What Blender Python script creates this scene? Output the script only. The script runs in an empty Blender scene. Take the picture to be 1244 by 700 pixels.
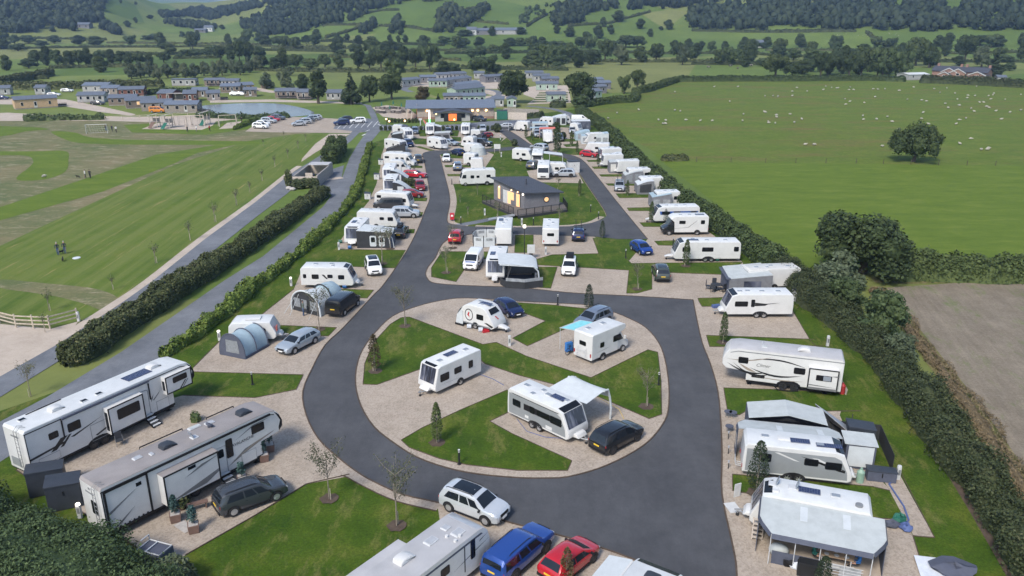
import bpy,bmesh,math,random
import numpy as np
from mathutils import Vector,Matrix
random.seed(7)
RNG=np.random.default_rng(11)
R=math.radians
SC=bpy.context.scene
COL=SC.collection
# ------ camera (drone, 31 m above the ground)
CX,CY,F0,YH,CAM_H=622.0,350.0,960.0,13.0,31.0
PITCH=math.atan((CY-YH)/F0)
CP,SP=math.cos(PITCH),math.sin(PITCH)
def ray(px,py):
 a,b=px-CX,py-CY
 return np.array([a,F0*CP-b*SP,-F0*SP-b*CP])
def P(px,py,z=0.0):
 """the point at height z that the photograph shows at (px, py)"""
 r=ray(px,py)
 t=(CAM_H-z)/-r[2]
 return Vector((r[0]*t,r[1]*t,z))
def smooth(t):
 t=np.clip(t,0,1)
 return t*t*(3-2*t)
_U=np.array([-700,-300,0,130,200,260,320,400,500,600,700,830,1000,1244,1600,2000],float)
_FOOT=np.array([950,950,900,900,950,960,860,700,650,640,650,690,690,690,700,720],float)
_TOP=np.array([80,90,88,80,46,36,52,84,98,98,92,86,84,88,90,80],float)
_RUN=np.array([700,700,600,620,700,800,760,720,800,820,760,640,560,560,600,600],float)
def height(x,y):
 """ground height: flat valley floor, hills beyond"""
 x=np.asarray(x,float);y=np.asarray(y,float)
 d=np.hypot(x,y)
 u=CX+np.where(y>1,x/np.maximum(y,1),np.sign(x)*3)*(F0/CP)*0.985
 foot=np.interp(u,_U,_FOOT);top=np.interp(u,_U,_TOP);run=np.interp(u,_U,_RUN)
 s=smooth((d-foot)/run)
 roll=7*np.sin(x*.011+1.3)*np.sin(y*.008+.4)+4*np.sin(x*.023+y*.017)
 h=top*s+roll*s
 rid=smooth((d-2600)/1500)*(62+16*np.sin(x*.0021+.5)+9*np.sin(x*.0053))
 h=h*(1-.55*smooth((d-1900)/700))+rid
 return np.where(d<560,0.0,h)
def T(px,py):
 """first hit of the photograph's ray with the terrain"""
 r=ray(px,py);r=r/np.hypot(r[0],r[1])
 ds=np.concatenate([np.linspace(30,560,40),np.linspace(565,5000,1500)])
 z=CAM_H+r[2]*ds
 g=height(r[0]*ds,r[1]*ds)
 k=np.argmax(z<=g)
 if z[k]>g[k]:
  k=np.argmin(np.where((ds>800)&(ds<1700),z-g,1e9))
  return Vector((r[0]*ds[k],r[1]*ds[k],float(g[k])))
 d=ds[k]
 if k:
  d0,d1=ds[k-1],ds[k]
  for _ in range(14):
   m=.5*(d0+d1)
   if CAM_H+r[2]*m<=float(height(r[0]*m,r[1]*m)):d1=m
   else:d0=m
  d=d1
 return Vector((r[0]*d,r[1]*d,float(height(r[0]*d,r[1]*d))))
def ppm(p):
 """photo pixels per metre at a world point"""
 return F0/(p.y*CP+(CAM_H-p.z)*SP)
# ------ materials
M={}
def nodes_of(name):
 m=bpy.data.materials.new(name);m.use_nodes=True
 nt=m.node_tree
 return m,nt,nt.nodes['Principled BSDF']
def N(nt,t,**kw):
 n=nt.nodes.new(t)
 for k,v in kw.items():setattr(n,k,v)
 return n
def coords(nt,kind='Object',scale=(1,1,1),world=False):
 if world:
  g=N(nt,'ShaderNodeNewGeometry');src=g.outputs['Position']
 else:
  g=N(nt,'ShaderNodeTexCoord');src=g.outputs[kind]
 mp=N(nt,'ShaderNodeMapping');mp.inputs['Scale'].default_value=scale
 nt.links.new(src,mp.inputs['Vector'])
 return mp.outputs['Vector']
def noise(nt,vec,scale,detail=4,rough=.6):
 n=N(nt,'ShaderNodeTexNoise');n.inputs['Scale'].default_value=scale
 n.inputs['Detail'].default_value=detail;n.inputs['Roughness'].default_value=rough
 nt.links.new(vec,n.inputs['Vector']);return n.outputs['Fac']
def ramp(nt,fac,stops):
 r=N(nt,'ShaderNodeValToRGB');e=r.color_ramp.elements
 while len(e)<len(stops):e.new(.5)
 for el,(p,c)in zip(e,stops):el.position=p;el.color=(*c,1)
 nt.links.new(fac,r.inputs['Fac']);return r.outputs['Color']
def mix(nt,fac,a,b,mode='MIX'):
 n=N(nt,'ShaderNodeMix',data_type='RGBA',blend_type=mode)
 for key,v in((0,fac),(6,a),(7,b)):
  if isinstance(v,(int,float)):n.inputs[key].default_value=v
  elif isinstance(v,tuple):n.inputs[key].default_value=(*v,1)
  else:nt.links.new(v,n.inputs[key])
 return n.outputs[2]
def bump(nt,bs,h,strength=.3,dist=.05):
 b=N(nt,'ShaderNodeBump');b.inputs['Strength'].default_value=strength;b.inputs['Distance'].default_value=dist
 nt.links.new(h,b.inputs['Height']);nt.links.new(b.outputs['Normal'],bs.inputs['Normal'])
def paint(name,c,rough=.4,metal=0.0,var=.12,scale=2.0,coat=0.0,spec=.5):
 """a painted, moulded or woven surface with faint uneven wear"""
 m,nt,b=nodes_of(name)
 v=coords(nt)
 f=noise(nt,v,scale,5)
 lo=tuple(x*(1-var)for x in c);hi=tuple(min(1,x*(1+var*.5))for x in c)
 nt.links.new(ramp(nt,f,[(.3,lo),(.62,hi)]),b.inputs['Base Color'])
 b.inputs['Roughness'].default_value=rough;b.inputs['Metallic'].default_value=metal
 b.inputs['Coat Weight'].default_value=coat;b.inputs['Specular IOR Level'].default_value=spec
 M[name]=m;return m
def leafmat(name,stops,rough=.75):
 m,nt,b=nodes_of(name)
 g=N(nt,'ShaderNodeNewGeometry')
 v=coords(nt,world=True)
 n=noise(nt,v,.35,2)
 a=N(nt,'ShaderNodeMath',operation='MULTIPLY_ADD');a.inputs[1].default_value=.62
 nt.links.new(g.outputs['Random Per Island'],a.inputs[0])
 k=N(nt,'ShaderNodeMath',operation='MULTIPLY');k.inputs[1].default_value=.38
 nt.links.new(n,k.inputs[0]);nt.links.new(k.outputs[0],a.inputs[2])
 oi=N(nt,'ShaderNodeObjectInfo');tone=ramp(nt,oi.outputs['Random'],[(0,(.72,.74,.72)),(.5,(1,1,1)),(1,(1.32,1.22,1.1))])
 nt.links.new(mix(nt,1.0,ramp(nt,a.outputs[0],stops),tone,'MULTIPLY'),b.inputs['Base Color'])
 b.inputs['Roughness'].default_value=rough;b.inputs['Specular IOR Level'].default_value=.25
 M[name]=m;return m
def glow(name,c,s):
 m,nt,b=nodes_of(name)
 b.inputs['Base Color'].default_value=(*c,1)
 b.inputs['Emission Color'].default_value=(*c,1);b.inputs['Emission Strength'].default_value=s
 M[name]=m;return m
paint('white_shell',(.61,.615,.61),.30,var=.07,scale=1.2)
paint('cream_shell',(.56,.555,.53),.35,var=.08,scale=1.2)
paint('roof_white',(.60,.62,.625),.45,var=.10,scale=.9)
paint('roof_grey',(.27,.25,.245),.7,var=.14,scale=.7)
paint('roof_pale',(.42,.42,.43),.6,var=.12,scale=.7)
paint('silver_shell',(.25,.268,.28),.4,.0,var=.05)
paint('mid_grey',(.20,.21,.22),.5)
paint('pale_grey',(.52,.54,.56),.5)
paint('trim_black',(.012,.012,.014),.55,var=.2,spec=.3)
paint('rubber',(.022,.022,.024),.8,var=.3,scale=6)
paint('alloy',(.52,.53,.55),.3,.7)
paint('dark_alloy',(.06,.06,.065),.35,.6)
paint('hitch_grey',(.30,.31,.32),.5,.3)
m,nt,b=nodes_of('glass');b.inputs['Base Color'].default_value=(.012,.016,.022,1);b.inputs['Roughness'].default_value=.06
b.inputs['Specular IOR Level'].default_value=.55;M['glass']=m
m,nt,b=nodes_of('tinted_window');b.inputs['Base Color'].default_value=(.008,.009,.011,1);b.inputs['Specular IOR Level'].default_value=.35;b.inputs['Roughness'].default_value=.15;M['tinted_window']=m
m,nt,b=nodes_of('rooflight');b.inputs['Base Color'].default_value=(.24,.27,.31,1);b.inputs['Roughness'].default_value=.25;M['rooflight']=m
m,nt,b=nodes_of('solar_cells')
v=coords(nt,'Object');br=N(nt,'ShaderNodeTexBrick');br.offset=0
br.inputs['Scale'].default_value=6.5;br.inputs['Mortar Size'].default_value=.03;br.inputs['Brick Width'].default_value=1;br.inputs['Row Height'].default_value=1
br.inputs['Color1'].default_value=(.015,.022,.07,1);br.inputs['Color2'].default_value=(.02,.03,.09,1);br.inputs['Mortar'].default_value=(.2,.22,.27,1)
nt.links.new(v,br.inputs['Vector']);nt.links.new(br.outputs['Color'],b.inputs['Base Color']);b.inputs['Roughness'].default_value=.2;M['solar_cells']=m
m,nt,b=nodes_of('curtain_window');v=coords(nt,scale=(.3,1.8,.35));f=noise(nt,v,1.6,2)
nt.links.new(ramp(nt,f,[(.40,(.03,.034,.05)),(.52,(.09,.10,.14)),(.66,(.20,.21,.25))]),b.inputs['Base Color']);b.inputs['Roughness'].default_value=.08;M['curtain_window']=m
paint('lamp_glass',(.40,.42,.45),.12);paint('tail_red',(.35,.012,.012),.25);paint('plate_yellow',(.75,.50,.04),.5);paint('plate_white',(.8,.8,.78),.5)
paint('decal_black',(.02,.02,.022),.4);paint('decal_grey',(.16,.165,.17),.4);paint('decal_tan',(.28,.24,.2),.4);paint('decal_red',(.42,.02,.03),.4);paint('decal_blue',(.03,.09,.30),.4)
CARS=dict(silver=(.42,.45,.49),pale_silver=(.56,.60,.64),white=(.78,.79,.79),black=(.012,.013,.016),blue=(.012,.05,.26),bright_blue=(.02,.07,.30),navy=(.012,.022,.085),red=(.42,.012,.022),maroon=(.22,.015,.02),grey=(.12,.135,.155),graphite=(.055,.062,.072),greyblue=(.17,.21,.28),lightblue=(.36,.41,.46),green=(.045,.055,.05),orange=(.62,.22,.03),charcoal=(.03,.032,.037))
for k,c in CARS.items():paint('car_'+k,c,.22,.25 if k in('silver','pale_silver','grey','graphite','greyblue','lightblue','blue','bright_blue','navy')else .0,var=.03,coat=.7)
paint('canvas_grey',(.42,.455,.46),.85,var=.10,scale=1.5);paint('canvas_white',(.52,.56,.58),.8,var=.08,scale=1.5);paint('canvas_blue',(.31,.41,.47),.85,var=.08)
paint('canvas_slate',(.075,.085,.12),.85,var=.15);paint('canvas_dark',(.03,.032,.036),.85,var=.2);paint('canvas_mid',(.17,.175,.19),.85,var=.15)
paint('turquoise',(.22,.60,.66),.7);paint('canvas_red',(.62,.16,.12),.8);paint('mesh_panel',(.22,.24,.26),.5,var=.25,scale=5);paint('clear_sheet',(.30,.32,.34),.15,var=.3,scale=2)
paint('steel_black',(.02,.021,.023),.5,.2);paint('galvanised',(.40,.42,.43),.5,.5);paint('fence_wood',(.44,.385,.31),.85,var=.3,scale=5);paint('deck_wood',(.14,.125,.115),.8,var=.25,scale=4)
paint('timber_grey',(.30,.275,.255),.85,var=.25,scale=3);paint('timber_pale',(.50,.44,.38),.85,var=.2,scale=3);paint('plastic_anthracite',(.035,.042,.055),.55,var=.15);paint('post_white',(.55,.56,.56),.5)
paint('bin_red',(.50,.02,.03),.45);paint('can_green',(.02,.13,.09),.5);paint('chair_black',(.03,.035,.045),.7);paint('gas_red',(.36,.03,.03),.5);paint('gas_green',(.25,.38,.3),.5)
paint('terracotta',(.16,.10,.08),.8);paint('bucket_blue',(.02,.12,.35),.5);paint('table_wood',(.42,.30,.20),.7);paint('stone',(.40,.38,.36),.9,var=.2,scale=4)
paint('hose_blue',(.08,.12,.28),.6);paint('cable_yellow',(.60,.42,.05),.6);paint('tarp_white',(.60,.64,.70),.7);paint('skin',(.42,.25,.18),.6,var=.05);paint('hair',(.06,.045,.035),.8)
paint('hair_grey',(.35,.34,.33),.8);paint('cloth_navy',(.02,.025,.05),.9);paint('cloth_denim',(.07,.11,.2),.9);paint('cloth_green',(.02,.14,.11),.9);paint('cloth_blue',(.03,.16,.45),.9);paint('cloth_black',(.02,.02,.022),.9);paint('cloth_red',(.4,.04,.04),.9);paint('cloth_white',(.7,.7,.7),.9);paint('cloth_olive',(.10,.13,.11),.9)
paint('wool',(.42,.40,.35),.95,var=.2,scale=6);paint('wool_dark',(.05,.045,.04),.9);paint('fur_black',(.018,.017,.016),.9)
glow('warm_lamp',(1.0,.62,.30),1.8);glow('warm_window',(1.0,.58,.28),.16);glow('white_lamp',(1.0,.90,.76),1.2);glow('orange_glow',(1.0,.22,.05),.13);glow('green_tube',(.25,1.0,.45),1.0)
def banded(name,c,gap,axis=2,rough=.75,depth=.55,var=.15,world=False):
 """cladding or sheeting: shallow joints every `gap` metres"""
 m,nt,b=nodes_of(name)
 v=coords(nt)
 sx=N(nt,'ShaderNodeSeparateXYZ');nt.links.new(v,sx.inputs[0])
 k=N(nt,'ShaderNodeMath',operation='DIVIDE');k.inputs[1].default_value=gap;nt.links.new(sx.outputs[axis],k.inputs[0])
 fr=N(nt,'ShaderNodeMath',operation='FRACT');nt.links.new(k.outputs[0],fr.inputs[0])
 gt=N(nt,'ShaderNodeMath',operation='LESS_THAN');gt.inputs[1].default_value=.14;nt.links.new(fr.outputs[0],gt.inputs[0])
 f=noise(nt,v,1.4,5)
 base=ramp(nt,f,[(.3,tuple(x*(1-var)for x in c)),(.65,tuple(min(1,x*(1+var))for x in c))])
 nt.links.new(mix(nt,gt.outputs[0],base,tuple(x*depth for x in c)),b.inputs['Base Color'])
 b.inputs['Roughness'].default_value=rough;M[name]=m
banded('clad_grey',(.17,.17,.185),.18);banded('clad_pale',(.36,.36,.36),.18);banded('clad_brown',(.20,.155,.125),.18);banded('clad_redbrown',(.16,.065,.045),.18)
banded('clad_tan',(.52,.36,.22),.18);banded('clad_green',(.33,.42,.355),.18);banded('clad_taupe',(.27,.235,.205),.18);banded('clad_stone',(.36,.31,.28),.35)
banded('roof_slate',(.115,.135,.17),.4,axis=0,rough=.6,depth=.8);banded('roof_metal',(.135,.16,.205),.5,axis=0,rough=.45,depth=.8);banded('roof_dark',(.055,.06,.075),.4,axis=0,rough=.6,depth=.8)
banded('brick',(.27,.165,.13),.3,depth=.8)
def groundmat(name,build,rough=.95):
 m,nt,b=nodes_of(name)
 v=coords(nt,world=True)
 c,h,s,d=build(nt,v)
 nt.links.new(c,b.inputs['Base Color']);b.inputs['Roughness'].default_value=rough;b.inputs['Specular IOR Level'].default_value=.2
 if h is not None:bump(nt,b,h,s,d)
 M[name]=m
def scaled(nt,v,s,rot=0):
 mp=N(nt,'ShaderNodeMapping');mp.inputs['Scale'].default_value=s;mp.inputs['Rotation'].default_value=(0,0,rot)
 nt.links.new(v,mp.inputs['Vector']);return mp.outputs['Vector']
def lawn(nt,v):
 a=ramp(nt,noise(nt,v,.22,5,.7),[(.34,(.038,.084,.006)),(.5,(.064,.116,.008)),(.66,(.110,.145,.018))])
 w=ramp(nt,noise(nt,scaled(nt,v,(.5,.18,1),-.9),1.0,6,.78),[(.52,(0,0,0)),(.74,(1,1,1))])
 c=mix(nt,w,a,(.235,.21,.075))
 fine=noise(nt,v,6,5,.85)
 c=mix(nt,.9,c,ramp(nt,fine,[(.34,(.40,.42,.40)),(.66,(1.05,1.05,1))]),'MULTIPLY')
 return c,fine,.6,.05
groundmat('lawn',lawn)
def pasture(nt,v):
 a=ramp(nt,noise(nt,scaled(nt,v,(.7,1,1),.05),.16,9,.82),[(.3,(.080,.135,.016)),(.52,(.120,.170,.024)),(.72,(.175,.195,.042))])
 w=ramp(nt,noise(nt,scaled(nt,v,(.35,1,1),.1),.07,9,.82),[(.50,(0,0,0)),(.68,(.9,.9,.9))])
 c=mix(nt,w,a,(.185,.125,.055))
 f=noise(nt,v,.9,9,.9)
 c=mix(nt,.8,c,ramp(nt,f,[(.35,(.5,.5,.5)),(.65,(1.1,1.1,1.1))]),'MULTIPLY')
 return c,f,.5,.1
groundmat('pasture',pasture)
def fresh(nt,v):
 a=ramp(nt,noise(nt,scaled(nt,v,(.45,1.2,1),.05),.25,9,.82),[(.32,(.078,.132,.014)),(.52,(.118,.176,.020)),(.72,(.178,.220,.040))])
 f=noise(nt,v,5.0,4,.8)
 return mix(nt,.6,a,ramp(nt,f,[(.25,(.55,.55,.55)),(.75,(1,1,1))]),'MULTIPLY'),f,.4,.08
groundmat('fresh_grass',fresh)
def meadow(nt,v):
 a=ramp(nt,noise(nt,v,.06,5,.7),[(.35,(.125,.155,.06)),(.55,(.19,.185,.09)),(.75,(.27,.215,.125))])
 w=ramp(nt,noise(nt,scaled(nt,v,(.5,1,1),.4),.45,6,.8),[(.52,(0,0,0)),(.70,(1,1,1))])
 c=mix(nt,w,a,(.42,.365,.245))
 f=noise(nt,v,2.5,4,.8)
 return mix(nt,.7,c,ramp(nt,f,[(.25,(.5,.5,.5)),(.75,(1,1,1))]),'MULTIPLY'),f,.7,.15
groundmat('meadow',meadow)
STRIPE_DIR=P(60,335)-P(300,190)
STRIPE_ANG=math.atan2(STRIPE_DIR.y,STRIPE_DIR.x)
def striped(nt,v):
 sv=scaled(nt,v,(1,1,1),-STRIPE_ANG)
 a=ramp(nt,noise(nt,v,.1,4,.7),[(.3,(.066,.118,.014)),(.55,(.106,.160,.022)),(.8,(.165,.180,.040))])
 st=noise(nt,scaled(nt,sv,(.012,.55,1)),1.0,3,.6)
 c=mix(nt,ramp(nt,st,[(.38,(0,0,0)),(.62,(1,1,1))]),a,(.145,.185,.042))
 tr=noise(nt,scaled(nt,sv,(.05,.9,1)),1.0,5,.8)
 c=mix(nt,ramp(nt,tr,[(.58,(0,0,0)),(.72,(.9,.9,.9))]),c,(.33,.27,.115))
 f=noise(nt,v,4,4,.8)
 return mix(nt,.6,c,ramp(nt,f,[(.25,(.55,.55,.55)),(.75,(1,1,1))]),'MULTIPLY'),f,.4,.08
groundmat('striped_grass',striped)
def gravel(nt,v):
 a=ramp(nt,noise(nt,v,.5,6,.75),[(.3,(.33,.285,.235)),(.6,(.40,.345,.29)),(.8,(.45,.39,.33))])
 vo=N(nt,'ShaderNodeTexVoronoi');vo.inputs['Scale'].default_value=9;nt.links.new(v,vo.inputs['Vector'])
 hs=N(nt,'ShaderNodeRGBToBW');nt.links.new(vo.outputs['Color'],hs.inputs[0])
 c=mix(nt,.85,a,ramp(nt,hs.outputs[0],[(.2,(.78,.76,.74)),(.55,(1,1,1)),(.85,(1.08,1.06,1.03))]),'MULTIPLY')
 c=mix(nt,.9,c,ramp(nt,noise(nt,v,.16,5,.8),[(.34,(.87,.86,.85)),(.52,(1,1,1)),(.7,(1.05,1.04,1.03))]),'MULTIPLY')
 st=ramp(nt,noise(nt,v,1.6,6,.85),[(.64,(0,0,0)),(.73,(.6,.6,.6))])
 c=mix(nt,st,c,(.11,.085,.07))
 return c,vo.outputs['Distance'],.5,.03
groundmat('gravel',gravel)
def sand(nt,v):
 a=ramp(nt,noise(nt,v,.3,6,.75),[(.3,(.42,.355,.29)),(.7,(.57,.495,.42))])
 f=noise(nt,v,8,4,.8)
 return mix(nt,.6,a,ramp(nt,f,[(.25,(.6,.6,.6)),(.75,(1,1,1))]),'MULTIPLY'),f,.3,.03
groundmat('sand',sand)
def tarmac(base,wear):
 def g(nt,v):
  a=ramp(nt,noise(nt,v,.16,7,.78),[(.34,tuple(x*.84 for x in base)),(.66,wear)])
  a=mix(nt,.8,a,ramp(nt,noise(nt,scaled(nt,v,(1,.25,1),.5),.9,5,.8),[(.35,(.90,.90,.91)),(.65,(1.07,1.07,1.06))]),'MULTIPLY')
  f=noise(nt,v,22,3,.8)
  c=mix(nt,.7,a,ramp(nt,f,[(.25,(.62,.62,.62)),(.75,(1.1,1.1,1.1))]),'MULTIPLY')
  st=ramp(nt,noise(nt,v,3.2,5,.9),[(.72,(0,0,0)),(.80,(.5,.5,.5))])
  return mix(nt,st,c,(.16,.13,.11)),f,.25,.01
 return g
groundmat('asphalt',tarmac((.078,.082,.091),(.098,.102,.112)),.85)
groundmat('old_asphalt',tarmac((.15,.165,.19),(.21,.225,.25)),.85)
def soil(nt,v):
 dd=P(1240,480)-P(1130,350);sv=scaled(nt,v,(1,1,1),-math.atan2(dd.y,dd.x)+R(90))
 a=ramp(nt,noise(nt,v,.25,6,.75),[(.3,(.22,.185,.14)),(.7,(.33,.285,.22))])
 row=noise(nt,scaled(nt,sv,(1.3,.10,1)),1.1,7,.8)
 c=mix(nt,.8,a,ramp(nt,row,[(.3,(.6,.6,.6)),(.7,(1,1,1))]),'MULTIPLY')
 g=ramp(nt,noise(nt,scaled(nt,sv,(1,.4,1)),.35,6,.8),[(.54,(0,0,0)),(.70,(.9,.9,.9))])
 f=noise(nt,v,4,6,.85);c=mix(nt,.8,c,ramp(nt,f,[(.3,(.62,.62,.62)),(.7,(1.1,1.1,1.1))]),'MULTIPLY')
 return mix(nt,g,c,(.12,.165,.05)),f,.6,.1
groundmat('soil',soil)
def straw(nt,v):
 a=ramp(nt,noise(nt,v,.5,6,.8),[(.35,(.09,.12,.03)),(.52,(.16,.15,.06)),(.7,(.34,.27,.16))])
 return a,noise(nt,v,5,4,.8),.8,.15
groundmat('straw',straw)
def earth(nt,v):
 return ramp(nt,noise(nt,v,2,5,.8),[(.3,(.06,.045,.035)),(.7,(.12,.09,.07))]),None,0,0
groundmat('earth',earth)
def valley(nt,v):
 vo=N(nt,'ShaderNodeTexVoronoi');vo.inputs['Scale'].default_value=.0062;vo.inputs['Randomness'].default_value=.9
 nt.links.new(scaled(nt,v,(1,.8,.0),.3),vo.inputs['Vector'])
 bw=N(nt,'ShaderNodeSeparateColor');nt.links.new(vo.outputs['Color'],bw.inputs[0])
 a=ramp(nt,bw.outputs[0],[(.0,(.095,.155,.032)),(.35,(.135,.20,.045)),(.6,(.175,.225,.06)),(.85,(.22,.24,.085)),(1,(.12,.175,.04))])
 r_=ramp(nt,noise(nt,v,.02,6,.75),[(.35,(.72,.74,.70)),(.7,(1.1,1.06,1.0))])
 c=mix(nt,1.0,a,r_,'MULTIPLY')
 f=noise(nt,v,.4,4,.8)
 return mix(nt,.5,c,ramp(nt,f,[(.25,(.6,.6,.6)),(.75,(1,1,1))]),'MULTIPLY'),None,0,0
groundmat('valley_grass',valley)
m,nt,b=nodes_of('pond_water');b.inputs['Base Color'].default_value=(.16,.175,.18,1);b.inputs['Roughness'].default_value=.22
v=coords(nt,world=True);bump(nt,b,noise(nt,v,1.2,3),.06,.05);M['pond_water']=m
leafmat('leaf_hedge',[(.1,(0.030,0.049,0.019)),(.5,(0.051,0.078,0.027)),(.85,(0.086,0.119,0.043))])
leafmat('leaf_hedge_dark',[(.1,(0.026,0.039,0.018)),(.45,(0.047,0.065,0.026)),(.7,(0.078,0.096,0.042)),(.95,(0.137,0.137,0.072))])
leafmat('leaf_grey',[(.1,(.035,.05,.032)),(.5,(.058,.080,.048)),(.9,(.10,.125,.08))])
leafmat('leaf_shrub',[(.1,(0.030,0.052,0.023)),(.5,(0.053,0.087,0.034)),(.9,(0.094,0.136,0.057))])
leafmat('leaf_laurel',[(.1,(.05,.085,.015)),(.5,(.10,.155,.030)),(.9,(.19,.23,.055))])
leafmat('leaf_oak',[(.1,(0.022,0.037,0.015)),(.5,(0.040,0.062,0.022)),(.9,(0.070,0.095,0.035))])
leafmat('leaf_mid',[(.1,(0.033,0.055,0.022)),(.5,(0.055,0.085,0.033)),(.9,(0.090,0.122,0.050))])
leafmat('leaf_willow',[(.1,(.05,.07,.04)),(.5,(.075,.10,.055)),(.9,(.115,.14,.085))])
leafmat('leaf_conifer',[(.1,(0.017,0.029,0.016)),(.5,(0.029,0.048,0.024)),(.9,(0.050,0.072,0.036))])
leafmat('leaf_brown',[(.1,(.045,.038,.02)),(.5,(.075,.06,.032)),(.9,(.11,.085,.045))])
leafmat('leaf_wood',[(.1,(.012,.022,.012)),(.5,(.022,.036,.018)),(.9,(.040,.056,.028))])
leafmat('leaf_sapling',[(.1,(.045,.055,.03)),(.5,(.085,.095,.055)),(.9,(.14,.15,.10))])
leafmat('leaf_blue',[(.1,(.03,.065,.06)),(.5,(.05,.10,.095)),(.9,(.09,.15,.14))])
leafmat('leaf_straw',[(.1,(.10,.08,.045)),(.5,(.19,.145,.085)),(.9,(.30,.23,.14))])
paint('bark',(.075,.060,.048),.95,var=.3,scale=6);paint('bark_pale',(.22,.19,.155),.95,var=.3,scale=8)
# ------ mesh building
class MB:
 def __init__(s):s.v=[];s.f=[];s.m=[]
 def add(s,vs,fs,m=0):
  o=len(s.v);s.v+=[tuple(v)for v in vs];s.f+=[tuple(i+o for i in f)for f in fs];s.m+=[m]*len(fs);return s
 def box(s,c,d,m=0,rz=0.0,tilt=None):
  hx,hy,hz=d[0]/2,d[1]/2,d[2]/2
  vs=[Vector((x,y,z))for z in(-hz,hz)for x,y in((-hx,-hy),(hx,-hy),(hx,hy),(-hx,hy))]
  Mx=Matrix.Rotation(rz,3,'Z')@(tilt if tilt is not None else Matrix.Identity(3))
  vs=[Mx@v+Vector(c)for v in vs]
  return s.add(vs,[(3,2,1,0),(4,5,6,7),(0,1,5,4),(1,2,6,5),(2,3,7,6),(3,0,4,7)],m)
 def cyl(s,a,b,r,r2=None,n=12,m=0):
  a,b=Vector(a),Vector(b);r2=r if r2 is None else r2
  w=(b-a).normalized();u=w.orthogonal().normalized();t=w.cross(u)
  vs=[]
  for c,q in((a,r),(b,r2)):
   vs+=[c+u*q*math.cos(2*math.pi*i/n)+t*q*math.sin(2*math.pi*i/n)for i in range(n)]
  fs=[(i,(i+1)%n,n+(i+1)%n,n+i)for i in range(n)]+[tuple(range(n-1,-1,-1)),tuple(range(n,2*n))]
  return s.add(vs,fs,m)
 def tube(s,pts,r,n=6,m=0):
  pts=[Vector(p)for p in pts];rings=[]
  rr=r if isinstance(r,(list,tuple))else[r]*len(pts)
  u=None
  for i,p in enumerate(pts):
   d=(pts[min(i+1,len(pts)-1)]-pts[max(i-1,0)]).normalized()
   u=d.orthogonal().normalized()if u is None else(u-d*u.dot(d)).normalized()
   t=d.cross(u)
   rings.append([p+(u*math.cos(2*math.pi*k/n)+t*math.sin(2*math.pi*k/n))*rr[i]for k in range(n)])
  vs=[v for g in rings for v in g]
  fs=[(i*n+k,i*n+(k+1)%n,(i+1)*n+(k+1)%n,(i+1)*n+k)for i in range(len(pts)-1)for k in range(n)]
  fs+=[tuple(range(n-1,-1,-1)),tuple((len(pts)-1)*n+k for k in range(n))]
  return s.add(vs,fs,m)
 def prism(s,prof,y0,y1,bev=.0,m=0,mf=None):
  """an (x, z) outline carried from y0 to y1 with rounded end edges; mf(i) picks a slot for strip i"""
  n=len(prof);A=sum(prof[i][0]*prof[(i+1)%n][1]-prof[(i+1)%n][0]*prof[i][1]for i in range(n))
  if A<0:prof=prof[::-1]
  def inset(d):
   out=[]
   for i in range(n):
    p0,p1,p2=(Vector(prof[(i+k)%n])for k in(-1,0,1))
    e1,e2=(p1-p0).normalized(),(p2-p1).normalized()
    n1,n2=Vector((-e1.y,e1.x)),Vector((-e2.y,e2.x))
    bis=n1+n2;k=max(.35,1+n1.dot(n2));out.append(p1+bis*(d/k))
   return out
  if bev>0:
   rings=[(inset(bev),y0),(inset(bev*.3),y0+bev*.3),(prof,y0+bev),(prof,y1-bev),(inset(bev*.3),y1-bev*.3),(inset(bev),y1)]
  else:rings=[(prof,y0),(prof,y1)]
  vs=[(p[0],y,p[1])for ring,y in rings for p in ring]
  fs,ms=[],[]
  for k in range(len(rings)-1):
   for i in range(n):
    j=(i+1)%n
    fs.append((k*n+i,k*n+j,(k+1)*n+j,(k+1)*n+i));ms.append(m if mf is None else mf(prof[i],prof[j]))
  fs+=[tuple(range(n)),tuple((len(rings)-1)*n+i for i in range(n-1,-1,-1))];ms+=[m,m]
  o=len(s.v);s.v+=vs;s.f+=[tuple(i+o for i in f)for f in fs];s.m+=ms
  return s
 def plate(s,pts,nrm,th,m=0):
  """a thin plate: outline `pts` and its copy moved by th along nrm"""
  n=len(pts);w=Vector(nrm).normalized()*th
  a=[Vector(p)for p in pts];c=[p+w for p in a]
  area=sum(((a[i]-a[0]).cross(a[(i+1)%n]-a[0])for i in range(n)),Vector())
  if area.dot(w)<0:a.reverse();c.reverse()
  return s.add(a+c,[tuple(range(n-1,-1,-1)),tuple(range(n,2*n))]+[(i,(i+1)%n,n+(i+1)%n,n+i)for i in range(n)],m)
 def grid(s,rows,m=0,close=False):
  h,w=len(rows),len(rows[0])
  return s.add([v for r in rows for v in r],[(i*w+j,i*w+j+1,(i+1)*w+j+1,(i+1)*w+j)for i in range(h-1)for j in range(w-1)],m)
 def mesh(s,name,mats=(),ang=38,flat=False):
  me=bpy.data.meshes.new(name);me.from_pydata([tuple(v)for v in s.v],[],s.f)
  for mm in mats:me.materials.append(M[mm]if isinstance(mm,str)else mm)
  if len(mats)>1:me.polygons.foreach_set('material_index',s.m)
  if not flat:
   me.polygons.foreach_set('use_smooth',[True]*len(me.polygons));me.update();me.set_sharp_from_angle(angle=R(ang))
  me.update();return me
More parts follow.
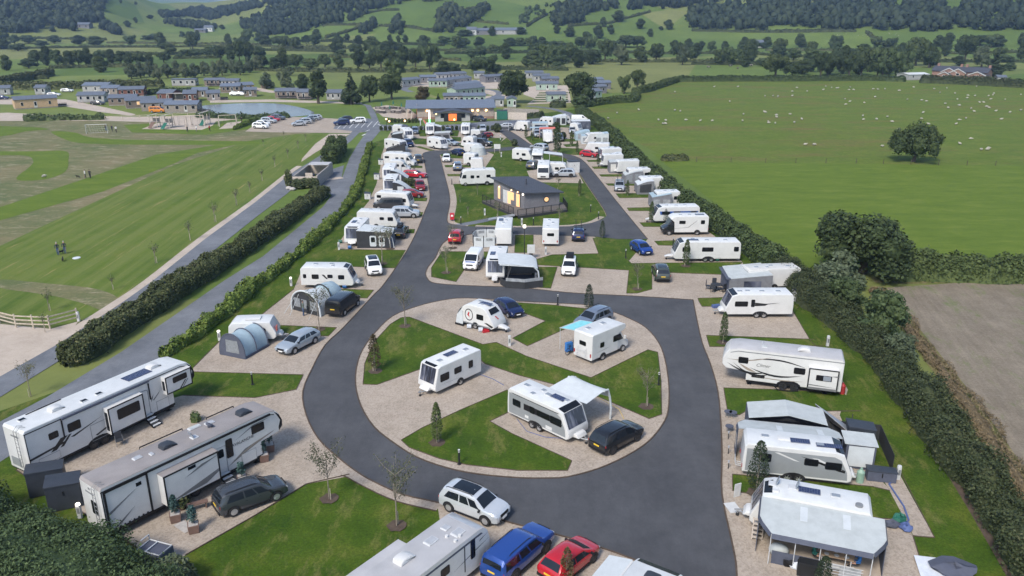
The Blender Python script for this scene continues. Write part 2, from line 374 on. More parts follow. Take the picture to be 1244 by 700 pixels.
def rpoly(x,z,w,h,r=.06):
 r=min(r,w*.45,h*.45);x0,x1,z0,z1=x-w/2,x+w/2,z-h/2,z+h/2;k=r*.3
 return[(x0+r,z0),(x1-r,z0),(x1-k,z0+k),(x1,z0+r),(x1,z1-r),(x1-k,z1-k),(x1-r,z1),(x0+r,z1),(x0+k,z1-k),(x0,z1-r),(x0,z0+r),(x0+k,z0+k)]
CACHE={}
def link(name,me,parent=None,loc=(0,0,0),rz=0.0):
 o=bpy.data.objects.new(name,me);COL.objects.link(o)
 o.location=loc;o.rotation_euler=(0,0,rz)
 if parent is not None:o.parent=parent
 return o
def part(name,mb,mats,parent,loc=(0,0,0),rz=0.0,key=None,ang=38,label=None):
 """one mesh object under its thing; the same key shares mesh data"""
 if isinstance(mats,str):mats=(mats,)
 if key is not None:
  key=(name,)+tuple(key)
  if key not in CACHE:CACHE[key]=(mb()if callable(mb)else mb).mesh(name,mats,ang)
  me=CACHE[key]
 else:me=(mb()if callable(mb)else mb).mesh(name,mats,ang)
 o=link(name,me,parent,loc,rz)
 if label:o['label']=label
 return o
def tag(o,label=None,cat=None,group=None,kind=None):
 if label:o['label']=label
 if cat:o['category']=cat
 if group:o['group']=group
 if kind:o['kind']=kind
 return o
def thing(name,label,cat,loc=(0,0,0),rz=0.0,group=None):
 return tag(link(name,None,None,loc,rz),label,cat,group)
def solo(name,mb,mats,label,cat,loc=(0,0,0),rz=0.0,group=None,ang=38):
 return tag(part(name,mb,mats,None,loc,rz,ang=ang),label,cat,group)
def copy_tree(o,parent=None):
 c=o.copy();COL.objects.link(c)
 if parent is not None:c.parent=parent;c.matrix_parent_inverse=o.matrix_parent_inverse
 for ch in o.children:copy_tree(ch,c)
 return c
# ------ terrain
def terrain():
 ys=np.concatenate([np.arange(-150,560,35.),np.arange(560,2300,16.),np.arange(2300,6400,110.)])
 cols=np.linspace(-1,1,190)
 X=np.outer(200+1.05*np.abs(ys),cols);Y=np.repeat(ys[:,None],len(cols),1)
 Z=height(X,Y)
 h,w=X.shape
 me=bpy.data.meshes.new('terrain')
 vs=np.stack([X,Y,Z],-1).reshape(-1,3)
 i=np.arange((h-1)*(w-1));r_,c_=i//(w-1),i%(w-1);a=r_*w+c_
 me.from_pydata(vs.tolist(),[],np.stack([a,a+1,a+w+1,a+w],-1).tolist())
 me.polygons.foreach_set('use_smooth',[True]*len(me.polygons));me.materials.append(M['valley_grass'])
 tag(link('terrain',me),kind='structure')
terrain()
def cr(pts,n=5,closed=False):
 """smooth curve through world points"""
 pts=[Vector(p)for p in pts];out=[];L=len(pts)
 for i in range(L if closed else L-1):
  g=(lambda k:pts[k%L])if closed else(lambda k:pts[min(max(k,0),L-1)])
  p0,p1,p2,p3=g(i-1),g(i),g(i+1),g(i+2)
  for k in range(n):
   t=k/n
   out.append(.5*((2*p1)+(p2-p0)*t+(2*p0-5*p1+4*p2-p3)*t*t+(3*p1-p0-3*p2+p3)*t**3))
 if not closed:out.append(pts[-1])
 return out
def W(px,z=0.0):return[P(x,y,z)for x,y in px]
GRAV=[]
def inside(p,poly):
 r=False;j=len(poly)-1
 for i in range(len(poly)):
  a,b=poly[i],poly[j]
  if(a.y>p.y)!=(b.y>p.y)and p.x<(b.x-a.x)*(p.y-a.y)/(b.y-a.y+1e-12)+a.x:r=not r
  j=i
 return r
def sheet(name,px,z,mat,curve=0,world=False):
 pts=[Vector((p[0],p[1],z))for p in(px if world else W(px))]
 if curve:pts=[Vector((p.x,p.y,z))for p in cr(pts,curve,True)]
 if mat=='gravel':GRAV.append(pts)
 me=bpy.data.meshes.new(name);me.from_pydata([tuple(p)for p in pts],[],[tuple(range(len(pts)))])
 bm=bmesh.new();bm.from_mesh(me);bmesh.ops.triangulate(bm,faces=bm.faces[:])
 bmesh.ops.recalc_face_normals(bm,faces=bm.faces[:])
 for f in bm.faces:
  if f.normal.z<0:f.normal_flip()
 bm.to_mesh(me);bm.free();me.materials.append(M[mat])
 return tag(link(name,me),kind='structure')
def offs(pts,d):
 out=[]
 for i,p in enumerate(pts):
  t=(pts[min(i+1,len(pts)-1)]-pts[max(i-1,0)]);t.z=0;t.normalize()
  out.append(p+Vector((-t.y,t.x,0))*d)
 return out
def ribbon(name,px,d0,d1,z,mat,curve=4):
 """band between offsets d0 and d1 (left of the direction of travel is positive)"""
 pts=cr(W(px),curve)if curve else W(px)
 a,b=offs(pts,d0),offs(pts,d1);n=len(pts)
 me=bpy.data.meshes.new(name)
 fs=[(i,i+1,n+i+1,n+i)for i in range(n-1)]
 if d1<d0:fs=[f[::-1]for f in fs]
 me.from_pydata([(p.x,p.y,z)for p in a+b],[],fs);me.materials.append(M[mat])
 return tag(link(name,me),kind='structure')
EDGE=MB()
def edging(px,closed=True,z=.03,h=.05,w=.05,curve=0,test=False,world=False):
 pts=px if world else W(px)
 if curve:pts=cr(pts,curve,closed)
 n=len(pts)
 for i in range(n if closed else n-1):
  a,b=pts[i],pts[(i+1)%n];d=b-a
  if d.length<.05:continue
  if test:
   n_=Vector((-d.y,d.x,0)).normalized()*.35;m_=(a+b)/2;o_=m_+n_ if not inside(m_+n_,pts)else m_-n_
   if not any(inside(o_,g)for g in GRAV):continue
  EDGE.box(((a.x+b.x)/2,(a.y+b.y)/2,z+h/2),(d.length,w,h),0,math.atan2(d.y,d.x))
# ---- fields
sheet('meadow',[(-420,146),(150,144),(312,158),(430,166),(412,172),(362,203),(300,243),(175,350),(75,414),(-60,500),(-420,560)],.01,'meadow')
sheet('mown_field',[(-190,387),(0,299),(110,248),(211,201),(300,172),(360,163),(425,163),(412,172),(362,203),(300,243),(172,352),(95,391),(62,399),(0,380)],.02,'striped_grass')
sheet('mown_strip',[(-300,345),(0,252),(110,215),(190,188),(265,176),(330,168),(300,173),(240,186),(211,199),(125,233),(0,268),(-300,372)],.026,'fresh_grass')
sheet('mown_strip',[(-60,185),(40,184),(80,184),(83,195),(80,208),(60,217),(30,220),(20,216),(36,203),(40,195),(25,189),(-60,190)],.034,'fresh_grass',4)
sheet('mown_strip',[(62,160),(90,161),(110,167),(160,170),(310,172),(310,176),(200,176),(110,175),(80,170)],.030,'fresh_grass',3)
sheet('mown_strip',[(-80,153),(20,154),(60,157),(30,160),(0,166),(-80,167)],.036,'fresh_grass',3)
sheet('lawn',[(150,152),(185,150),(260,152),(296,146),(310,156),(250,164),(160,161)],.028,'fresh_grass')
sheet('worn_ground',[(40,356),(75,362),(110,372),(140,385),(150,368),(120,352),(60,345),(0,340),(0,350)],.030,'meadow',4)
sheet('sheep_pasture',[(694,130),(735,124),(772,122),(772,114),(800,104),(830,99),(1000,98),(1100,100),(1244,107),(1600,116),(1600,205),(1244,201),(1040,199),(845,197),(800,187)],.01,'pasture')
sheet('grass_field',[(790,185),(845,197),(1040,199),(1244,201.5),(1600,205),(1600,350),(1244,338),(1110,332),(985,330),(900,272)],.012,'fresh_grass')
sheet('bare_field',[(1072,350),(1160,344),(1244,340),(1600,348),(1900,800),(1400,800),(1285,660),(1222,562),(1175,492),(1105,405)],.012,'soil')
ribbon('field_margin',[(1060,340),(1110,341),(1244,339),(1500,343)],-1.2,1.0,.022,'straw')
ribbon('field_margin',[(1066,348),(1095,385),(1130,430),(1172,485),(1220,556),(1280,648),(1380,790)],-1.0,.9,.02,'straw')
# ---- the touring park
sheet('lawn',[(447,176),(500,158),(640,140),(700,133),(745,170),(800,212),(850,248),(905,285),(960,330),(1055,395),(1150,500),(1230,600),(1330,760),(1330,900),(-300,900),(-300,620),(0,500),(195,432),(330,342),(425,250)],.03,'lawn')
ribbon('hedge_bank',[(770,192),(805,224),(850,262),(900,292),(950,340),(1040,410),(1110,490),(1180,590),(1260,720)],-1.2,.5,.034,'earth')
sheet('entrance_road',[(437,126),(444,129),(454,150),(440,168),(433,178),(424.5,193),(412,226),(392,252),(357,281),(320,311.5),(273,341),(223,376),(146,429),(57,483),(-6,516),(-120,586),(-120,640),(0,562),(198,434),(314,349),(353,319.5),(382,294),(410,263),(426,237),(437,201),(446,178),(464,157),(456,137),(450,128)],.045,'old_asphalt')
sheet('service_road',[(436,152),(420,168),(391,188),(351,213),(310,246),(250,290),(185,342),(140,374),(75,416),(0,458),(-120,520),(-120,560),(0,483),(80,434),(150,388),(227,331),(310,265),(347,237),(392,199),(427,171),(440,158)],.045,'old_asphalt')
ribbon('footpath',[(75,414),(140,372),(185,341),(250,289),(310,245.5),(351,212.5),(366,202)],-.2,1.0,.04,'sand')
sheet('gravel_yard',[(-150,394),(0,394),(62,400),(95,391),(80,412),(75,416),(0,458),(-150,520)],.035,'sand')
sheet('gravel_path',[(366,197),(384,185),(410,170),(426,163),(400,163),(383,175),(367,193)],.036,'sand')
sheet('car_park',[(298,160),(318,146),(330,141.5),(380,143),(440,146),(462,149),(456,156),(440,161),(425,162),(330,161)],.035,'gravel')
sheet('parking_bays',[(408,152),(446,144),(460,146),(455,156),(443,161),(405,157)],.04,'old_asphalt')
sheet('slip_road',[(456,151),(500,154),(560,151),(587,148),(640,145),(662,143),(700,150),(712,156),(650,152),(640,158),(606,160),(585,158),(560,160),(500,158.5),(461,159)],.046,'old_asphalt')
sheet('bin_yard',[(392,210),(418,201),(413,227),(404,238),(385,226)],.047,'old_asphalt')
ribbon('path',[(393,219),(416,216)],-.9,.9,.05,'sand',0)
L_LEFT=[(513,188),(516,200),(519,217),(521,227),(522,242),(516,257.5),(508,278),(495,304),(480,327),(464,349),(454,359),(436,378.6),(415.5,400.5),(395,420),(379.5,448),(368,476),(372,504.6),(387,534),(410,556),(433.5,574),(454,586),(490,602),(534,612),(620,636),(671,649),(723,664),(790,690),(850,735),(890,800)]
RIGHT=[(897,800),(895,700),(890,664),(877,602),(877,558),(876,520),(872,476),(863,443),(853,417),(846,386),(842,365)]
X_TOP=[(842,365),(774,360.6),(697,356.7),(629,350),(567,347.7),(530,345),(521,341.5)]
L_RIGHT_LOW=[(521,341.5),(517,334),(520,325),(528.7,314),(536,299),(545,291.5),(560,287.5),(577.5,284.5)]
L_RIGHT_UP=[(567,275.5),(551,273.5),(543,268),(546.6,247),(545,231.7),(539,208.6),(534,188)]
R_RIGHT=[(786.7,291),(748.6,244.6),(723,212),(705,193),(683,186.5),(662,182.5),(645,176),(633,168),(622,161),(612,157)]
R_LEFT=[(606,160),(613,165),(621,172),(631,178.5),(645,184),(668,188),(689.5,194),(705,213),(718,232),(733,254),(737,262.5)]
ll=cr(W(L_LEFT),4);rr=cr(W(RIGHT),3);xt=cr(W(X_TOP),3);lo=cr(W(L_RIGHT_LOW),4);up=cr(W(L_RIGHT_UP),4)
sheet('road',ll+rr+xt+lo+up,.06,'asphalt',world=True)
rR=cr(W(R_RIGHT),4);rL=cr(W(R_LEFT),4)
sheet('road',W([(560,275),(567,275.5),(629,276.7),(692,275.5),(718,271.5),(733,266.5)])+rL[::-1]+rR[::-1]+W([(751,291),(723,288),(658.6,286),(624,284.5),(577.5,284.5),(560,287)]),.064,'asphalt',world=True)
sheet('road',cr(W([(513,188.5),(516,185.5),(530,183),(563,183),(600,180.5),(621,178.7),(634,179)]),4)+cr(W([(637,181.5),(600,184.5),(560,186.2),(545,186.3),(537,187.5),(534,188.6)]),4),.068,'asphalt',world=True)
for q in(L_LEFT,RIGHT[::-1],X_TOP,L_RIGHT_LOW,L_RIGHT_UP,R_RIGHT,R_LEFT):edging(q,False,.05,.05,.10,3)
sheet('gravel_pitches',W([(1080,800),(1125,705),(1109,652),(1078,592),(1045,560),(1020,505),(1030,474),(1010,440),(984.5,414.6),(964,380),(952,350),(905,330),(902,319),(868,287),(840,268),(826,258),(806,250),(792,240),(782,228),(768,216),(752,205),(745,196),(737,187),(724,176),(712,166),(700,156),(650,153),(628,158)])+rR[::-1][3:]+W([(786.7,291),(762,320),(760,363),(838,369)])+rr[::-1],.04,'gravel',world=True)
sheet('gravel_pitches',ll[:73][::-1]+W([(505,181),(478,178),(468,176),(463,190),(462,205),(457,225),(448,245),(434,262),(414,292),(412,304),(366,330),(357,352),(343,363),(309,390),(270,412),(235,447),(233,470),(222,481),(150,500),(30,560),(20,572),(180,675),(197,690),(226,675),(310,627),(372,589),(420,580)]),.04,'gravel',world=True)
sheet('gravel_pitches',W([(478,178),(466,176),(476,158),(515,156),(560,158),(585,160),(609,160),(616,167),(608,173),(596,180),(563,184),(530,184),(514,189),(500,188)]),.042,'gravel',world=True)
sheet('gravel_pitches',[(560,800),(531,611),(560,616),(620,630),(671,643),(723,658),(790,684),(850,730),(890,800)],.041,'gravel')
sheet('gravel_pitches',W([(536,298),(545,290),(577,284),(620,284),(658,286),(690,287),(722,288),(732,296),(728,309),(764,322),(764,361),(697,358),(640,354),(567,350),(530,348),(516,343),(514,330)]),.043,'gravel',world=True)
sheet('gravel_pitches',[(536,190),(563,186.6),(590,184),(600,188),(588,206),(602,222),(549,224),(545,222),(541,208)],.044,'gravel')
sheet('gravel_pitches',[(640,208),(690,200),(701,208),(709,223),(646,221.5)],.044,'gravel')
for q,d in((L_RIGHT_UP,-1),(L_RIGHT_LOW,-1),(L_LEFT[18:24],1),(R_LEFT,1)):ribbon('gravel_verge',q,-.1*d,1.15*d if q is not L_LEFT[18:24]else 1.3,.048,'gravel')
ribbon('gravel_verge',[(577,276),(629,277),(692,275.7),(720,271.5),(735,264)],0.05,1.0,.048,'gravel')
ribbon('gravel_verge',[(372,507),(387,534),(410,556),(433.5,574),(454,586),(490,602),(536,613)],-.85,.1,.049,'gravel')
ISLAND=[(629,367),(567,363),(536,366),(505.5,373.5),(477,385),(456.6,404),(441,425),(433.5,445.5),(432,468.6),(438.6,494),(454,519),(477,538),(505.5,556),(541.5,569),(580,577),(629,581.5),(660,582),(689.5,580.5),(728,570),(761.5,554.7),(787,538),(804,518),(811.6,499.5),(812.4,468.6),(807.8,437.7),(800,417),(784.6,399),(764,387.6),(741,378.6),(717.7,372),(671.4,369)]
sheet('island_gravel',ISLAND,.075,'gravel',4)
edging(ISLAND,True,.062,.05,.10,3)
LAWNS=[[(441,468),(443,443),(454,417),(474,395),(487,387),(497,386),(586.5,419.5),(603,417),(640,434),(718,460),(787,426),(799,429),(803,463),(804,504.6),(788.5,510),(723,481.5),(680,470),(630,457),(589,443),(574,429),(508,450.6),(458,468.6)],[(487.5,536),(513,521),(560,499),(616,475),(624,482),(616,503),(595,513),(622,528),(694.6,561),(689.5,573),(629,573),(567,566),(534,558.6),(497,545)],[(596,366.5),(620,368),(671,371.5),(712,376),(736,381),(735,384),(697,396),(640.6,421.5),(622.6,412),(662.5,391),(635.5,381),(600,372)],]
for q in LAWNS:sheet('lawn',q,.085,'lawn');edging(q,True,.07,.05,.05)
STRIPS=[[(889.6,577),(1060,592),(1081,597),(1099,632),(1070,631),(890,597)],[(879,472),(945,474),(1025,478),(1045,500),(905,501),(898,505),(884,502)],[(858,408),(940,411),(990,413),(1000,421),(881,422),(862,422)],[(847.7,363),(877,362),(930,364),(940,374),(877,373),(853,373),(849,367)],[(643,318),(671,310),(727,308.6),(720,289.5),(743.5,290.5),(751,296),(760,314),(767,320.5),(902,319),(885,334.6),(792,331),(792,352),(774,357),(761,357),(764,329),(705,325.6),(643,322)],[(626,286),(648,286),(648,307.6),(625,307.6)],[(650,325),(677,325),(669,351),(640,349)],[(537,306),(600,306.5),(597,314),(571,318),(554,343),(524,337),(524,326)],[(795,293.5),(870,291),(870,298),(823,299),(800,298.6)],[(777,271),(830,270),(830,276),(800,276),(782,276)],[(761.5,253),(810,252),(810,257),(764,256.7)],[(748,235.6),(800,235),(800,240.5),(752.5,241)],[(736,223.5),(785,223),(785,226),(739,226)],[(728,212.4),(775,212),(775,215),(730.6,215)],[(719,203),(755,202),(755,205),(721.6,205.5)],[(712.6,195),(750,194.4),(750,197),(714.6,197)],[(670,183),(679,180),(705,181),(722,184),(705,189),(690,188)],[(637,167),(652,164),(668,173),(662,181),(648,177)],[(672,170),(700,169),(702,172),(676,173)],[(664,150.5),(690,150),(694,154),(664,155)],[(692,164),(706,163),(714,167),(698,168)],[(684,176),(700,175),(704,178),(688,179)],[(236,452.5),(368.6,456),(360,474),(310,484),(222,481)],[(318,395),(409,398.6),(399,409),(318,406)],[(380,351),(454,353),(446,363),(390,361)],[(412,303.5),(493,304.5),(480,326.4),(380,323),(380,310)],[(458,278),(504,279),(503,284),(458,283)],[(495,257),(514,258.5),(512.5,263),(495,263)],[(490,241),(519,241),(518,245),(490,244.5)],[(486,226),(518,227),(518,231),(486,230)],[(490,202),(513,202),(513,204.6),(490,204)],[(504,178.6),(509.5,178),(529,183.4),(523.6,184)],[(534.5,188),(562,186.8),(562,193),(538,192.4)],[(540,201),(575,201),(575,203.6),(541,203.6)],[(543,212),(562,212),(562,214.6),(544,214.6)],[(508,158.5),(518,158.3),(518,166),(510,166)],[(535,158),(558,159),(556,166),(546,166)],[(500,168),(518,169),(518,176),(504,175.5)],[(552,174),(566,174.5),(580,180),(560,179)],[(548,166.5),(560,167),(560,172),(552,171.5)],[(594,168),(612,168),(604,178),(590,178)],[(585,160),(592,161),(602,164.5),(592,165.5)],]
for k,q in enumerate(STRIPS):sheet('lawn',q,.052,'lawn');edging(q,True,.036,.05,.05,0,True)
edging([(226,675),(310,627),(372,589),(424.5,577)],False,.036,.06,.06)
edging(offs(cr(W([(424,571.5),(433.5,575),(454,586),(490,602),(536,613)]),4),-.85),False,.05,.06,.06,0,False,True)
edging([(20,572),(180,675),(197,690)],False,.036,.06,.06)
edging([(235,447),(270,412),(309,390),(343,363),(357,352)],False,.036,.05,.05)
edging([(1125,705),(1109,652),(1135,654),(1095,577),(1068,569)],False,.036,.05,.05);edging([(1010,440),(984.5,414.6),(964,380)],False,.036,.05,.05)
sheet('service_pad',[(1060,566),(1092,576),(1135,654),(1109,651),(1078,592)],.056,'gravel')
sheet('service_pad',[(618,413),(642,421),(700,445),(690,450),(622,424)],.078,'gravel')
ribbon('path',[(551,275),(575,271),(598,266.5),(612,264)],-.8,.8,.055,'old_asphalt',3)
sheet('paving',[(936,690),(1070,704),(1070,655),(950,640)],.05,'sand')
tag(part('kerb',EDGE,('earth',),None,ang=20),kind='structure')
for a,b,w in(((466,155),(459,151),.18),((444,160),(449,158),.18),((440,165),(444,163),.4)):ribbon('road_marking',[a,b],-w/2,w/2,.052,'plate_white',0)
for k in range(7):
 ribbon('road_marking',[(410+k*7.2,156.5-k*.35),(416+k*7.2,150.5-k*.5)],-.07,.07,.048,'plate_white',0)
sheet('pond',[(238,133),(250,128),(300,125.5),(336,126),(362,130),(381,136),(376,140),(340,142.5),(290,142),(255,139)],.02,'pond_water',3)
sheet('lodge_ground',[(-60,140),(10,137),(60,140),(150,142),(236,141),(300,144),(240,150),(128,147),(60,147),(-60,147)],.022,'sand')
for q in([(-60,119),(80,121),(130,131),(165,139),(160,141),(120,136),(70,128),(-60,126)],[(120,113),(150,119),(200,121),(200,123),(140,121),(110,115)],[(255,122),(330,121),(395,123),(440,125),(440,126.5),(330,124),(255,125)],[(270,105),(310,106),(340,112),(330,113),(300,109),(265,108)]):
 sheet('access_road',q,.026,'sand')
sheet('bank',[(160,108),(260,107),(262,109),(180,112)],.024,'lawn')
for q in([(490,105),(540,96),(600,98),(618,102),(612,108),(590,108),(620,118),(600,124),(575,125),(560,121),(600,116),(540,106)],[(636,107),(655,104),(690,104),(694,125),(640,127),(650,120),(636,115)]):
 sheet('access_road',q,.026,'sand')
ribbon('access_road',[(500,112),(491,108),(505,103),(540,103),(560,108)],-1.5,1.5,.03,'old_asphalt',4)
ribbon('access_road',[(583,108),(600,110),(607,114),(598,119),(580,122)],-1.4,1.4,.03,'old_asphalt',4)
for k in range(5):sheet('lawn',[(655-k*2,112.4+k*2.7),(690,112.2+k*2.7),(690,113.6+k*2.7),(654-k*2,113.8+k*2.7)],.03,'lawn')
sheet('lawn',[(522,107),(550,109),(560,114),(545,122),(520,114)],.032,'fresh_grass')
ribbon('path',[(640,129),(668,132),(690,138),(700,146)],-1.3,1.3,.04,'old_asphalt',4)
sheet('terrace',[(452,131),(470,128),(495,131),(508,141),(500,147),(465,142)],.05,'sand')
sheet('playground',[(172,157),(190,150),(262,148),(258,153),(245,158)],.034,'sand')
sheet('playground',[(266,157),(276,149.5),(294,147.5),(284,156)],.034,'sand')
# ------ foliage
def quads_mesh(name,quads,mats,extra=None,tri=None):
 """mesh of loose leaf faces (N,4,3) plus optional solid verts/faces with slot 1"""
 n=len(quads);vs=quads.reshape(-1,3);ev=extra[0]if extra else np.zeros((0,3));ef=extra[1]if extra else[]
 me=bpy.data.meshes.new(name)
 allv=np.concatenate([vs,ev])if len(ev)else vs
 me.vertices.add(len(allv));me.vertices.foreach_set('co',allv.astype(np.float32).ravel())
 loops=[np.arange(4*n)];starts=[np.arange(n)*4];tot=4*n
 fl=[np.array(f)+4*n for f in ef]
 for f in fl:starts.append(np.array([tot]));loops.append(f);tot+=len(f)
 loops=np.concatenate(loops).astype(np.int32);starts=np.concatenate(starts).astype(np.int32)
 me.loops.add(tot);me.loops.foreach_set('vertex_index',loops)
 me.polygons.add(len(starts));me.polygons.foreach_set('loop_start',starts)
 for mm in mats:me.materials.append(M[mm])
 if len(mats)>1:me.polygons.foreach_set('material_index',np.concatenate([np.zeros(n),np.ones(len(fl))]).astype(np.int32))
 me.update(calc_edges=True);me.validate();return me
def leaves(c,nrm,size,rng,jitter=.8,asp=.62):
 n=len(c)
 w=nrm+rng.normal(0,jitter,(n,3));w/=np.linalg.norm(w,axis=1)[:,None]+1e-9
 a=rng.normal(0,1,(n,3));u=np.cross(w,a);u/=np.linalg.norm(u,axis=1)[:,None]+1e-9;v=np.cross(w,u)
 s=(size*rng.uniform(.6,1.4,n))[:,None]
 return np.stack([c+u*s,c+v*s*asp,c-u*s,c-v*s*asp],1)
def ball(c,r,n=7,m=5):
 vs=[];fs=[]
 for i in range(m+1):
  t=math.pi*i/m
  for k in range(n):a=2*math.pi*k/n;vs.append((c[0]+r[0]*math.sin(t)*math.cos(a),c[1]+r[1]*math.sin(t)*math.sin(a),c[2]+r[2]*math.cos(t)))
 for i in range(m):
  for k in range(n):fs.append((i*n+k,(i+1)*n+k,(i+1)*n+(k+1)%n,i*n+(k+1)%n))
 return vs,fs
def crown(kind,seed,n,leaf):
 """quads of a crown in a unit-ish frame: returns quads, lobes, trunk height; metres for a 12 m tree"""
 rng=np.random.default_rng(seed);lobes=[]
 if kind=='broad':
  for _ in range(22):
   a=rng.uniform(0,6.28);r=math.sqrt(rng.uniform(0,1))*4.2;z=5.7+rng.uniform(-3.9,4.4)*(1-(r/6.2)**2)
   lobes.append((r*math.cos(a),r*math.sin(a),z,rng.uniform(1.3,2.3)))
  lobes.append((0,0,5.6,3.7))
 elif kind=='round':
  for _ in range(14):
   a=rng.uniform(0,6.28);b_=rng.uniform(-1.2,1.57);r=3.1
   lobes.append((r*math.cos(a)*math.cos(b_),r*math.sin(a)*math.cos(b_),5.5+3.9*math.sin(b_),rng.uniform(1.5,2.2)))
  lobes.append((0,0,5.4,3.7))
 elif kind=='bush':
  for _ in range(15):
   a=rng.uniform(0,6.28);r=math.sqrt(rng.uniform(0,1))*4.4;z=rng.uniform(1.5,8.6)*(1-(r/6.5)**2)+1.2
   lobes.append((r*math.cos(a),r*math.sin(a),z,rng.uniform(1.5,2.4)))
  lobes.append((0,0,4.2,3.8))
 elif kind=='dome':
  for _ in range(26):
   a=rng.uniform(0,6.28);r=math.sqrt(rng.uniform(0,1))*5.6;z=2.6+rng.uniform(0,7.2)*(1-(r/6.4)**2)
   lobes.append((r*math.cos(a),r*math.sin(a),z,rng.uniform(1.3,2.0)))
  lobes+=[(0,0,5,3.8),(2.4,0,4,2.8),(-2.4,0,4,2.8)]
 elif kind=='conifer':
  for k in range(16):
   z=1.5+k*.65;rad=(12-z)*.27
   for _ in range(3):
    a=rng.uniform(0,6.28);lobes.append((rad*.6*math.cos(a),rad*.6*math.sin(a),z,max(.35,rad*.55)))
 elif kind=='tall':
  for k in range(15):
   z=rng.uniform(2.2,10.8);rad=2.2*math.sin(math.pi*min(1,(z+1)/13))**.7;a=rng.uniform(0,6.28)
   lobes.append((rad*.75*math.cos(a),rad*.75*math.sin(a),z,rng.uniform(1.0,1.7)))
  lobes.append((0,0,6,2.2))
 L=np.array(lobes);area=L[:,3]**2;idx=rng.choice(len(L),n,p=area/area.sum())
 d=rng.normal(0,1,(n,3));d/=np.linalg.norm(d,axis=1)[:,None]
 d[:,2]=np.where((d[:,2]<-.3)&(rng.uniform(size=n)<.5),-d[:,2],d[:,2])
 rad=L[idx,3]*rng.uniform(.62,1.06,n)
 c=L[idx,:3]+d*rad[:,None]
 q=leaves(c,d+np.array([0,0,.35]),leaf,rng)
 return q,lobes
def trunk_mesh(kind,lobes,seed,top=6.0,r=.42):
 mb=MB();rng=random.Random(seed)
 mb.tube([(0,0,-.2),(.05,0,1.2),(-.05,.08,top*.55),(0,0,top)],[r*1.25,r,r*.75,r*.3],8)
 for l in(lobes[:7]if kind!='conifer' else[]):
  z0=min(l[2]-.8,top*.6)*rng.uniform(.55,.9)
  mb.tube([(0,0,max(.8,z0)),(l[0]*.5,l[1]*.5,z0+(l[2]-z0)*.6),(l[0],l[1],l[2])],[r*.5,r*.3,r*.1],5)
 return mb
TREES={}
def tree_proto(key,kind,leafm,n,leaf,seed,bark='bark',name='tree'):
 q,lobes=crown(kind,seed,n,leaf)
 ev=[];ef=[]
 for l in lobes:
  vs,fs=ball(l[:3],(l[3]*.72,)*3,6,4);o=len(ev);ev+=vs;ef+=[tuple(i+o for i in f)for f in fs]
 cm=quads_mesh('crown',q,(leafm,leafm),(np.array(ev),ef))
 tm=trunk_mesh(kind,lobes,seed).mesh('trunk',(bark,))
 zt=max(l[2]+l[3]for l in lobes);wt=2*max(math.hypot(l[0],l[1])+l[3]*.9 for l in lobes)
 TREES[key]=(name,cm,tm,wt,zt)
tree_proto('oak','broad','leaf_oak',3200,.34,3,name='oak_tree')
tree_proto('oak2','broad','leaf_mid',3000,.34,9,name='oak_tree')
tree_proto('round','round','leaf_oak',2600,.34,5,name='broadleaf_tree')
tree_proto('round2','round','leaf_mid',2600,.34,15,name='broadleaf_tree')
tree_proto('bush','bush','leaf_mid',2600,.34,21,name='hedgerow_bush')
tree_proto('willow','bush','leaf_willow',2600,.36,27,name='willow_tree')
tree_proto('willow2','round','leaf_willow',2600,.36,29,name='willow_tree')
tree_proto('conifer','conifer','leaf_conifer',2600,.30,31,name='conifer_tree')
tree_proto('tall','tall','leaf_oak',2400,.32,33,name='poplar_tree')
tree_proto('big','bush','leaf_oak',9000,.23,39,name='broadleaf_tree')
tree_proto('dome','dome','leaf_oak',7000,.26,40,name='oak_tree')
tree_proto('brown','round','leaf_brown',2400,.34,37,name='copper_tree')
def tree(key,bx,by,w,h,label,group=None,wide=None,at=None):
 name,cm,tm,wt,zt=TREES[key]
 p=at if at is not None else T(bx,by);s=ppm(p);dep=math.hypot(p.x,p.y);ca=dep/math.hypot(dep,CAM_H-p.z)
 sx=w/s/wt;sz=h/s/ca/zt
 t=thing(name,label,'tree' if 'bush' not in name else 'bush',p,random.uniform(0,6.28),group)
 t.scale=(sx,sx,sz)
 link('trunk',tm,t);link('crown',cm,t)
 return t
G1='hedgerow trees across the valley floor'
LB='dark green round-topped tree among the hedgerows across the valley floor'
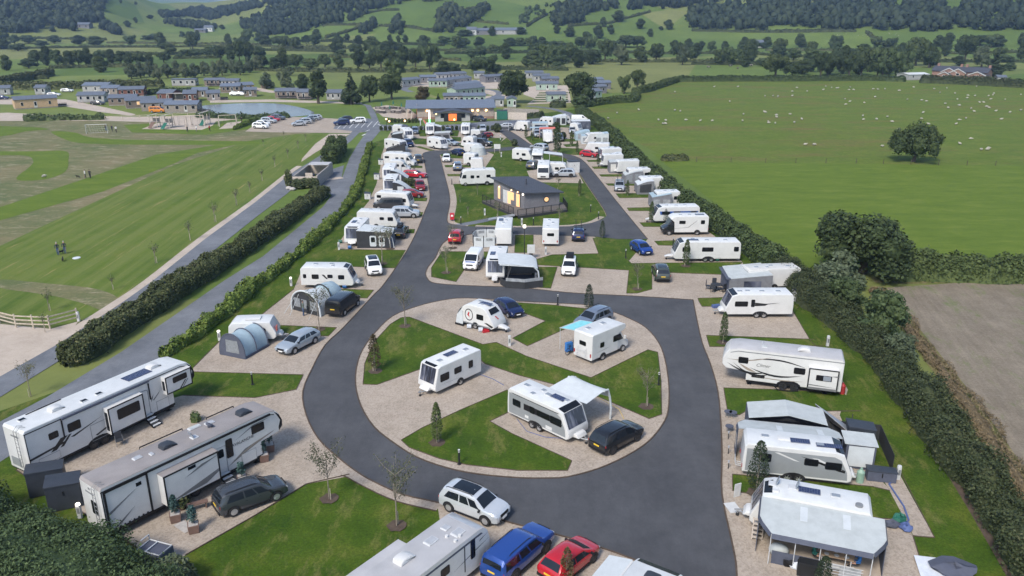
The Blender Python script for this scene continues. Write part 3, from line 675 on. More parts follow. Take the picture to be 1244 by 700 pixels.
for key,bx,by,w,h in[('round',8,86,17,19),('bush',35,83,26,12),('oak',46,79,20,18),('round',58,80,19,24),('round2',71,81,20,20),('round',84,82,19,20),('oak',96,81,20,20),('round',107,80,18,22),('oak2',122,75,18,14),('round',135,77,18,17),('round2',147,78,18,16),('round',158,79,17,15),('oak',170,79,18,14),('round',182,78,16,13),('oak',199,76,20,12),('round',207,67,17,14),('bush',232,70,40,10),('bush',252,68,20,9),('oak',268,73,18,17),('round',280,74,17,20),('oak',291,74,18,24),('round',303,73,17,22),('round2',316,72,18,16),('bush',35,53,24,10),('bush',66,53,18,10),('round',96,54,22,11),('round',115,55,26,11),('round',241,50,9,13),('bush',190,48,26,7),('bush',222,46,9,8),('round',278,55,12,14),('round',296,54,14,11),('bush',180,49,20,6),('round',5,60,22,12),('bush',22,62,26,9),('round',322,55,20,12),('oak',340,56,22,12),('round',360,55,18,10),('round2',372,54,14,11),('bush',384,54,12,5),('oak',318,84,22,16),('round',333,85,18,15),('round',345,83,20,24),('oak',360,84,22,18),('bush',378,84,30,13),('round2',395,82,20,16),('round',412,83,18,16),('round',437,81,22,24),('round2',449,83,18,17),('oak',463,83,24,22),('round',477,82,20,22),('round',490,80,22,24),('oak',505,82,22,22),('oak2',522,84,24,30),('round',538,88,22,14),('bush',552,88,20,12),('bush',414,70,18,10),('oak',432,66,18,13),('oak',452,66,24,18),('round',470,68,22,18),('round',422,50,10,9),('bush',413,54,10,5),('round',436,54,14,11),('bush',452,53,18,9),('round',474,52,9,10),('round',484,52,8,9),('round',493,52,10,9),('round',515,57,22,14),('bush',540,54,22,10),('bush',562,58,26,12),('round',582,57,18,12),('round',598,44,12,12),('bush',565,44,26,8),('oak2',578,90,24,20),('oak2',594,91,26,24),('bush',573,71,22,12),('round',614,72,20,20),('bush',603,90,18,12),('round',640,80,16,12),('round',620,56,22,10),('bush',632,56,20,10),('round',666,76,17,20),('bush',640,80,18,12),('bush',678,83,36,16),('round',658,57,16,12),('bush',682,58,18,8),('oak',706,59,20,14),('bush',720,78,32,17),('oak',735,74,24,26),('willow2',755,79,23,24),('round',778,76,22,20),('oak',797,75,22,22),('willow2',829,79,19,24),('oak',760,58,26,15),('oak',774,58,24,14),('round',819,62,15,13),('round',836,59,14,12),('round',852,60,12,10),('bush',864,62,14,12),('round',880,60,12,10),('round',900,62,14,12),('oak2',888,79,26,22),('round',905,82,15,13),('round',932,57,16,12),('round',974,58,17,11),('round',1017,58,16,12),('bush',945,70,24,14),('bush',964,73,24,14),('bush',985,74,26,16),('oak',1005,92,22,24),('round',1024,90,22,34),('oak',1046,92,26,36),('oak2',1072,94,34,38),('oak2',1092,95,34,34),('oak',1112,80,32,34),('round',1130,79,22,22),('bush',1130,82,20,14),('bush',1078,58,30,10),('round',1140,57,18,14),('round',1152,56,18,16),('oak',1172,74,30,31),('round',1164,80,22,12),('willow2',1192,82,24,26),('conifer',1207,93,28,28),('bush',1226,86,18,10),('round',1240,72,16,20),('bush',1220,76,26,10),('oak',1190,56,26,13),('round',1212,57,22,14),('round',1240,54,12,14),]:tree(key,bx,by,w,h,{'bush':'low dark bush in a hedgerow across the valley floor','willow2':'pale grey-green rounded tree among the darker valley trees','conifer':'dark conical tree beside the brick farmhouse'}.get(key,LB),G1)
rt=random.Random(12)
for k in range(84):
 x,y=[(rt.uniform(0,420),rt.uniform(48,66)),(rt.uniform(400,720),rt.uniform(55,90)),(rt.uniform(640,930),rt.uniform(56,82)),(rt.uniform(940,1250),rt.uniform(55,84))][k%4];w=11+.10*(y-45)*rt.uniform(1,2.4)+rt.uniform(0,5)
 kk=rt.choice(['round','oak','oak2','round2','bush']);tree(kk,x,y,w*(1.3 if kk=='bush' else 1),w*rt.uniform(.75,1.15)*(.6 if kk=='bush' else 1),LB if kk!='bush' else 'low dark bush in a hedgerow across the valley floor',G1)
for k in range(12):tree(['oak','round','oak2'][k%3],962+k*11.5,93.5-(k%3)*3,24,24+(k*5)%9 if k>2 else 17,'dark tree in the belt behind the sheep field left of the farmhouse','tree belt left of the farmhouse')
G2='willows in the belt behind the lodges'
for i,x in enumerate(range(160,322,11)):tree('willow' if i%2 else 'willow2',x,96-(i%3)*1.5-max(0,x-240)*.09,17,17+(i*7)%4,'grey-green willow in the dense belt of trees behind the lodges',G2)
for x,y,w,h in((324,108,22,20),(345,103,20,19),(352,92,14,12),(349,108,20,12)):tree('willow',x,y,w,h,'grey-green bushy willow beyond the far end of the pond','willows beyond the pond')
tree('round',122,88,25,20,'lone round dark tree in the open field above the left-hand lodges')
tree('tall',387,126,24,40,'tall dark tree beside the pond, tallest of those by the water')
tree('round',369,112,22,22,'dark round tree between the pond willows and the tall tree')
tree('conifer',427,127,27,38,'dark conical conifer where the entrance road meets the pond bank')
tree('oak',449,124,28,32,'dark spreading tree just right of the conical conifer');tree('oak',476,121,34,31,'broad dark tree behind the outdoor terrace')
tree('oak2',481,97,31,26,'tall leafy tree standing alone in front of the field beyond the static caravans')
tree('brown',514,126,22,21,'bronze-leaved round tree behind the reception building roof');tree('conifer',532.5,127,9,13,'small dark conical tree behind the reception building roof')
tree('oak',624,126,42,40,'large spreading oak among the static caravans');tree('oak',703,128,44,40,'large dark oak at the far end of the long hedge')
tree('bush',705,130,30,14,'bushy growth round the foot of the dark oak')
tree('oak2',758,114,18,23,'smaller tree of the pair in the corner of the sheep field');tree('oak',774,109,21,24,'bigger tree of the pair in the corner of the sheep field')
tree('oak',942,93,34,27,'broad lone tree just beyond the far hedge of the sheep field')
lone=tree('dome',1110,197,66,49,'large round lone oak standing in the sheep field')
tree('big',1048,332,128,72,'huge dark bushy tree in the hedge corner beside the touring park')
for k,(x,y,w,h,kk,lb)in enumerate([(1016,352,72,48,'willow','grey-green rounded bush in front of the huge bushy tree'),(1022,384,60,50,'bush','mid-green bush in the hedge below the grey-green one'),(1070,415,70,66,'bush','tall dark bush with pale tips beside the bare field'),(1088,444,60,42,'willow','grey-green bush below the tall dark bush, by the bare field')]):
 tree(kk,x,y,w,h,lb)
G3='single trees on the hillsides'
for x,y,w,h in[(487,43,10,10),(590,40,10,8),(632,42,17,9),(676,41,11,12),(693,45,18,12),(727,47,17,16),(733,33,11,12),(752,27,20,14),(778,35,15,12),(812,36,16,12),(790,45,10,10),(803,37,8,5),(742,42,12,12),(661,20,7,9),(289,19,8,7),(165,28,7,7),(155,33,12,8),(183,23,11,5),(310,30,8,9),(90,38,10,7),(147,4,5,5),(165,6,5,4),(270,36,10,6),(345,40,9,7)]:
 tree('round',x,y,w,h,'single dark round tree on the green hillside',G3)
# ---- woods on the hills: one mass each
def forest(name,label,px,sp,hgt,seed,mat='leaf_wood',tall=False):
 rng=np.random.default_rng(seed)
 poly=[T(*p)for p in px];xs=np.array([p.x for p in poly]);ys=np.array([p.y for p in poly])
 n=int((np.ptp(xs)*np.ptp(ys))/sp**2);n=min(n,9000)
 pts=np.stack([rng.uniform(xs.min(),xs.max(),n),rng.uniform(ys.min(),ys.max(),n)],1)
 ins=np.zeros(n,bool);j=len(xs)-1
 for i in range(len(xs)):
  c=((ys[i]>pts[:,1])!=(ys[j]>pts[:,1]))&(pts[:,0]<(xs[j]-xs[i])*(pts[:,1]-ys[i])/(ys[j]-ys[i]+1e-9)+xs[i]);ins^=c;j=i
 pts=pts[ins];z=height(pts[:,0],pts[:,1])
 tq=[]
 for k in range(5):
  q,lobes=crown('tall' if(tall and k%2)else('round' if k<3 else 'broad'),seed*10+k,90,1.15)
  q[:,:,2]*=.95;tq.append((q,lobes))
 Q=[];ev=[];ef=[]
 for i,(x,y)in enumerate(pts):
  q,lobes=tq[rng.integers(5)];s=hgt/11*rng.uniform(.75,1.25);a=rng.uniform(0,6.28);ca,sa=math.cos(a),math.sin(a)
  k=q*s;k=np.stack([k[...,0]*ca-k[...,1]*sa+x,k[...,0]*sa+k[...,1]*ca+y,k[...,2]+z[i]-2*s],-1);Q.append(k)
  vs,fs=ball((x,y,z[i]+4.4*s),(3.3*s,3.3*s,4.2*s),6,4);o=len(ev);ev+=vs;ef+=[tuple(t+o for t in f)for f in fs]
 if not Q:return
 me=quads_mesh(name,np.concatenate(Q),(mat,mat),(np.array(ev),ef))
 tag(link(name,me),label,'woodland',kind='stuff')
forest('woodland','dark wood covering the hill at the far left',[(-120,-2),(60,-3),(130,-2),(127,10),(119,20),(131,27),(100,30),(90,38),(30,41),(-120,44)],8,12,1)
forest('woodland','narrow wood running down beside the left-hand hill',[(122,30),(134,30),(150,42),(140,44),(128,40)],7,10,2)
forest('woodland','strip of wood along the skyline of the left-hand ridge',[(192,18),(240,9),(300,6),(338,1),(345,4),(300,13),(225,20),(200,23)],7,10,3)
forest('woodland','copse on the slope of the left-hand ridge',[(198,26),(222,28),(240,30),(263,34),(260,37),(235,36),(212,32),(200,30)],7,9,4)
forest('woodland','tall dark wood in the centre left, running up over the hill',[(290,33),(320,18),(345,6),(420,-4),(532,-4),(545,2),(480,6),(440,20),(415,30),(350,43),(322,44),(300,36)],8,11,5,tall=True)
forest('woodland','wood on the central hill between two pastures',[(529,40),(534,14),(552,10),(563,22),(586,9),(596,10),(580,27),(545,41)],7,10,6)
forest('woodland','small copse on the slope of the central hill',[(436,42),(440,34),(455,28),(459,32),(446,42)],7,9,7)
forest('woodland','thin copse beside the small copse on the central hill',[(474,42),(480,24),(488,22),(491,33),(482,41)],7,9,8)
forest('woodland','wood on the rounded hill right of centre',[(668,30),(677,10),(697,4),(751,5),(748,12),(714,17),(706,29),(680,33)],8,11,9)
forest('woodland','wooded crest above the sheep on the right-hand hill',[(752,12),(770,0),(832,-4),(900,-5),(850,8),(836,10),(805,11),(780,14)],8,11,10)
forest('woodland','big dark wood spread along the foot of the right-hand hill',[(838,34),(836,12),(875,9),(960,2),(1100,3),(1244,2),(1420,2),(1420,38),(1244,37),(1128,39),(1027,37),(940,31),(935,37),(860,37)],8,12,11)
forest('woodland','scrubby gully on the central hillside',[(628,30),(632,14),(650,10),(680,5),(660,16),(640,29)],7,5,12,'leaf_mid')
forest('woodland','wood on the skyline above the right-hand fields',[(1130,-3),(1230,-6),(1440,-6),(1440,0),(1240,1),(1160,0)],9,11,13)
# ---- hedges
def hedge_mesh(pts,wd,ht,leaf,dens,seed,lump=.25,bend=1.6,core=.78,mat=''):
 rng=np.random.default_rng(seed);pts=cr(pts,4);pl=np.array([(p.x,p.y)for p in pts])
 d=np.hypot(*np.diff(pl,axis=0).T);cum=np.concatenate([[0],np.cumsum(d)]);L=cum[-1]
 wfun=lambda s:np.interp(s,[0,L],wd)if isinstance(wd,tuple)else wd+0*s
 hfun=lambda s:np.interp(s,[0,L],ht)if isinstance(ht,tuple)else ht+0*s
 def at(s):
  x=np.interp(s,cum,pl[:,0]);y=np.interp(s,cum,pl[:,1]);e=.5
  tx=np.interp(s+e,cum,pl[:,0])-np.interp(s-e,cum,pl[:,0]);ty=np.interp(s+e,cum,pl[:,1])-np.interp(s-e,cum,pl[:,1])
  k=np.hypot(tx,ty)+1e-9;return x,y,-ty/k,tx/k
 ph=rng.uniform(0,6.28,6)
 def lumps(s,a):return 1+lump*(.5*np.sin(s/1.7+ph[0]+a)+.5*np.sin(s/.9+ph[1]-2*a)+.6*np.sin(s/4.3+ph[2])+.4*np.sin(s/.45+ph[3]+3*a))*.5
 def surf(s,a,k):
  ca,sa=np.cos(a),np.sin(a);e=2/(2*bend)
  r=lumps(s,a)*k
  off=np.sign(ca)*np.abs(ca)**e*wfun(s)/2*r;z=np.abs(sa)**e*hfun(s)*(1+(r-1)*.8)
  x,y,nx,ny=at(s);return np.stack([x+nx*off,y+ny*off,z],-1),np.stack([nx*ca,ny*ca,sa],-1)
 kend=lambda s:np.sqrt(np.clip(1-(1-np.clip(np.minimum(s,L-s)/min(1.6,L/3),0,1))**2,.0,1))
 per=np.mean(wfun(np.array([0,L])))+2*np.mean(hfun(np.array([0,L])))
 n=int(L*per*dens);s=rng.uniform(0,L,n);m_=rng.uniform(size=n)<min(.5,2.2/L);s[m_]=np.where(rng.uniform(size=m_.sum())<.5,0,L)+rng.uniform(-.0,1.4,m_.sum())**2*np.where(rng.uniform(size=m_.sum())<2,1,1)*0;s=np.where(m_,np.abs(s-rng.uniform(0,1,n)**2*1.4),s);a=np.where(rng.uniform(size=n)<.5,rng.uniform(0,math.pi,n),np.arccos(rng.uniform(-1,1,n)))
 c,nr=surf(s,a,rng.uniform(.80,1.07,n)*(.12+.88*kend(s))+(rng.uniform(size=n)<.06)*rng.uniform(0,.12,n))
 ends=rng.uniform(size=n)<min(.5,np.mean(wfun(np.array([0,L])))/L)
 q=leaves(c,nr+np.array([0,0,.3]),leaf,rng,asp=.62 if 'straw' not in mat else .22)
 ns=max(8,int(L/.6));ev=[];ef=[];A=np.linspace(0,math.pi,7)
 for i,sv in enumerate(np.linspace(0,L,ns)):
  kk=core*(.15+.85*float(kend(np.array(sv))))
  cc,_=surf(np.full(7,sv),A,kk);ev+=[tuple(v)for v in cc]
 for i in range(ns-1):
  for k in range(6):ef.append((i*7+k,i*7+k+1,(i+1)*7+k+1,(i+1)*7+k))
 return q,(np.array(ev),ef)
def hedge(label,px,wd,ht,leaf,dens,mat,seed,lump=.25,bend=1.6,name='hedge',terrain_z=False,group=None):
 q,ex=hedge_mesh([T(*p)for p in px],wd,ht,leaf,dens,seed,lump,bend,.78 if 'straw' not in mat else .4,mat)
 if terrain_z:
  q[...,2]+=height(q[...,0],q[...,1]);ex[0][:,2]+=height(ex[0][:,0],ex[0][:,1])
 me=quads_mesh(name,q,(mat,mat),ex)
 return tag(link(name,me),label,'hedge',group)
hedge('long trimmed dark hedge between the touring park and the sheep field',[(704,137),(736,161),(760,186),(790,216),(830,250),(868,276),(905,302),(950,335)],(3.4,3.4),(2.3,2.6),.17,26,'leaf_hedge',41,.22)
hedge('overgrown dark hedge from the big bush down the right side of the park',[(950,335),(985,368),(1030,405),(1075,448),(1110,490),(1150,545),(1195,605),(1240,672),(1290,760)],(3.4,3.2),(2.6,2.2),.09,115,'leaf_hedge_dark',42,.45)
hedge('thick hedge between the grass field and the bare field',[(1075,338),(1130,339),(1190,341),(1250,343),(1400,352)],3.0,3.0,.19,30,'leaf_hedge',43,.35)
hedge('trimmed hedge round the near corner of the sheep field',[(705,131),(740,126),(768,124),(773,119),(771,114)],3,2.4,.3,8,'leaf_hedge',44)
hedge('trimmed hedge climbing to the far edge of the sheep field',[(771,114),(785,112),(800,107),(812,103),(822,100)],3,2.6,.3,8,'leaf_hedge',45)
hedge('long low hedge along the far edge of the sheep field',[(822,99.5),(880,99),(940,99),(1010,98.5),(1060,98.5),(1100,99.5)],3,2.6,.34,6,'leaf_hedge',46)
hedge('dark hedge in front of the brick farmhouse',[(1117,101),(1150,102),(1190,104),(1244,107),(1350,112)],4,3.6,.34,6,'leaf_hedge_dark',47)
hedge('short dark strip of scrub at the edge of the mown field',[(803,195.5),(818,195.5),(836,195)],2.2,1.5,.2,20,'leaf_hedge_dark',48)
hedge('big clipped hedge between the two entrance roads',[(82,447),(105,432),(140,408),(185,379),(225,352),(270,324),(320,290),(360,262),(394,237)],(3.2,2.8),(2.2,1.9),.12,80,'leaf_hedge_dark',49,.28,1.9)
hedge('clipped hedge lump between the two roads above the bin store',[(401,200),(407,191),(411,182)],4.2,3.4,.2,30,'leaf_hedge',50,.2,1.9)
hedge('young yellow-green laurel hedge along the entrance road',[(449,178),(438.5,218),(433,234),(420,255),(395,281),(361,312),(325,340),(310,350),(257,396),(218,422),(196,436)],(1.2,1.5),(1.0,1.25),.14,40,'leaf_laurel',51,.75)
hedge('dense green shrub border in the near left corner',[(-110,622),(-30,664),(50,706),(120,748),(220,820)],(6.5,6.5),(2.8,2.6),.085,150,'leaf_shrub',52,.35,1.5)
hedge('loose pale shrub at the end of the near left border',[(196,708),(215,712),(232,720)],1.8,1.5,.11,90,'leaf_willow',53,.5)
hedge('straggling dry grass and brambles beside the bare field',[(1060,352),(1092,384),(1126,428),(1166,480),(1212,548),(1270,636),(1330,730)],(1.8,2.0),(.45,.5),.13,90,'leaf_straw',54,.8,name='brambles')
hedge('rough bank of weeds below the lodges beside the meadow',[(30,147),(70,146),(110,145.5),(128,145)],4,1.6,.3,8,'leaf_mid',55,.6)
hedge('dark hedge behind the far left lodges',[(-40,107),(20,109),(60,109),(100,108),(140,107),(200,106)],4,3.2,.4,5,'leaf_hedge_dark',56)
hedge('hedge running diagonally past the far left field',[(-20,108),(20,100),(48,95),(64,92)],4,3.5,.4,5,'leaf_hedge_dark',57)
hedge('low hedge on the bank above the central lodges',[(180,115),(215,113),(255,113)],4,2,.4,6,'leaf_mid',58)
hedge('reeds and weeds along the near bank of the pond',[(240,142),(280,144),(320,144),(352,143)],3,1.4,.3,8,'leaf_mid',59,.7)
hedge('clipped dark hedge beside the pale green static caravan',[(668,131),(678,131),(686,130.5)],3,2.6,.3,10,'leaf_hedge_dark',60)
hedge('low shrubs at the end of the terrace wall',[(640,143),(650,143),(660,142)],2.5,1.8,.25,14,'leaf_hedge_dark',61,.5)
hedge('young laurel hedge beside the small playground',[(284,158),(300,152),(312,146)],1.5,1.1,.2,16,'leaf_laurel',62,.4)
def shrub_mesh(seed,r,h,leaf,n,mat):
 rng=np.random.default_rng(seed);d=rng.normal(0,1,(n,3));d/=np.linalg.norm(d,axis=1)[:,None]
 c=d*np.array([r,r,h/2])*rng.uniform(.7,1.08,n)[:,None]+np.array([0,0,h/2])
 vs,fs=ball((0,0,h/2),(r*.72,r*.72,h*.37));return quads_mesh('shrub',leaves(c,d,leaf,rng),(mat,mat),(np.array(vs),fs))
SH=shrub_mesh(1,.45,1.3,.14,260,'leaf_hedge_dark')
for k in range(26):
 tag(link('shrub',SH,None,P(463+k*5.4,158.6-.012*k),k*1.3),'small dark clipped shrub in the row across the top of the touring pitches','shrub','clipped shrubs above the top pitches')
for k in range(10):tag(link('shrub',SH,None,P(472+k*4.2,149.2),k*1.7),'small dark shrub on the lawn strip below the terrace','shrub','shrubs below the terrace')
for x,y,s,lb in((657.5,160,1.1,'round clipped shrub on the lawn between upper pitches'),(676,158,1.7,'dark round shrub beside the pale blue awning'),(676,164,1.4,'lower dark shrub behind the red canopy'),(684,169,1.4,'dark shrub right of the grey car'),(604,161,1.9,'round dark shrub at the fork of the upper roads'),(625,177.5,1.3,'dark shrub at the bend of the upper road'),(504.5,226,.9,'shrub between the maroon car and the awnings')):
 o=tag(link('shrub',SH,None,P(x,y),s),lb,'shrub');o.scale=(s*1.3,s*1.3,s)
HL=[[(-20,60),(60,59),(130,58),(200,58)],[(0,47),(60,47.5),(130,49)],[(130,53),(240,54),(330,55)],[(200,58),(300,57),(420,58)],[(230,63),(330,62),(420,64)],[(330,60),(420,60),(520,62),(600,62)],[(540,66),(620,65),(720,64),(800,66)],[(640,72),(680,71),(730,70)],[(560,84),(620,85),(690,86)],[(690,76),(760,76),(840,76),(900,76)],[(840,79),(930,79),(1000,78)],[(800,66),(900,66),(960,70)],[(1080,75),(1140,76),(1244,76)],[(300,86),(400,88),(500,88),(560,88)],[(60,96),(0,98)],[(210,72),(270,71)],[(60,84),(120,82),(190,82)],[(380,52),(460,54),(540,56)],[(930,62),(1020,62),(1090,60)],[(1120,66),(1180,66),(1244,64)],[(400,70),(470,72),(560,74)],[(150,66),(210,67),(280,66)]]
for i,q in enumerate(HL):hedge('thin dark field hedge across the valley floor',q,2.4,2.0,.5,2.2,'leaf_hedge_dark',100+i,.6,terrain_z=True,group='field hedges across the valley')
HH=[[(392,33),(420,31),(440,31)],[(395,47),(420,40),(436,34)],[(461,32),(475,33)],[(490,33),(510,36),(530,39)],[(690,33),(710,31),(740,29),(757,24),(790,15)],[(640,33),(650,26),(665,18)],[(580,27),(600,29),(618,30)],[(940,39),(985,39),(1013,38.5)],[(1052,40),(1060,46),(1070,50)],[(840,38),(940,40),(1040,39)],[(560,14),(590,8)],[(435,20),(460,14),(485,13)]]
for i,q in enumerate(HH):hedge('dark hedge line climbing across the green hillside',q,2.8,2.4,.6,1.8,'leaf_hedge_dark',140+i,.6,terrain_z=True,group='hedge lines on the hillsides')
# ---- young trees of the park
def sapling_proto(key,h,r,n,leaf,mat,col=False,seed=1,stake=False):
 rng=np.random.default_rng(seed);mb=MB();mb.tube([(0,0,0),(.03,0,h*.35),(-.02,.03,h*.7),(.02,0,h*.97)],[.045,.038,.028,.01],6)
 c=[]
 if col:
  z=rng.uniform(h*.14,h,n);rad=r*(1-(z/h)**2.2)**.5*(.35+.65*np.minimum(1,z/h/.3))*np.sqrt(rng.uniform(.15,1,n));a=rng.uniform(0,6.28,n)
  c=np.stack([rad*np.cos(a),rad*np.sin(a),z],1)
  for k in range(9):zz=h*(.2+.08*k);aa=k*2.4;mb.tube([(0,0,zz),(r*.7*math.cos(aa),r*.7*math.sin(aa),zz+.25)],[.015,.006],4)
 else:
  tips=[]
  for k in range(15):
   z0=h*rng.uniform(.36,.8);a=rng.uniform(0,6.28);l=r*rng.uniform(.55,1.05);e=Vector((l*math.cos(a),l*math.sin(a),z0+(h-z0)*rng.uniform(.35,.95)))
   mb.tube([(0,0,z0),e*.55+Vector((0,0,z0*.4)),e],[.02,.013,.005],4);tips.append(((0,0,z0),e))
  for k in range(n):
   s0,e=tips[rng.integers(len(tips))];t=rng.uniform(.35,1.08);c.append(Vector(s0)*(1-t)+e*t+Vector(rng.normal(0,.13,3)))
  c=np.array(c)
 crownm=quads_mesh('crown',leaves(c,rng.normal(0,1,(n,3)),leaf,rng),(mat,))
 TREES[key]=(crownm,mb.mesh('trunk',('bark_pale',)),MB().cyl((.16,.05,0),(.16,.05,.9),.03,n=6).mesh('stake',('fence_wood',)),h)
sapling_proto('sap',4.2,1.25,900,.052,'leaf_sapling',seed=61)
sapling_proto('sap2',3.8,1.0,620,.052,'leaf_sapling',seed=62)
sapling_proto('thin',2.6,.55,120,.07,'leaf_mid',seed=63)
sapling_proto('col',3.4,.48,1400,.062,'leaf_hedge',True,seed=64)
sapling_proto('colbrown',3.2,.55,620,.08,'leaf_brown',True,seed=65)
sapling_proto('fir',3.2,.60,1600,.05,'leaf_conifer',True,seed=66)
DISC=MB();DISC.add([(.62*math.cos(k*.5236)*(1+.12*math.sin(k*2.3)),.62*math.sin(k*.5236)*(1+.12*math.cos(k*3.1)),.095)for k in range(12)],[tuple(range(12))])
DM=None
def sapling(key,bx,by,hpx,label,group=None,disc=True,wide=1.0):
 global DM
 cm,tm,sm,h0=TREES[key];p=P(bx,by);s=hpx/ppm(p)/.93/h0
 t=thing('young_tree',label,'tree',p,random.uniform(0,6.28),group);t.scale=(s*wide,s*wide,s)
 link('crown',cm,t);link('trunk',tm,t);link('stake',sm,t)
 if disc and by>300:
  if DM is None:DM=DISC.mesh('planting_circle',('earth',))
  o=link('planting_circle',DM,None,p);tag(o,kind='structure')
 return t
for a in[('sap',400,607,74,'sparse young tree on the lawn beside the graphite estate car'),('sap',482,640,86,'sparse young tree on the lawn behind the near travel trailer'),('sap2',492,397,50,'bare-looking sapling at the tip of the island lawn'),('colbrown',456,452,46,'brown-leaved columnar sapling on the left island lawn'),('col',531,539,52,'dark columnar sapling on the lower island lawn'),('fir',715,379,33,'dark columnar fir on the island lawn by the grey car'),('sap2',785,495,50,'broad bushy sapling on the right island lawn'),('col',878,417,38,'thin green sapling on the strip in front of the swoosh-striped fifth wheel'),('fir',918,600,68,'dark young fir beside the grey-sided caravan'),('fir',995,735,66,'small fir in front of the big awning at the bottom right'),('colbrown',688,712,52,'yellow-green conifer in front of the red car at the bottom'),('sap2',388,401,52,'sapling beside the black van'),('sap2',465,321,44,'sapling in front of the black car with a roof box'),('thin',474,303,26,'bare sapling right of the striped awning caravan'),('sap2',542,332,32,'sapling on the lawn left of the white van'),('sap2',550,302,28,'sapling behind the red car on the inner pitch'),('fir',731.5,290,21,'dark fir where the two roads meet'),('sap2',774,352,32,'sapling in front of the green estate car'),('col',833,324,32,'columnar sapling in front of the long twin-axle caravan'),('col',791,271,25,'dark columnar sapling by the banded caravan'),('bushy' if False else 'fir',808,272,18,'dark bushy shrub tree in front of the half-black motorhome'),('col',762,238,18,'columnar sapling beside the silver car with bikes'),('col',726.5,202,14,'columnar sapling right of the upper road'),('col',704,238,19,'dark columnar sapling on the lawn right of the clubhouse'),('sap2',678,231,15,'small sapling behind the clubhouse'),('thin',680,271,18,'small sapling in front of the clubhouse decking'),('thin',580,237,14,'sapling on the lawn left of the clubhouse'),('thin',605,268,22,'sapling beside the clubhouse ramp'),('thin',559,246,10,'tiny sapling beside the upper bend of the lawn'),('thin',568,261,11,'tiny sapling in the middle of the clubhouse lawn'),('col',677,188,36,'tall slim dark tree beside the upper right road'),('col',694,178,18,'columnar tree in the upper right lawn'),('col',701,187,14,'columnar tree left of the red hatchback'),('col',639,168,15,'bushy columnar tree by the upper silver car'),('col',646,171,10,'small bushy tree right of the columnar one'),('thin',504,213,12,'sapling beside the red estate car'),('thin',545,194,10,'sapling at the upper road corner')]:
 sapling(*a)
for i,(x,y,h)in enumerate([(189,320,24),(231,292,24),(261,270,23),(287,250,20),(304,235,14),(318,220,14),(334,203,14),(350,193,12),(362,181,10),(372,172,9),(137,352,18),(55,404,24),(320,178,8),(345,168,8),(60,378,26)]):
 sapling('thin',x,y,h,'thin young tree on the edge of the mown field beside the service road' if i!=14 and i!=11 else('sapling behind the post and rail fence' if i==14 else 'sapling at the foot of the post and rail fence'),'young trees beside the service road' if i not in(11,14)else None,False)
sapling('sap2',38,482,44,'wispy young tree on the verge above the left fifth wheel',None,False)
hedge('wispy grassy plant on the gravel between the two fifth wheels',[(232,513),(238,512),(244,511)],1.0,.8,.10,40,'leaf_mid',70,.6,name='grassy_plant')
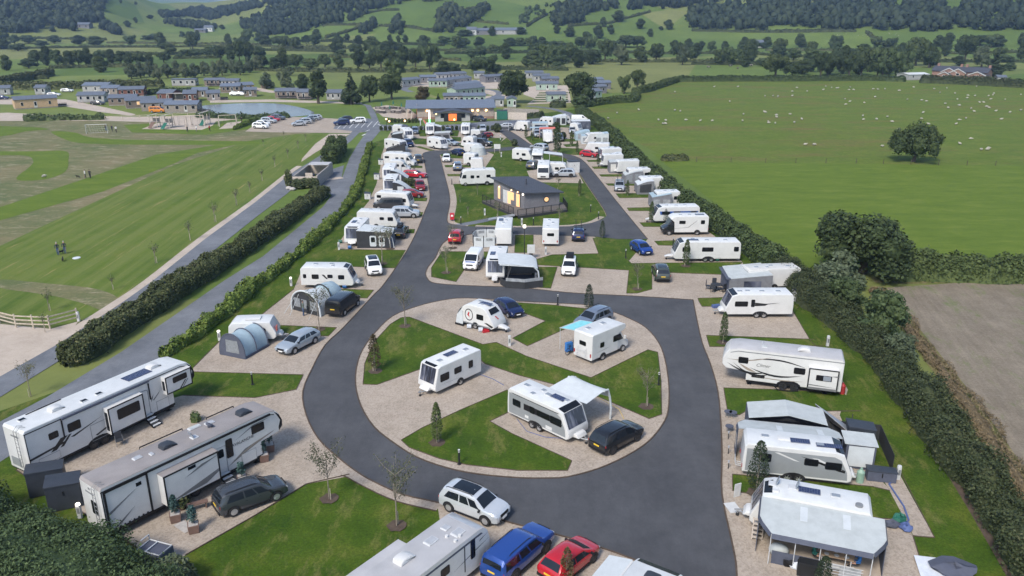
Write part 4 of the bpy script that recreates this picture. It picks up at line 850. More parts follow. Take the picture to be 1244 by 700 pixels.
# ------ cars
ST={'suv':([(-2.32,.46,.74,.86,.72,.62),(-2.28,.34,.84,1.00,.84,.72),(-2.20,.30,.97,1.12,.90,.78),(-1.98,.28,1.02,1.56,.925,.68),(-1.72,.27,1.03,1.67,.93,.69),(-.8,.25,1.01,1.71,.93,.70),(.05,.25,.99,1.69,.93,.70),(.55,.25,.98,1.60,.93,.69),(1.28,.26,.97,1.08,.925,.82),(1.75,.28,.94,1.03,.91,.80),(2.10,.30,.86,.96,.88,.74),(2.27,.34,.72,.82,.80,.66),(2.32,.44,.62,.72,.72,.60)],dict(rear=(-2.19,-1.99),wind=(.60,1.24),side=(-1.80,1.02,-1.50,.52),pillar=[-.62,.22],wh=(-1.42,1.42,.36),tail=1.0)),'hatch':([(-2.05,.45,.70,.80,.70,.60),(-2.00,.33,.80,.93,.80,.68),(-1.92,.28,.90,1.03,.86,.74),(-1.55,.26,.94,1.38,.88,.63),(-1.25,.25,.95,1.46,.885,.64),(-.5,.23,.93,1.49,.885,.65),(.1,.23,.92,1.46,.885,.65),(.45,.23,.91,1.38,.885,.64),(1.20,.24,.89,.98,.88,.76),(1.60,.26,.84,.92,.86,.74),(1.88,.29,.76,.84,.82,.68),(2.02,.33,.64,.72,.74,.60),(2.07,.42,.56,.64,.66,.54)],dict(rear=(-1.90,-1.57),wind=(.50,1.16),side=(-1.45,.95,-1.1,.42),pillar=[-.45],wh=(-1.25,1.28,.32),tail=.9)),'estate':([(-2.42,.45,.72,.82,.70,.60),(-2.37,.33,.82,.95,.82,.70),(-2.28,.28,.92,1.04,.88,.76),(-1.95,.26,.94,1.36,.90,.62),(-1.6,.25,.95,1.43,.905,.63),(-.6,.23,.94,1.47,.91,.65),(.05,.23,.93,1.45,.91,.65),(.40,.23,.92,1.37,.91,.64),(1.20,.24,.90,.98,.905,.78),(1.75,.26,.86,.94,.88,.76),(2.15,.29,.78,.86,.84,.70),(2.36,.33,.64,.74,.76,.60),(2.42,.42,.56,.64,.66,.54)],dict(rear=(-2.26,-1.97),wind=(.46,1.16),side=(-1.85,.95,-1.55,.38),pillar=[-.95,-.1],wh=(-1.42,1.45,.33),tail=.92)),'van':([(-2.48,.48,.9,1.05,.80,.76),(-2.46,.34,1.10,1.62,.92,.80),(-2.40,.30,1.15,1.88,.95,.80),(-2.2,.28,1.16,1.95,.96,.80),(-1.0,.26,1.16,1.97,.965,.80),(.6,.26,1.15,1.95,.965,.80),(.98,.26,1.14,1.88,.965,.78),(1.90,.27,1.08,1.20,.95,.82),(2.20,.29,1.00,1.10,.92,.78),(2.42,.33,.82,.92,.84,.70),(2.48,.42,.62,.74,.76,.64)],dict(rear=(-2.45,-2.42),wind=(1.03,1.84),side=(-2.2,1.45,-2.1,.95),pillar=[-.9,.35],wh=(-1.55,1.55,.34),tail=1.15)),'pickup':([(-2.62,.50,.80,.95,.80,.72),(-2.58,.42,.92,1.14,.88,.76),(-2.50,.40,1.05,1.55,.92,.72),(-2.3,.38,1.08,1.78,.93,.74),(-1.0,.36,1.08,1.82,.935,.75),(-.2,.36,1.07,1.83,.935,.74),(.45,.36,1.06,1.78,.935,.72),(.80,.36,1.05,1.66,.935,.71),(1.40,.38,1.04,1.18,.93,.82),(2.0,.40,1.02,1.14,.92,.82),(2.45,.42,.96,1.06,.88,.76),(2.62,.48,.78,.90,.80,.68)],dict(rear=(-2.56,-2.49),wind=(.86,1.36),side=(-2.35,1.15,-2.25,.72),pillar=[-.95,.0],wh=(-1.55,1.62,.41),tail=1.12)),}
def sect(st,x):
 xs=[s[0]for s in st];return tuple(float(np.interp(x,xs,[s[k]for s in st]))for k in range(1,6))
def surf(st,x,v):
 zb,zl,zt,w,wr=sect(st,x)
 pts=[(.72*w,zb),(.95*w,zb+.05),(w,(zb+zl)/2+.08),(.975*w,zl),(wr+.03,zl+(zt-zl)*.86),(wr-.10,zt),(0,zt+.025)]
 i=min(5,int(v));t=v-i
 return pts[i][0]*(1-t)+pts[i+1][0]*t,pts[i][1]*(1-t)+pts[i+1][1]*t
def car_body(kind):
 st=ST[kind][0];mb=MB();xs=[]
 for a,b in zip(st,st[1:]):xs+=[a[0],(a[0]+b[0])/2]
 xs.append(st[-1][0]);vs=[0,1,2,3,3.5,4,4.5,5,5.5,6]
 rows=[]
 for x in xs:
  h=[surf(st,x,v)for v in vs];rows.append([(x,-y,z)for y,z in h]+[(x,y,z)for y,z in h[::-1][1:]])
 mb.grid(rows);n=len(rows[0])
 mb.add(rows[0],[tuple(range(n-1,-1,-1))]);mb.add(rows[-1],[tuple(range(n))])
 mb.add([r[0]for r in rows]+[r[-1]for r in rows],[(i,i+len(rows),i+1+len(rows),i+1)for i in range(len(rows)-1)])
 return mb
def car_top(kind,xr,frac=.94,off=.012):
 st=ST[kind][0];mb=MB();rows=[]
 for x in np.linspace(xr[0],xr[1],5):
  zb,zl,zt,w,wr=sect(st,x);k=sect(st,x+.02);dz=(k[2]-zt)/.02;nx,nz=-dz/math.hypot(1,dz),1/math.hypot(1,dz)
  rows.append([(x+nx*off,y*(wr-.02),zt+.025*(1-abs(y)**1.5)-.02*(abs(y)>.9)+nz*off)for y in np.linspace(-frac,frac,7)])
 mb.grid(rows);return mb
def car_side(kind,sgn):
 st,d=ST[kind];xa,xb,xc,xd=d['side'];mb=MB();cuts=[0]+[(p-xa)/(xb-xa)for p in d['pillar']]+[1]
 for c0,c1 in zip(cuts,cuts[1:]):
  g=.018;rows=[]
  for v in(3.10,3.5,3.84):
   k=(v-3.10)/.74;a=xa+(xc-xa)*k;b=xb+(xd-xb)*k;row=[]
   for t in np.linspace(c0+g*(c0>0),c1-g*(c1<1),6):
    x=a+(b-a)*t;y,z=surf(st,x,v);row.append((x,sgn*(y+.010),z+.004))
   rows.append(row if sgn<0 else row[::-1])
  mb.grid(rows)
 return mb
def car_end(kind,x,y,z,dx,dy,dz,m=0):
 return MB().box((x,y,z),(dx,dy,dz),m)
def wheel(parent,x,y,r,w=.22,rim='alloy',key=None,name='wheel'):
 s=1 if y>0 else-1
 def ty():
  mb=MB();pr=[(r*.62,-w/2),(r*.94,-w/2),(r,-w/3),(r,w/3),(r*.94,w/2),(r*.62,w/2)]
  n=20;rows=[[(q*math.cos(2*math.pi*k/n),t,q*math.sin(2*math.pi*k/n))for q,t in pr]for k in range(n+1)]
  return mb.grid(rows)
 t=part(name,ty,'rubber',parent,(x,y,r),key=(round(r,3),round(w,3)))
 def rm():
  mb=MB().cyl((0,s*w*.10,0),(0,s*w*.47,0),r*.64,r*.62,18)
  for k in range(5):
   a=k*2*math.pi/5;mb.box((math.cos(a)*r*.33,s*w*.49,math.sin(a)*r*.33),(r*.5,.03,r*.12),0,0,Matrix.Rotation(-a,3,'Y'))
  return mb
 part('rim',rm,rim,t,key=(round(r,3),round(w,3),s,rim));return t
def car(kind,color,A,B,label,group=None,rim='alloy',scale=1.0,extra=(),detail=None,cat='car',name=None,shift=(0,0)):
 a,b=P(*A),P(*B);c=(a+b)/2;rz=math.atan2(b.y-a.y,b.x-a.x)
 st,d=ST[kind];far=c.y>215 if detail is None else not detail
 nm=name or{'suv':'sport_utility_car','hatch':'hatchback_car','estate':'estate_car','van':'van','pickup':'pickup_truck'}[kind]
 t=thing(nm,label,cat,(c.x,c.y,.062 if True else 0),rz,group);t.scale=(scale,)*3
 cm='car_'+color
 part('body',lambda:car_body(kind),cm,t,key=(kind,color),ang=30)
 part('windscreen',lambda:car_top(kind,d['wind']),'glass',t,key=(kind,))
 part('rear_window',lambda:car_top(kind,d['rear'],.9),'glass',t,key=(kind,))if kind!='van' or 'rearglass' in extra else None
 for s in(-1,1):
  if kind=='van' and 'panel' in extra:
   def cabw():
    mb=MB();rows=[]
    for v in(3.10,3.5,3.84):
     k=(v-3.1)/.74;rows.append([(x,s*(surf(st,x,v)[0]+.01),surf(st,x,v)[1])for x in np.linspace(.62,1.5-.5*k,4)])
    return mb.grid(rows if s<0 else[r[::-1]for r in rows])
   part('side_window',cabw,'glass',t,key=(kind,'cab',s))
  else:part('side_window',lambda:car_side(kind,s),'glass',t,key=(kind,s))
 xr,xf,r=d['wh'];w=max(q[4]for q in st)
 for x in(xr,xf):
  for s in(-1,1):wheel(t,x,s*(w-.085),r,.21,rim)
 def arches():
  mb=MB()
  for x in(xr,xf):
   for s in(-1,1):
    n=12;o=[(x+(r+.09)*math.cos(math.pi*k/n),s*(w+.004),r+(r+.09)*math.sin(math.pi*k/n))for k in range(n+1)]
    i_=[(x+(r-.01)*math.cos(math.pi*k/n),s*(w+.004),r+(r-.01)*math.sin(math.pi*k/n))for k in range(n+1)]
    for k in range(n):mb.plate([o[k],o[k+1],i_[k+1],i_[k]],(0,-s,0),.10)
  mb.box((0,0,.27),((xf-xr)-.9,2*w-.02,.12));return mb
 part('wheel_arch',arches,'trim_black',t,key=(kind,))
 L0,L1=st[0][0],st[-1][0];zt=d['tail'];zf=st[-3][2]
 for s in(-1,1):
  part('tail_light',MB().box((L0+.11,s*(w-.20),zt-.10),(.10,.26,.16 if kind!='van' else .42)),'tail_red',t,key=(kind,s))
  part('headlight',MB().box((L1-.14,s*(w-.26),zf-.10),(.16,.28,.11)),'lamp_glass',t,key=(kind,s))
 if not far:
  part('grille',MB().box((L1-.02,0,zf-.12),(.07,.85,.17)).box((L1-.02,0,.46),(.08,1.1,.12)),'trim_black',t,key=(kind,))
  part('number_plate',MB().box((L0-.008,0,zt-.20),(.03,.50,.11)),'plate_yellow',t,key=(kind,'r'))
  part('number_plate',MB().box((L1+.025,0,.50),(.03,.50,.11)),'plate_white',t,key=(kind,'f'))
  part('bumper',MB().box((L0+.10,0,.44),(.24,1.55,.18)),'trim_black',t,key=(kind,))
  for s in(-1,1):
   xm=d['wind'][1]-.22;part('door_mirror',MB().box((xm,s*(w+.07),1.0 if kind!='hatch' else .93),(.10,.20,.14)),'trim_black',t,key=(kind,s))
   part('door_handle',MB().box((-.55,s*(w-.005),.86),(.16,.03,.03)).box((.35,s*(w-.005),.85),(.16,.03,.03)),cm,t,key=(kind,s,color))
   if 'rails' in extra:
    zz=max(q[3]for q in st);part('roof_rail',MB().tube([(-1.75,s*.66,zz-.05),(-1.6,s*.65,zz+.03),(.1,s*.65,zz+.045),(.3,s*.66,zz-.03)],.022),'alloy' if 'silverrails' in extra else 'trim_black',t,key=(kind,s))
 zz=max(q[3]for q in st)
 if 'pano' in extra:part('sunroof',lambda:car_top(kind,(-1.35,.30),.80,.014),'glass',t,key=(kind,))
 if 'stripe' in extra:
  for s in(-1,1):part('side_stripe',lambda:MB().plate([(x,s*(w+.004),z)for x,z in((-2.2,.75),(1.2,.75),(2.0,.95),(2.2,.95),(1.4,.62),(-2.2,.62))],(0,s,0),.006),'decal_blue',t,key=(kind,s))
  part('bonnet_stripe',lambda:car_top(kind,(1.95,2.18),.8,.010),'decal_blue',t,key=(kind,))
 return t
def roof_box(t,kind,label,m='trim_black',lx=1.9,w=.75,x=-.3):
 zz=max(q[3]for q in ST[kind][0]);mb=MB()
 mb.prism([(-lx/2,.05),(-lx/2+.05,.36),(lx/2-.5,.40),(lx/2,.12),(lx/2-.05,.05)],-w/2,w/2,.06);mb.box((-.5,0,.02),(.06,1.1,.05)).box((.5,0,.02),(.06,1.1,.05))
 o=solo('roof_box',mb,m,label,'roof box',t.location+Vector((math.cos(t.rotation_euler.z)*x,math.sin(t.rotation_euler.z)*x,zz+.01)),t.rotation_euler.z)
 return o
def bicycle(label,loc,rz,group=None,lean=0,m='steel_black'):
 t=thing('bicycle',label,'bicycle',loc,rz,group)
 def fr():
  mb=MB();f=lambda*p:mb.tube([Vector(q)for q in p],.018,5)
  f((-.52,0,.34),(-.15,0,.30),(.42,0,.80));f((-.15,0,.30),(-.28,0,.86));f((-.24,0,.74),(.42,0,.78));f((-.52,0,.34),(-.24,0,.74));f((.40,0,.85),(.53,0,.34));return mb
 part('frame',fr,m,t,key=(m,))
 for x in(-.52,.53):part('wheel',lambda:MB().grid([[(.33*math.cos(a)+q*math.cos(a),y,.33*math.sin(a)+q*math.sin(a))for q,y in((-.03,-.02),(0,-.03),(.01,0),(0,.03),(-.03,.02))]for a in np.linspace(0,6.2832,17)]),'rubber',t,(x,0,.345),key=())
 part('saddle',lambda:MB().prism([(-.14,.86),(-.12,.90),(.12,.89),(.13,.86)],-.07,.07,.02),'trim_black',t,(-.28,0,0),key=())
 part('handlebar',lambda:MB().tube([(.36,-.28,.96),(.40,-.05,.93),(.40,.05,.93),(.36,.28,.96)],.016,5),'trim_black',t,key=());return t
def bikes_on(t,kind,label):
 zz=max(q[3]for q in ST[kind][0])
 for s in(-1,1):
  o=t.location+Vector((0,0,zz+.06))+Vector((-math.sin(t.rotation_euler.z),math.cos(t.rotation_euler.z),0))*(.38*s)
  bicycle(label,o,t.rotation_euler.z,'bicycles carried on car roofs '+label[-12:])
 part('roof_bar',MB().box((-.5,0,zz+.04),(.06,1.3,.05)).box((.45,0,zz+.04),(.06,1.3,.05)),'trim_black',t)
car('suv','pale_silver',(548,612),(606,634),'pale silver sport utility car with a dark glass roof beside the loop road',extra=('rails','pano'))
car('pickup','bright_blue',(603,707),(655,661),'bright blue pickup with a matching hard canopy',rim='dark_alloy',extra=('rails',),cat='pickup truck')
car('hatch','red',(672,706),(710,675),'red hatchback half behind a small conifer at the bottom',rim='dark_alloy')
car('suv','graphite',(276,622),(334,601),'dark graphite sport utility car with silver roof rails beside the longer fifth wheel',extra=('rails','silverrails'))
car('suv','black',(728,551),(769,529),'glossy black sport utility car in front of the grey twin-axle caravan',rim='dark_alloy',extra=('rails',))
car('estate','lightblue',(375,416),(350,429),'pale silver-blue estate car beside the tunnel tent')
car('van','black',(406,386),(429,369),'black people-carrying van beside the arched awning',extra=('rearglass',),cat='van')
car('suv','white',(451,323),(457,338),'white sport utility car in front of the striped-nose caravan',extra=('pano',))
car('van','white',(581,315),(569,333),'white van with blue stripes beside the caravan with an open porch',extra=('panel','stripe'),cat='van')
car('suv','red',(552,299),(556,287),'red sport utility car near the white windbreak',rim='dark_alloy')
car('hatch','navy',(608,375),(628,387),'dark blue hatchback beside the small teardrop caravan')
car('suv','greyblue',(737,388),(704,402),'grey-blue sport utility car tucked behind the coachbuilt motorhome',extra=('rails',))
c=car('suv','white',(693,323),(690,339),'white boxy car with a black roof box on the empty pitch');roof_box(c,'suv','black roof box on the white boxy car',w=.95,lx=1.9,x=-.9)
car('suv','green',(805,344),(800,331),'dark green-grey sport utility car at the top of the loop',extra=('pano',))
car('hatch','blue',(771,302),(787,312),'blue hatchback beside the crossroads of the pitches')
c=car('suv','navy',(702.5,296),(702.5,284),'navy sport utility car with bicycles on its roof');bikes_on(c,'suv','dark bicycle upright on the roof of the navy car')
c=car('estate','black',(484,292),(490,281),'black estate car with a big roof box beside the porch awning');roof_box(c,'estate','black roof box on the black estate car',lx=2.0)
car('suv','silver',(480,264),(505,264),'silver sport utility car beside the large plain white caravan')
car('van','charcoal',(487,254),(458,254),'charcoal people-carrier van parked against a white caravan',cat='van',extra=('rearglass',))
car('suv','maroon',(509,226),(511.5,235),'maroon car with a pale roof at the edge of the left road')
car('hatch','maroon',(494,240),(508,240),'dark red car half hidden behind a caravan nose')
car('estate','red',(494,215.5),(514,216.5),'red estate car side-on beside the upper porch awning')
car('suv','graphite',(508,200),(508,194),'dark graphite car at the end of the white motorhome')
car('suv','navy',(492,175.5),(500,180.5),'navy sport utility car in front of the upper left caravan')
car('hatch','navy',(562,190),(550,187),'navy hatchback at the corner of the upper road')
car('hatch','white',(543,193),(542,199.5),'small white car nose-out on the inner row')
car('suv','greyblue',(556,209),(556,203.5),'grey-blue car with its tail to the camera on the inner row')
car('estate','lightblue',(542,176),(552,177.5),'pale blue estate car in the upper pitches')
car('suv','graphite',(545,161),(545,166),'dark car in front of the grey cabin awning')
car('suv','greyblue',(504,160),(504.5,165),'grey-blue car nose-out on the topmost left pitch')
car('hatch','maroon',(594,167.5),(585,168.5),'dark plum hatchback on the upper central pitch');car('suv','silver',(586,157),(587,163),'silver car nose-out on the top central pitch')
car('pickup','charcoal',(579,177),(592,178),'charcoal pickup beside the tunnel tent')
car('suv','silver',(696,215),(673,215),'silver sport utility car with black wheels beside the roadside caravan',rim='dark_alloy')
c=car('suv','silver',(752,227),(752.5,235),'silver car with bicycles on its roof on the right-hand row');bikes_on(c,'suv','dark bicycle upright on the roof of the silver car')
car('hatch','red',(708,190),(723,191.5),'bright red hatchback at the top of the right road')
car('suv','lightblue',(651,164),(654,168.5),'pale blue car beside the blue canopy');car('suv','silver',(695,159),(695.5,165),'white-silver car on the upper right row');car('suv','grey',(678,168),(681,174),'grey car beside the red canopy caravan')
car('estate','silver',(620,156),(607,156),'silver estate car by the reception forecourt');car('suv','silver',(662,184),(648,182),'silver car behind the upper white caravan');car('suv','grey',(645,206),(651,203),'grey car behind the front-facing motorhome')
car('van','white',(697,148),(711,148),'white van at the top right corner of the park',extra=('panel',),cat='van');car('suv','charcoal',(578,147),(587,148),'dark car outside the reception');car('hatch','charcoal',(487,168),(478,166),'dark car between the topmost left caravans')
for k,(col,x,y,dx)in enumerate([('white',317,156,6),('white',320,152.5,6),('silver',327,149.5,6),('red',332,147.3,5),('grey',338,145.5,5),('silver',363,153,-5),('silver',369,150.6,-5),('grey',374,148.5,-5),('lightblue',378,146.6,-5),('silver',383,145,-5),('navy',415,152,-5),('charcoal',420,147,-5),('white',435,149.5,-5)]):
 car('hatch' if k%2 else 'suv',col,(x-dx,y),(x+dx,y+.5),{0:'white car nearest the camera in the left car park row',1:'second white car in the left car park row',2:'silver car in the left car park row',3:'red car in the left car park row',4:'grey car at the far end of the left car park row',5:'silver car nearest in the middle car park row',6:'second silver car in the middle car park row',7:'grey car in the middle car park row',8:'pale blue car in the middle car park row',9:'silver car furthest in the middle car park row',10:'navy car in the marked bays',11:'dark car at the back of the marked bays',12:'white car at the right of the marked bays'}[k],'cars in the gravel car park')
for col,x,y,lb in(('white',82,112,'white car on the drive behind the far left lodges'),('white',66,117,'white car beside the long tan lodge'),('charcoal',119,127.5,'dark car beside the pale lodge'),('white',287,116.5,'white car between the lodges above the pond'),('white',294,116.5,'second white car between the lodges above the pond'),('navy',3,121,'blue car at the left edge beyond the meadow')):
 car('estate',col,(x-5,y),(x+5,y),lb)
car('van','orange',(186,137),(198,137),'orange van in front of the dark lodges',cat='van')
# ------ caravans and motorhomes
def seg_panel(mb,p0,p1,t0,t1,y0,y1,off=.004,th=.02,m=0,inset=.0):
 """flat panel lying on the outline edge p0 -> p1 (clockwise outline, outside on its left)"""
 a,b=Vector(p0),Vector(p1);d=b-a;n=Vector((-d.y,d.x)).normalized();q0,q1=a+d*t0+n*off,a+d*t1+n*off
 mb.plate([(q0.x,y0,q0.y),(q0.x,y1,q0.y),(q1.x,y1-inset,q1.y),(q1.x,y0+inset,q1.y)],(n.x,0,n.y),th,m);return mb
def pose(near,Wd,z):
 """centre, heading, length and visible side from the near bottom edge rear -> front in the photograph"""
 z=near[2]if len(near)>2 else z
 a,b=P(*near[0],z),P(*near[1],z);d=b-a;L=Vector((d.x,d.y)).length;n=Vector((-d.y,d.x,0)).normalized();mid=(a+b)/2;mid.z=0
 s=-1 if n.dot(mid)>0 else 1
 c=mid-n*s*Wd/2
 return c,math.atan2(d.y,d.x),L,s
def pose_c(A,B):
 a,b=P(*A),P(*B);d=b-a;mid=(a+b)/2;return mid,math.atan2(d.y,d.x),Vector((d.x,d.y)).length,(-1 if Vector((-d.y,d.x,0)).dot(mid)>0 else 1)
def profile(kind,L,H):
 h=L/2
 return{'tourer':[(-h,.42),(-h-.02,1.3),(-h+.04,H-.22),(-h+.22,H),(h-1.25,H),(h-.66,H-.20),(h-.08,1.15),(h,.95),(h-.03,.55),(h-.25,.40)],'steep':[(-h,.42),(-h,H-.12),(-h+.12,H),(h-.75,H),(h-.42,H-.12),(h-.03,1.02),(h,.6),(h-.15,.40)],'box':[(-h,.42),(-h,H-.12),(-h+.12,H),(h-.35,H),(h-.12,H-.16),(h,1.0),(h,.45)],'classic':[(-h+.1,.42),(-h,1.0),(-h+.10,H-.35),(-h+.45,H-.03),(-h+.8,H),(h-1.0,H),(h-.55,H-.06),(h-.02,1.05),(h-.05,.6),(h-.3,.40)],'teardrop':[(-h+.05,.45),(-h,1.0),(-h+.10,1.7),(-h+.4,2.2),(-h+.9,H-.06),(-h+1.4,H),(h-1.7,H),(h-1.1,H-.22),(h-.62,H-.75),(h-.2,1.15),(h-.04,.85),(h,.6),(h-.3,.40)],}[kind]
def outline(p):
 A=sum(p[i][0]*p[(i+1)%len(p)][1]-p[(i+1)%len(p)][0]*p[i][1]for i in range(len(p)));return p if A<0 else p[::-1]
def side_window(parent,x,z,w,h,s,Wd,r=.09,m='tinted_window',label=None):
 y=s*(Wd/2+.003)
 f=part('window',MB().prism(rpoly(x,z,w+.08,h+.08,r),y-.01*s if s>0 else y-.018,y+.018 if s>0 else y+.01),'trim_black' if m!='curtain_window' else 'pale_grey',parent,label=label)
 part('pane',MB().prism(rpoly(x,z,w,h,r),min(y,y+s*.026),max(y,y+s*.026)),m,f);return f
def rooflight(parent,x,y,H,lx=.5,ly=.5,m='rooflight',open_=False,name='rooflight'):
 f=part(name,MB().prism([(-lx/2,0),(-lx/2+.04,.07),(lx/2-.04,.07),(lx/2,0)],-ly/2,ly/2,.03),'pale_grey' if m!='white_shell' else m,parent,(x,y,H-.005))
 if open_:part('lid',MB().box((-lx/2+.02,0,.3),(.03,ly*.9,.5),0,0,Matrix.Rotation(R(-18),3,'Y')),'rooflight',f)
 elif m!='white_shell':part('lid',MB().box((0,0,.082),(lx*.78,ly*.78,.02)),m,f)
 return f
def decal(parent,polys,s,Wd,m,name='stripe',off=.004):
 mb=MB();y=s*(Wd/2+off)
 for q in polys:mb.plate([(x,y,z)for x,z in q],(0,s,0),.004)
 return part(name,mb,m,parent)
def caravan(label,near=None,ends=None,prof='tourer',W=2.28,H=2.62,twin=False,shell='white_shell',wins=((-.28,1.5,.95,.5),(.22,1.5,1.1,.55)),door=None,front='curtain_window',stripes=(),solar=None,vents=((-.3,.3),(.02,-.2),(.26,.2)),group=None,hitch=True,rearwin=False,L=None,sidecol=None,minor=False,cover=False,roof=None,farwins=None):
 c,rz,Lm,s=pose(near,W,.38)if near else pose_c(*ends)
 L=L or Lm
 t=thing('caravan',label,'caravan',(c.x,c.y,.05),rz,group)
 pr=outline(profile(prof,L,H));h=L/2
 part('body',MB().prism(pr,-W/2,W/2,.07,mf=lambda a,b:1 if min(a[1],b[1])>H-.3 else 0),(shell,roof or 'roof_white'),t,ang=30)
 for k,(fx,z,w,hh)in enumerate(wins):side_window(t,fx*L,z,w,hh,s,W)
 for k,(fx,z,w,hh)in enumerate(farwins if farwins is not None else wins[:1]):side_window(t,fx*L,z,w,hh,-s,W)
 if sidecol:
  q=[(-h+.18,.55),(-h+.20,H-.35),(h-1.30,H-.35),(h-.85,H-.55),(h-.38,1.2),(h-.30,.6)]
  for sg in(1,-1):decal(t,[q],sg,W,sidecol,'side_panel',.001)
 if door is not None:
  d=part('door',MB().prism(rpoly(door*L,1.35,.62,1.75,.1),s*(W/2)-.012,s*(W/2)+.012),shell,t);part('pane',MB().prism(rpoly(door*L,1.75,.34,.5,.08),s*(W/2+.014)-.005,s*(W/2+.014)+.005),'tinted_window',d)
 up=max((i for i in range(len(pr)-1)if pr[i][0]>h*.5 or pr[i+1][0]>h*.5),key=lambda i:(abs(pr[i+1][1]-pr[i][1])if pr[i][1]>1.0 or pr[i+1][1]>1.0 else 0))
 if front:
  if front=='big':
   w=part('front_window',seg_panel(MB(),pr[up],pr[up+1],.04,.96,-W*.40,W*.40,inset=.02),'curtain_window',t)
   for yy in(-.13,.13):part('glazing_bar',seg_panel(MB(),pr[up],pr[up+1],.04,.96,W*yy-.03,W*yy+.03,.006,.03),'trim_black',w)
   part('sunroof',seg_panel(MB(),pr[up-1],pr[up],.1,.92,-W*.33,W*.33,inset=.1),'tinted_window',t)
  elif front=='black':
   w=part('front_window',seg_panel(MB(),pr[up],pr[up+1],.02,.92,-W*.43,W*.43),'curtain_window',t);part('sunroof',seg_panel(MB(),pr[up-1],pr[up],.05,.98,-W*.43,W*.43,inset=.06),'tinted_window',t)
  else:
   w=part('front_window',seg_panel(MB(),pr[up],pr[up+1],.12,.82,-W*.38,W*.38),front,t)
   for yy in(-.13,.13):part('glazing_bar',seg_panel(MB(),pr[up],pr[up+1],.12,.82,W*yy-.02,W*yy+.02,.006,.024),'pale_grey',w)
 if rearwin:part('rear_window',_rearbox(-h,1.75,.95,.42),'tinted_window',t)
 for sg in(-1,1):
  part('tail_light',MB().box((-h-.02,sg*(W/2-.2),.8),(.05,.14,.24)),'tail_red',t)
 for x in((-.42,.36)if twin else(-.05,)):
  for sg in(-1,1):wheel(t,x-.15,sg*(W/2-.09),.33,.2)
 part('chassis',MB().box((0,0,.36),(L*.84,W*.72,.10)),'trim_black',t)
 for sg in(-1,1):decal(t,[[(-.15+(.8 if twin else .44)*math.cos(math.pi*k/8),.34+.44*math.sin(math.pi*k/8))for k in range(9)]],sg,W,'trim_black','wheel_arch',.002)
 for fx,y in vents:rooflight(t,fx*L,y*W*.6,H,.42 if abs(y)>.25 else .62,.42)
 if solar:q=part('solar_panel',MB().box((0,0,0),(1.3,.62,.04)),'solar_cells',t,(solar[0]*L,solar[1],H+.05))
 for k,(m,polys)in enumerate(stripes):
  for sg in(1,-1):decal(t,[[(x*L,z)for x,z in q]for q in polys],sg,W,m)
 if hitch:
  hb=part('hitch',MB().tube([(h-.3,-.45,.42),(h+.95,0,.44)],.05).tube([(h-.3,.45,.42),(h+.95,0,.44)],.05).cyl((h+.75,.0,.12),(h+.75,.0,.5),.04),'hitch_grey',t)
  part('jockey_wheel',MB().cyl((h+.75,-.05,.11),(h+.75,.05,.11),.11),'rubber',hb)
  if cover:part('hitch_cover',MB().prism([(h-.05,.40),(h-.05,.72),(h+.4,.70),(h+1.0,.5),(h+1.0,.38)],-.36,.36,.12),'white_shell',t)
  else:part('gas_locker',MB().prism([(h-.1,.45),(h-.1,.82),(h+.25,.74),(h+.42,.5)],-.55,.55,.08),shell,t)
 t['s']=s;t['L']=L;t['W']=W;t['H']=H
 return t
def _rearbox(x,z,w,h):
 return MB().plate([(x-.012,yy,zz)for yy,zz in rpoly(0,z,w,h,.08)],(-1,0,0),.02)
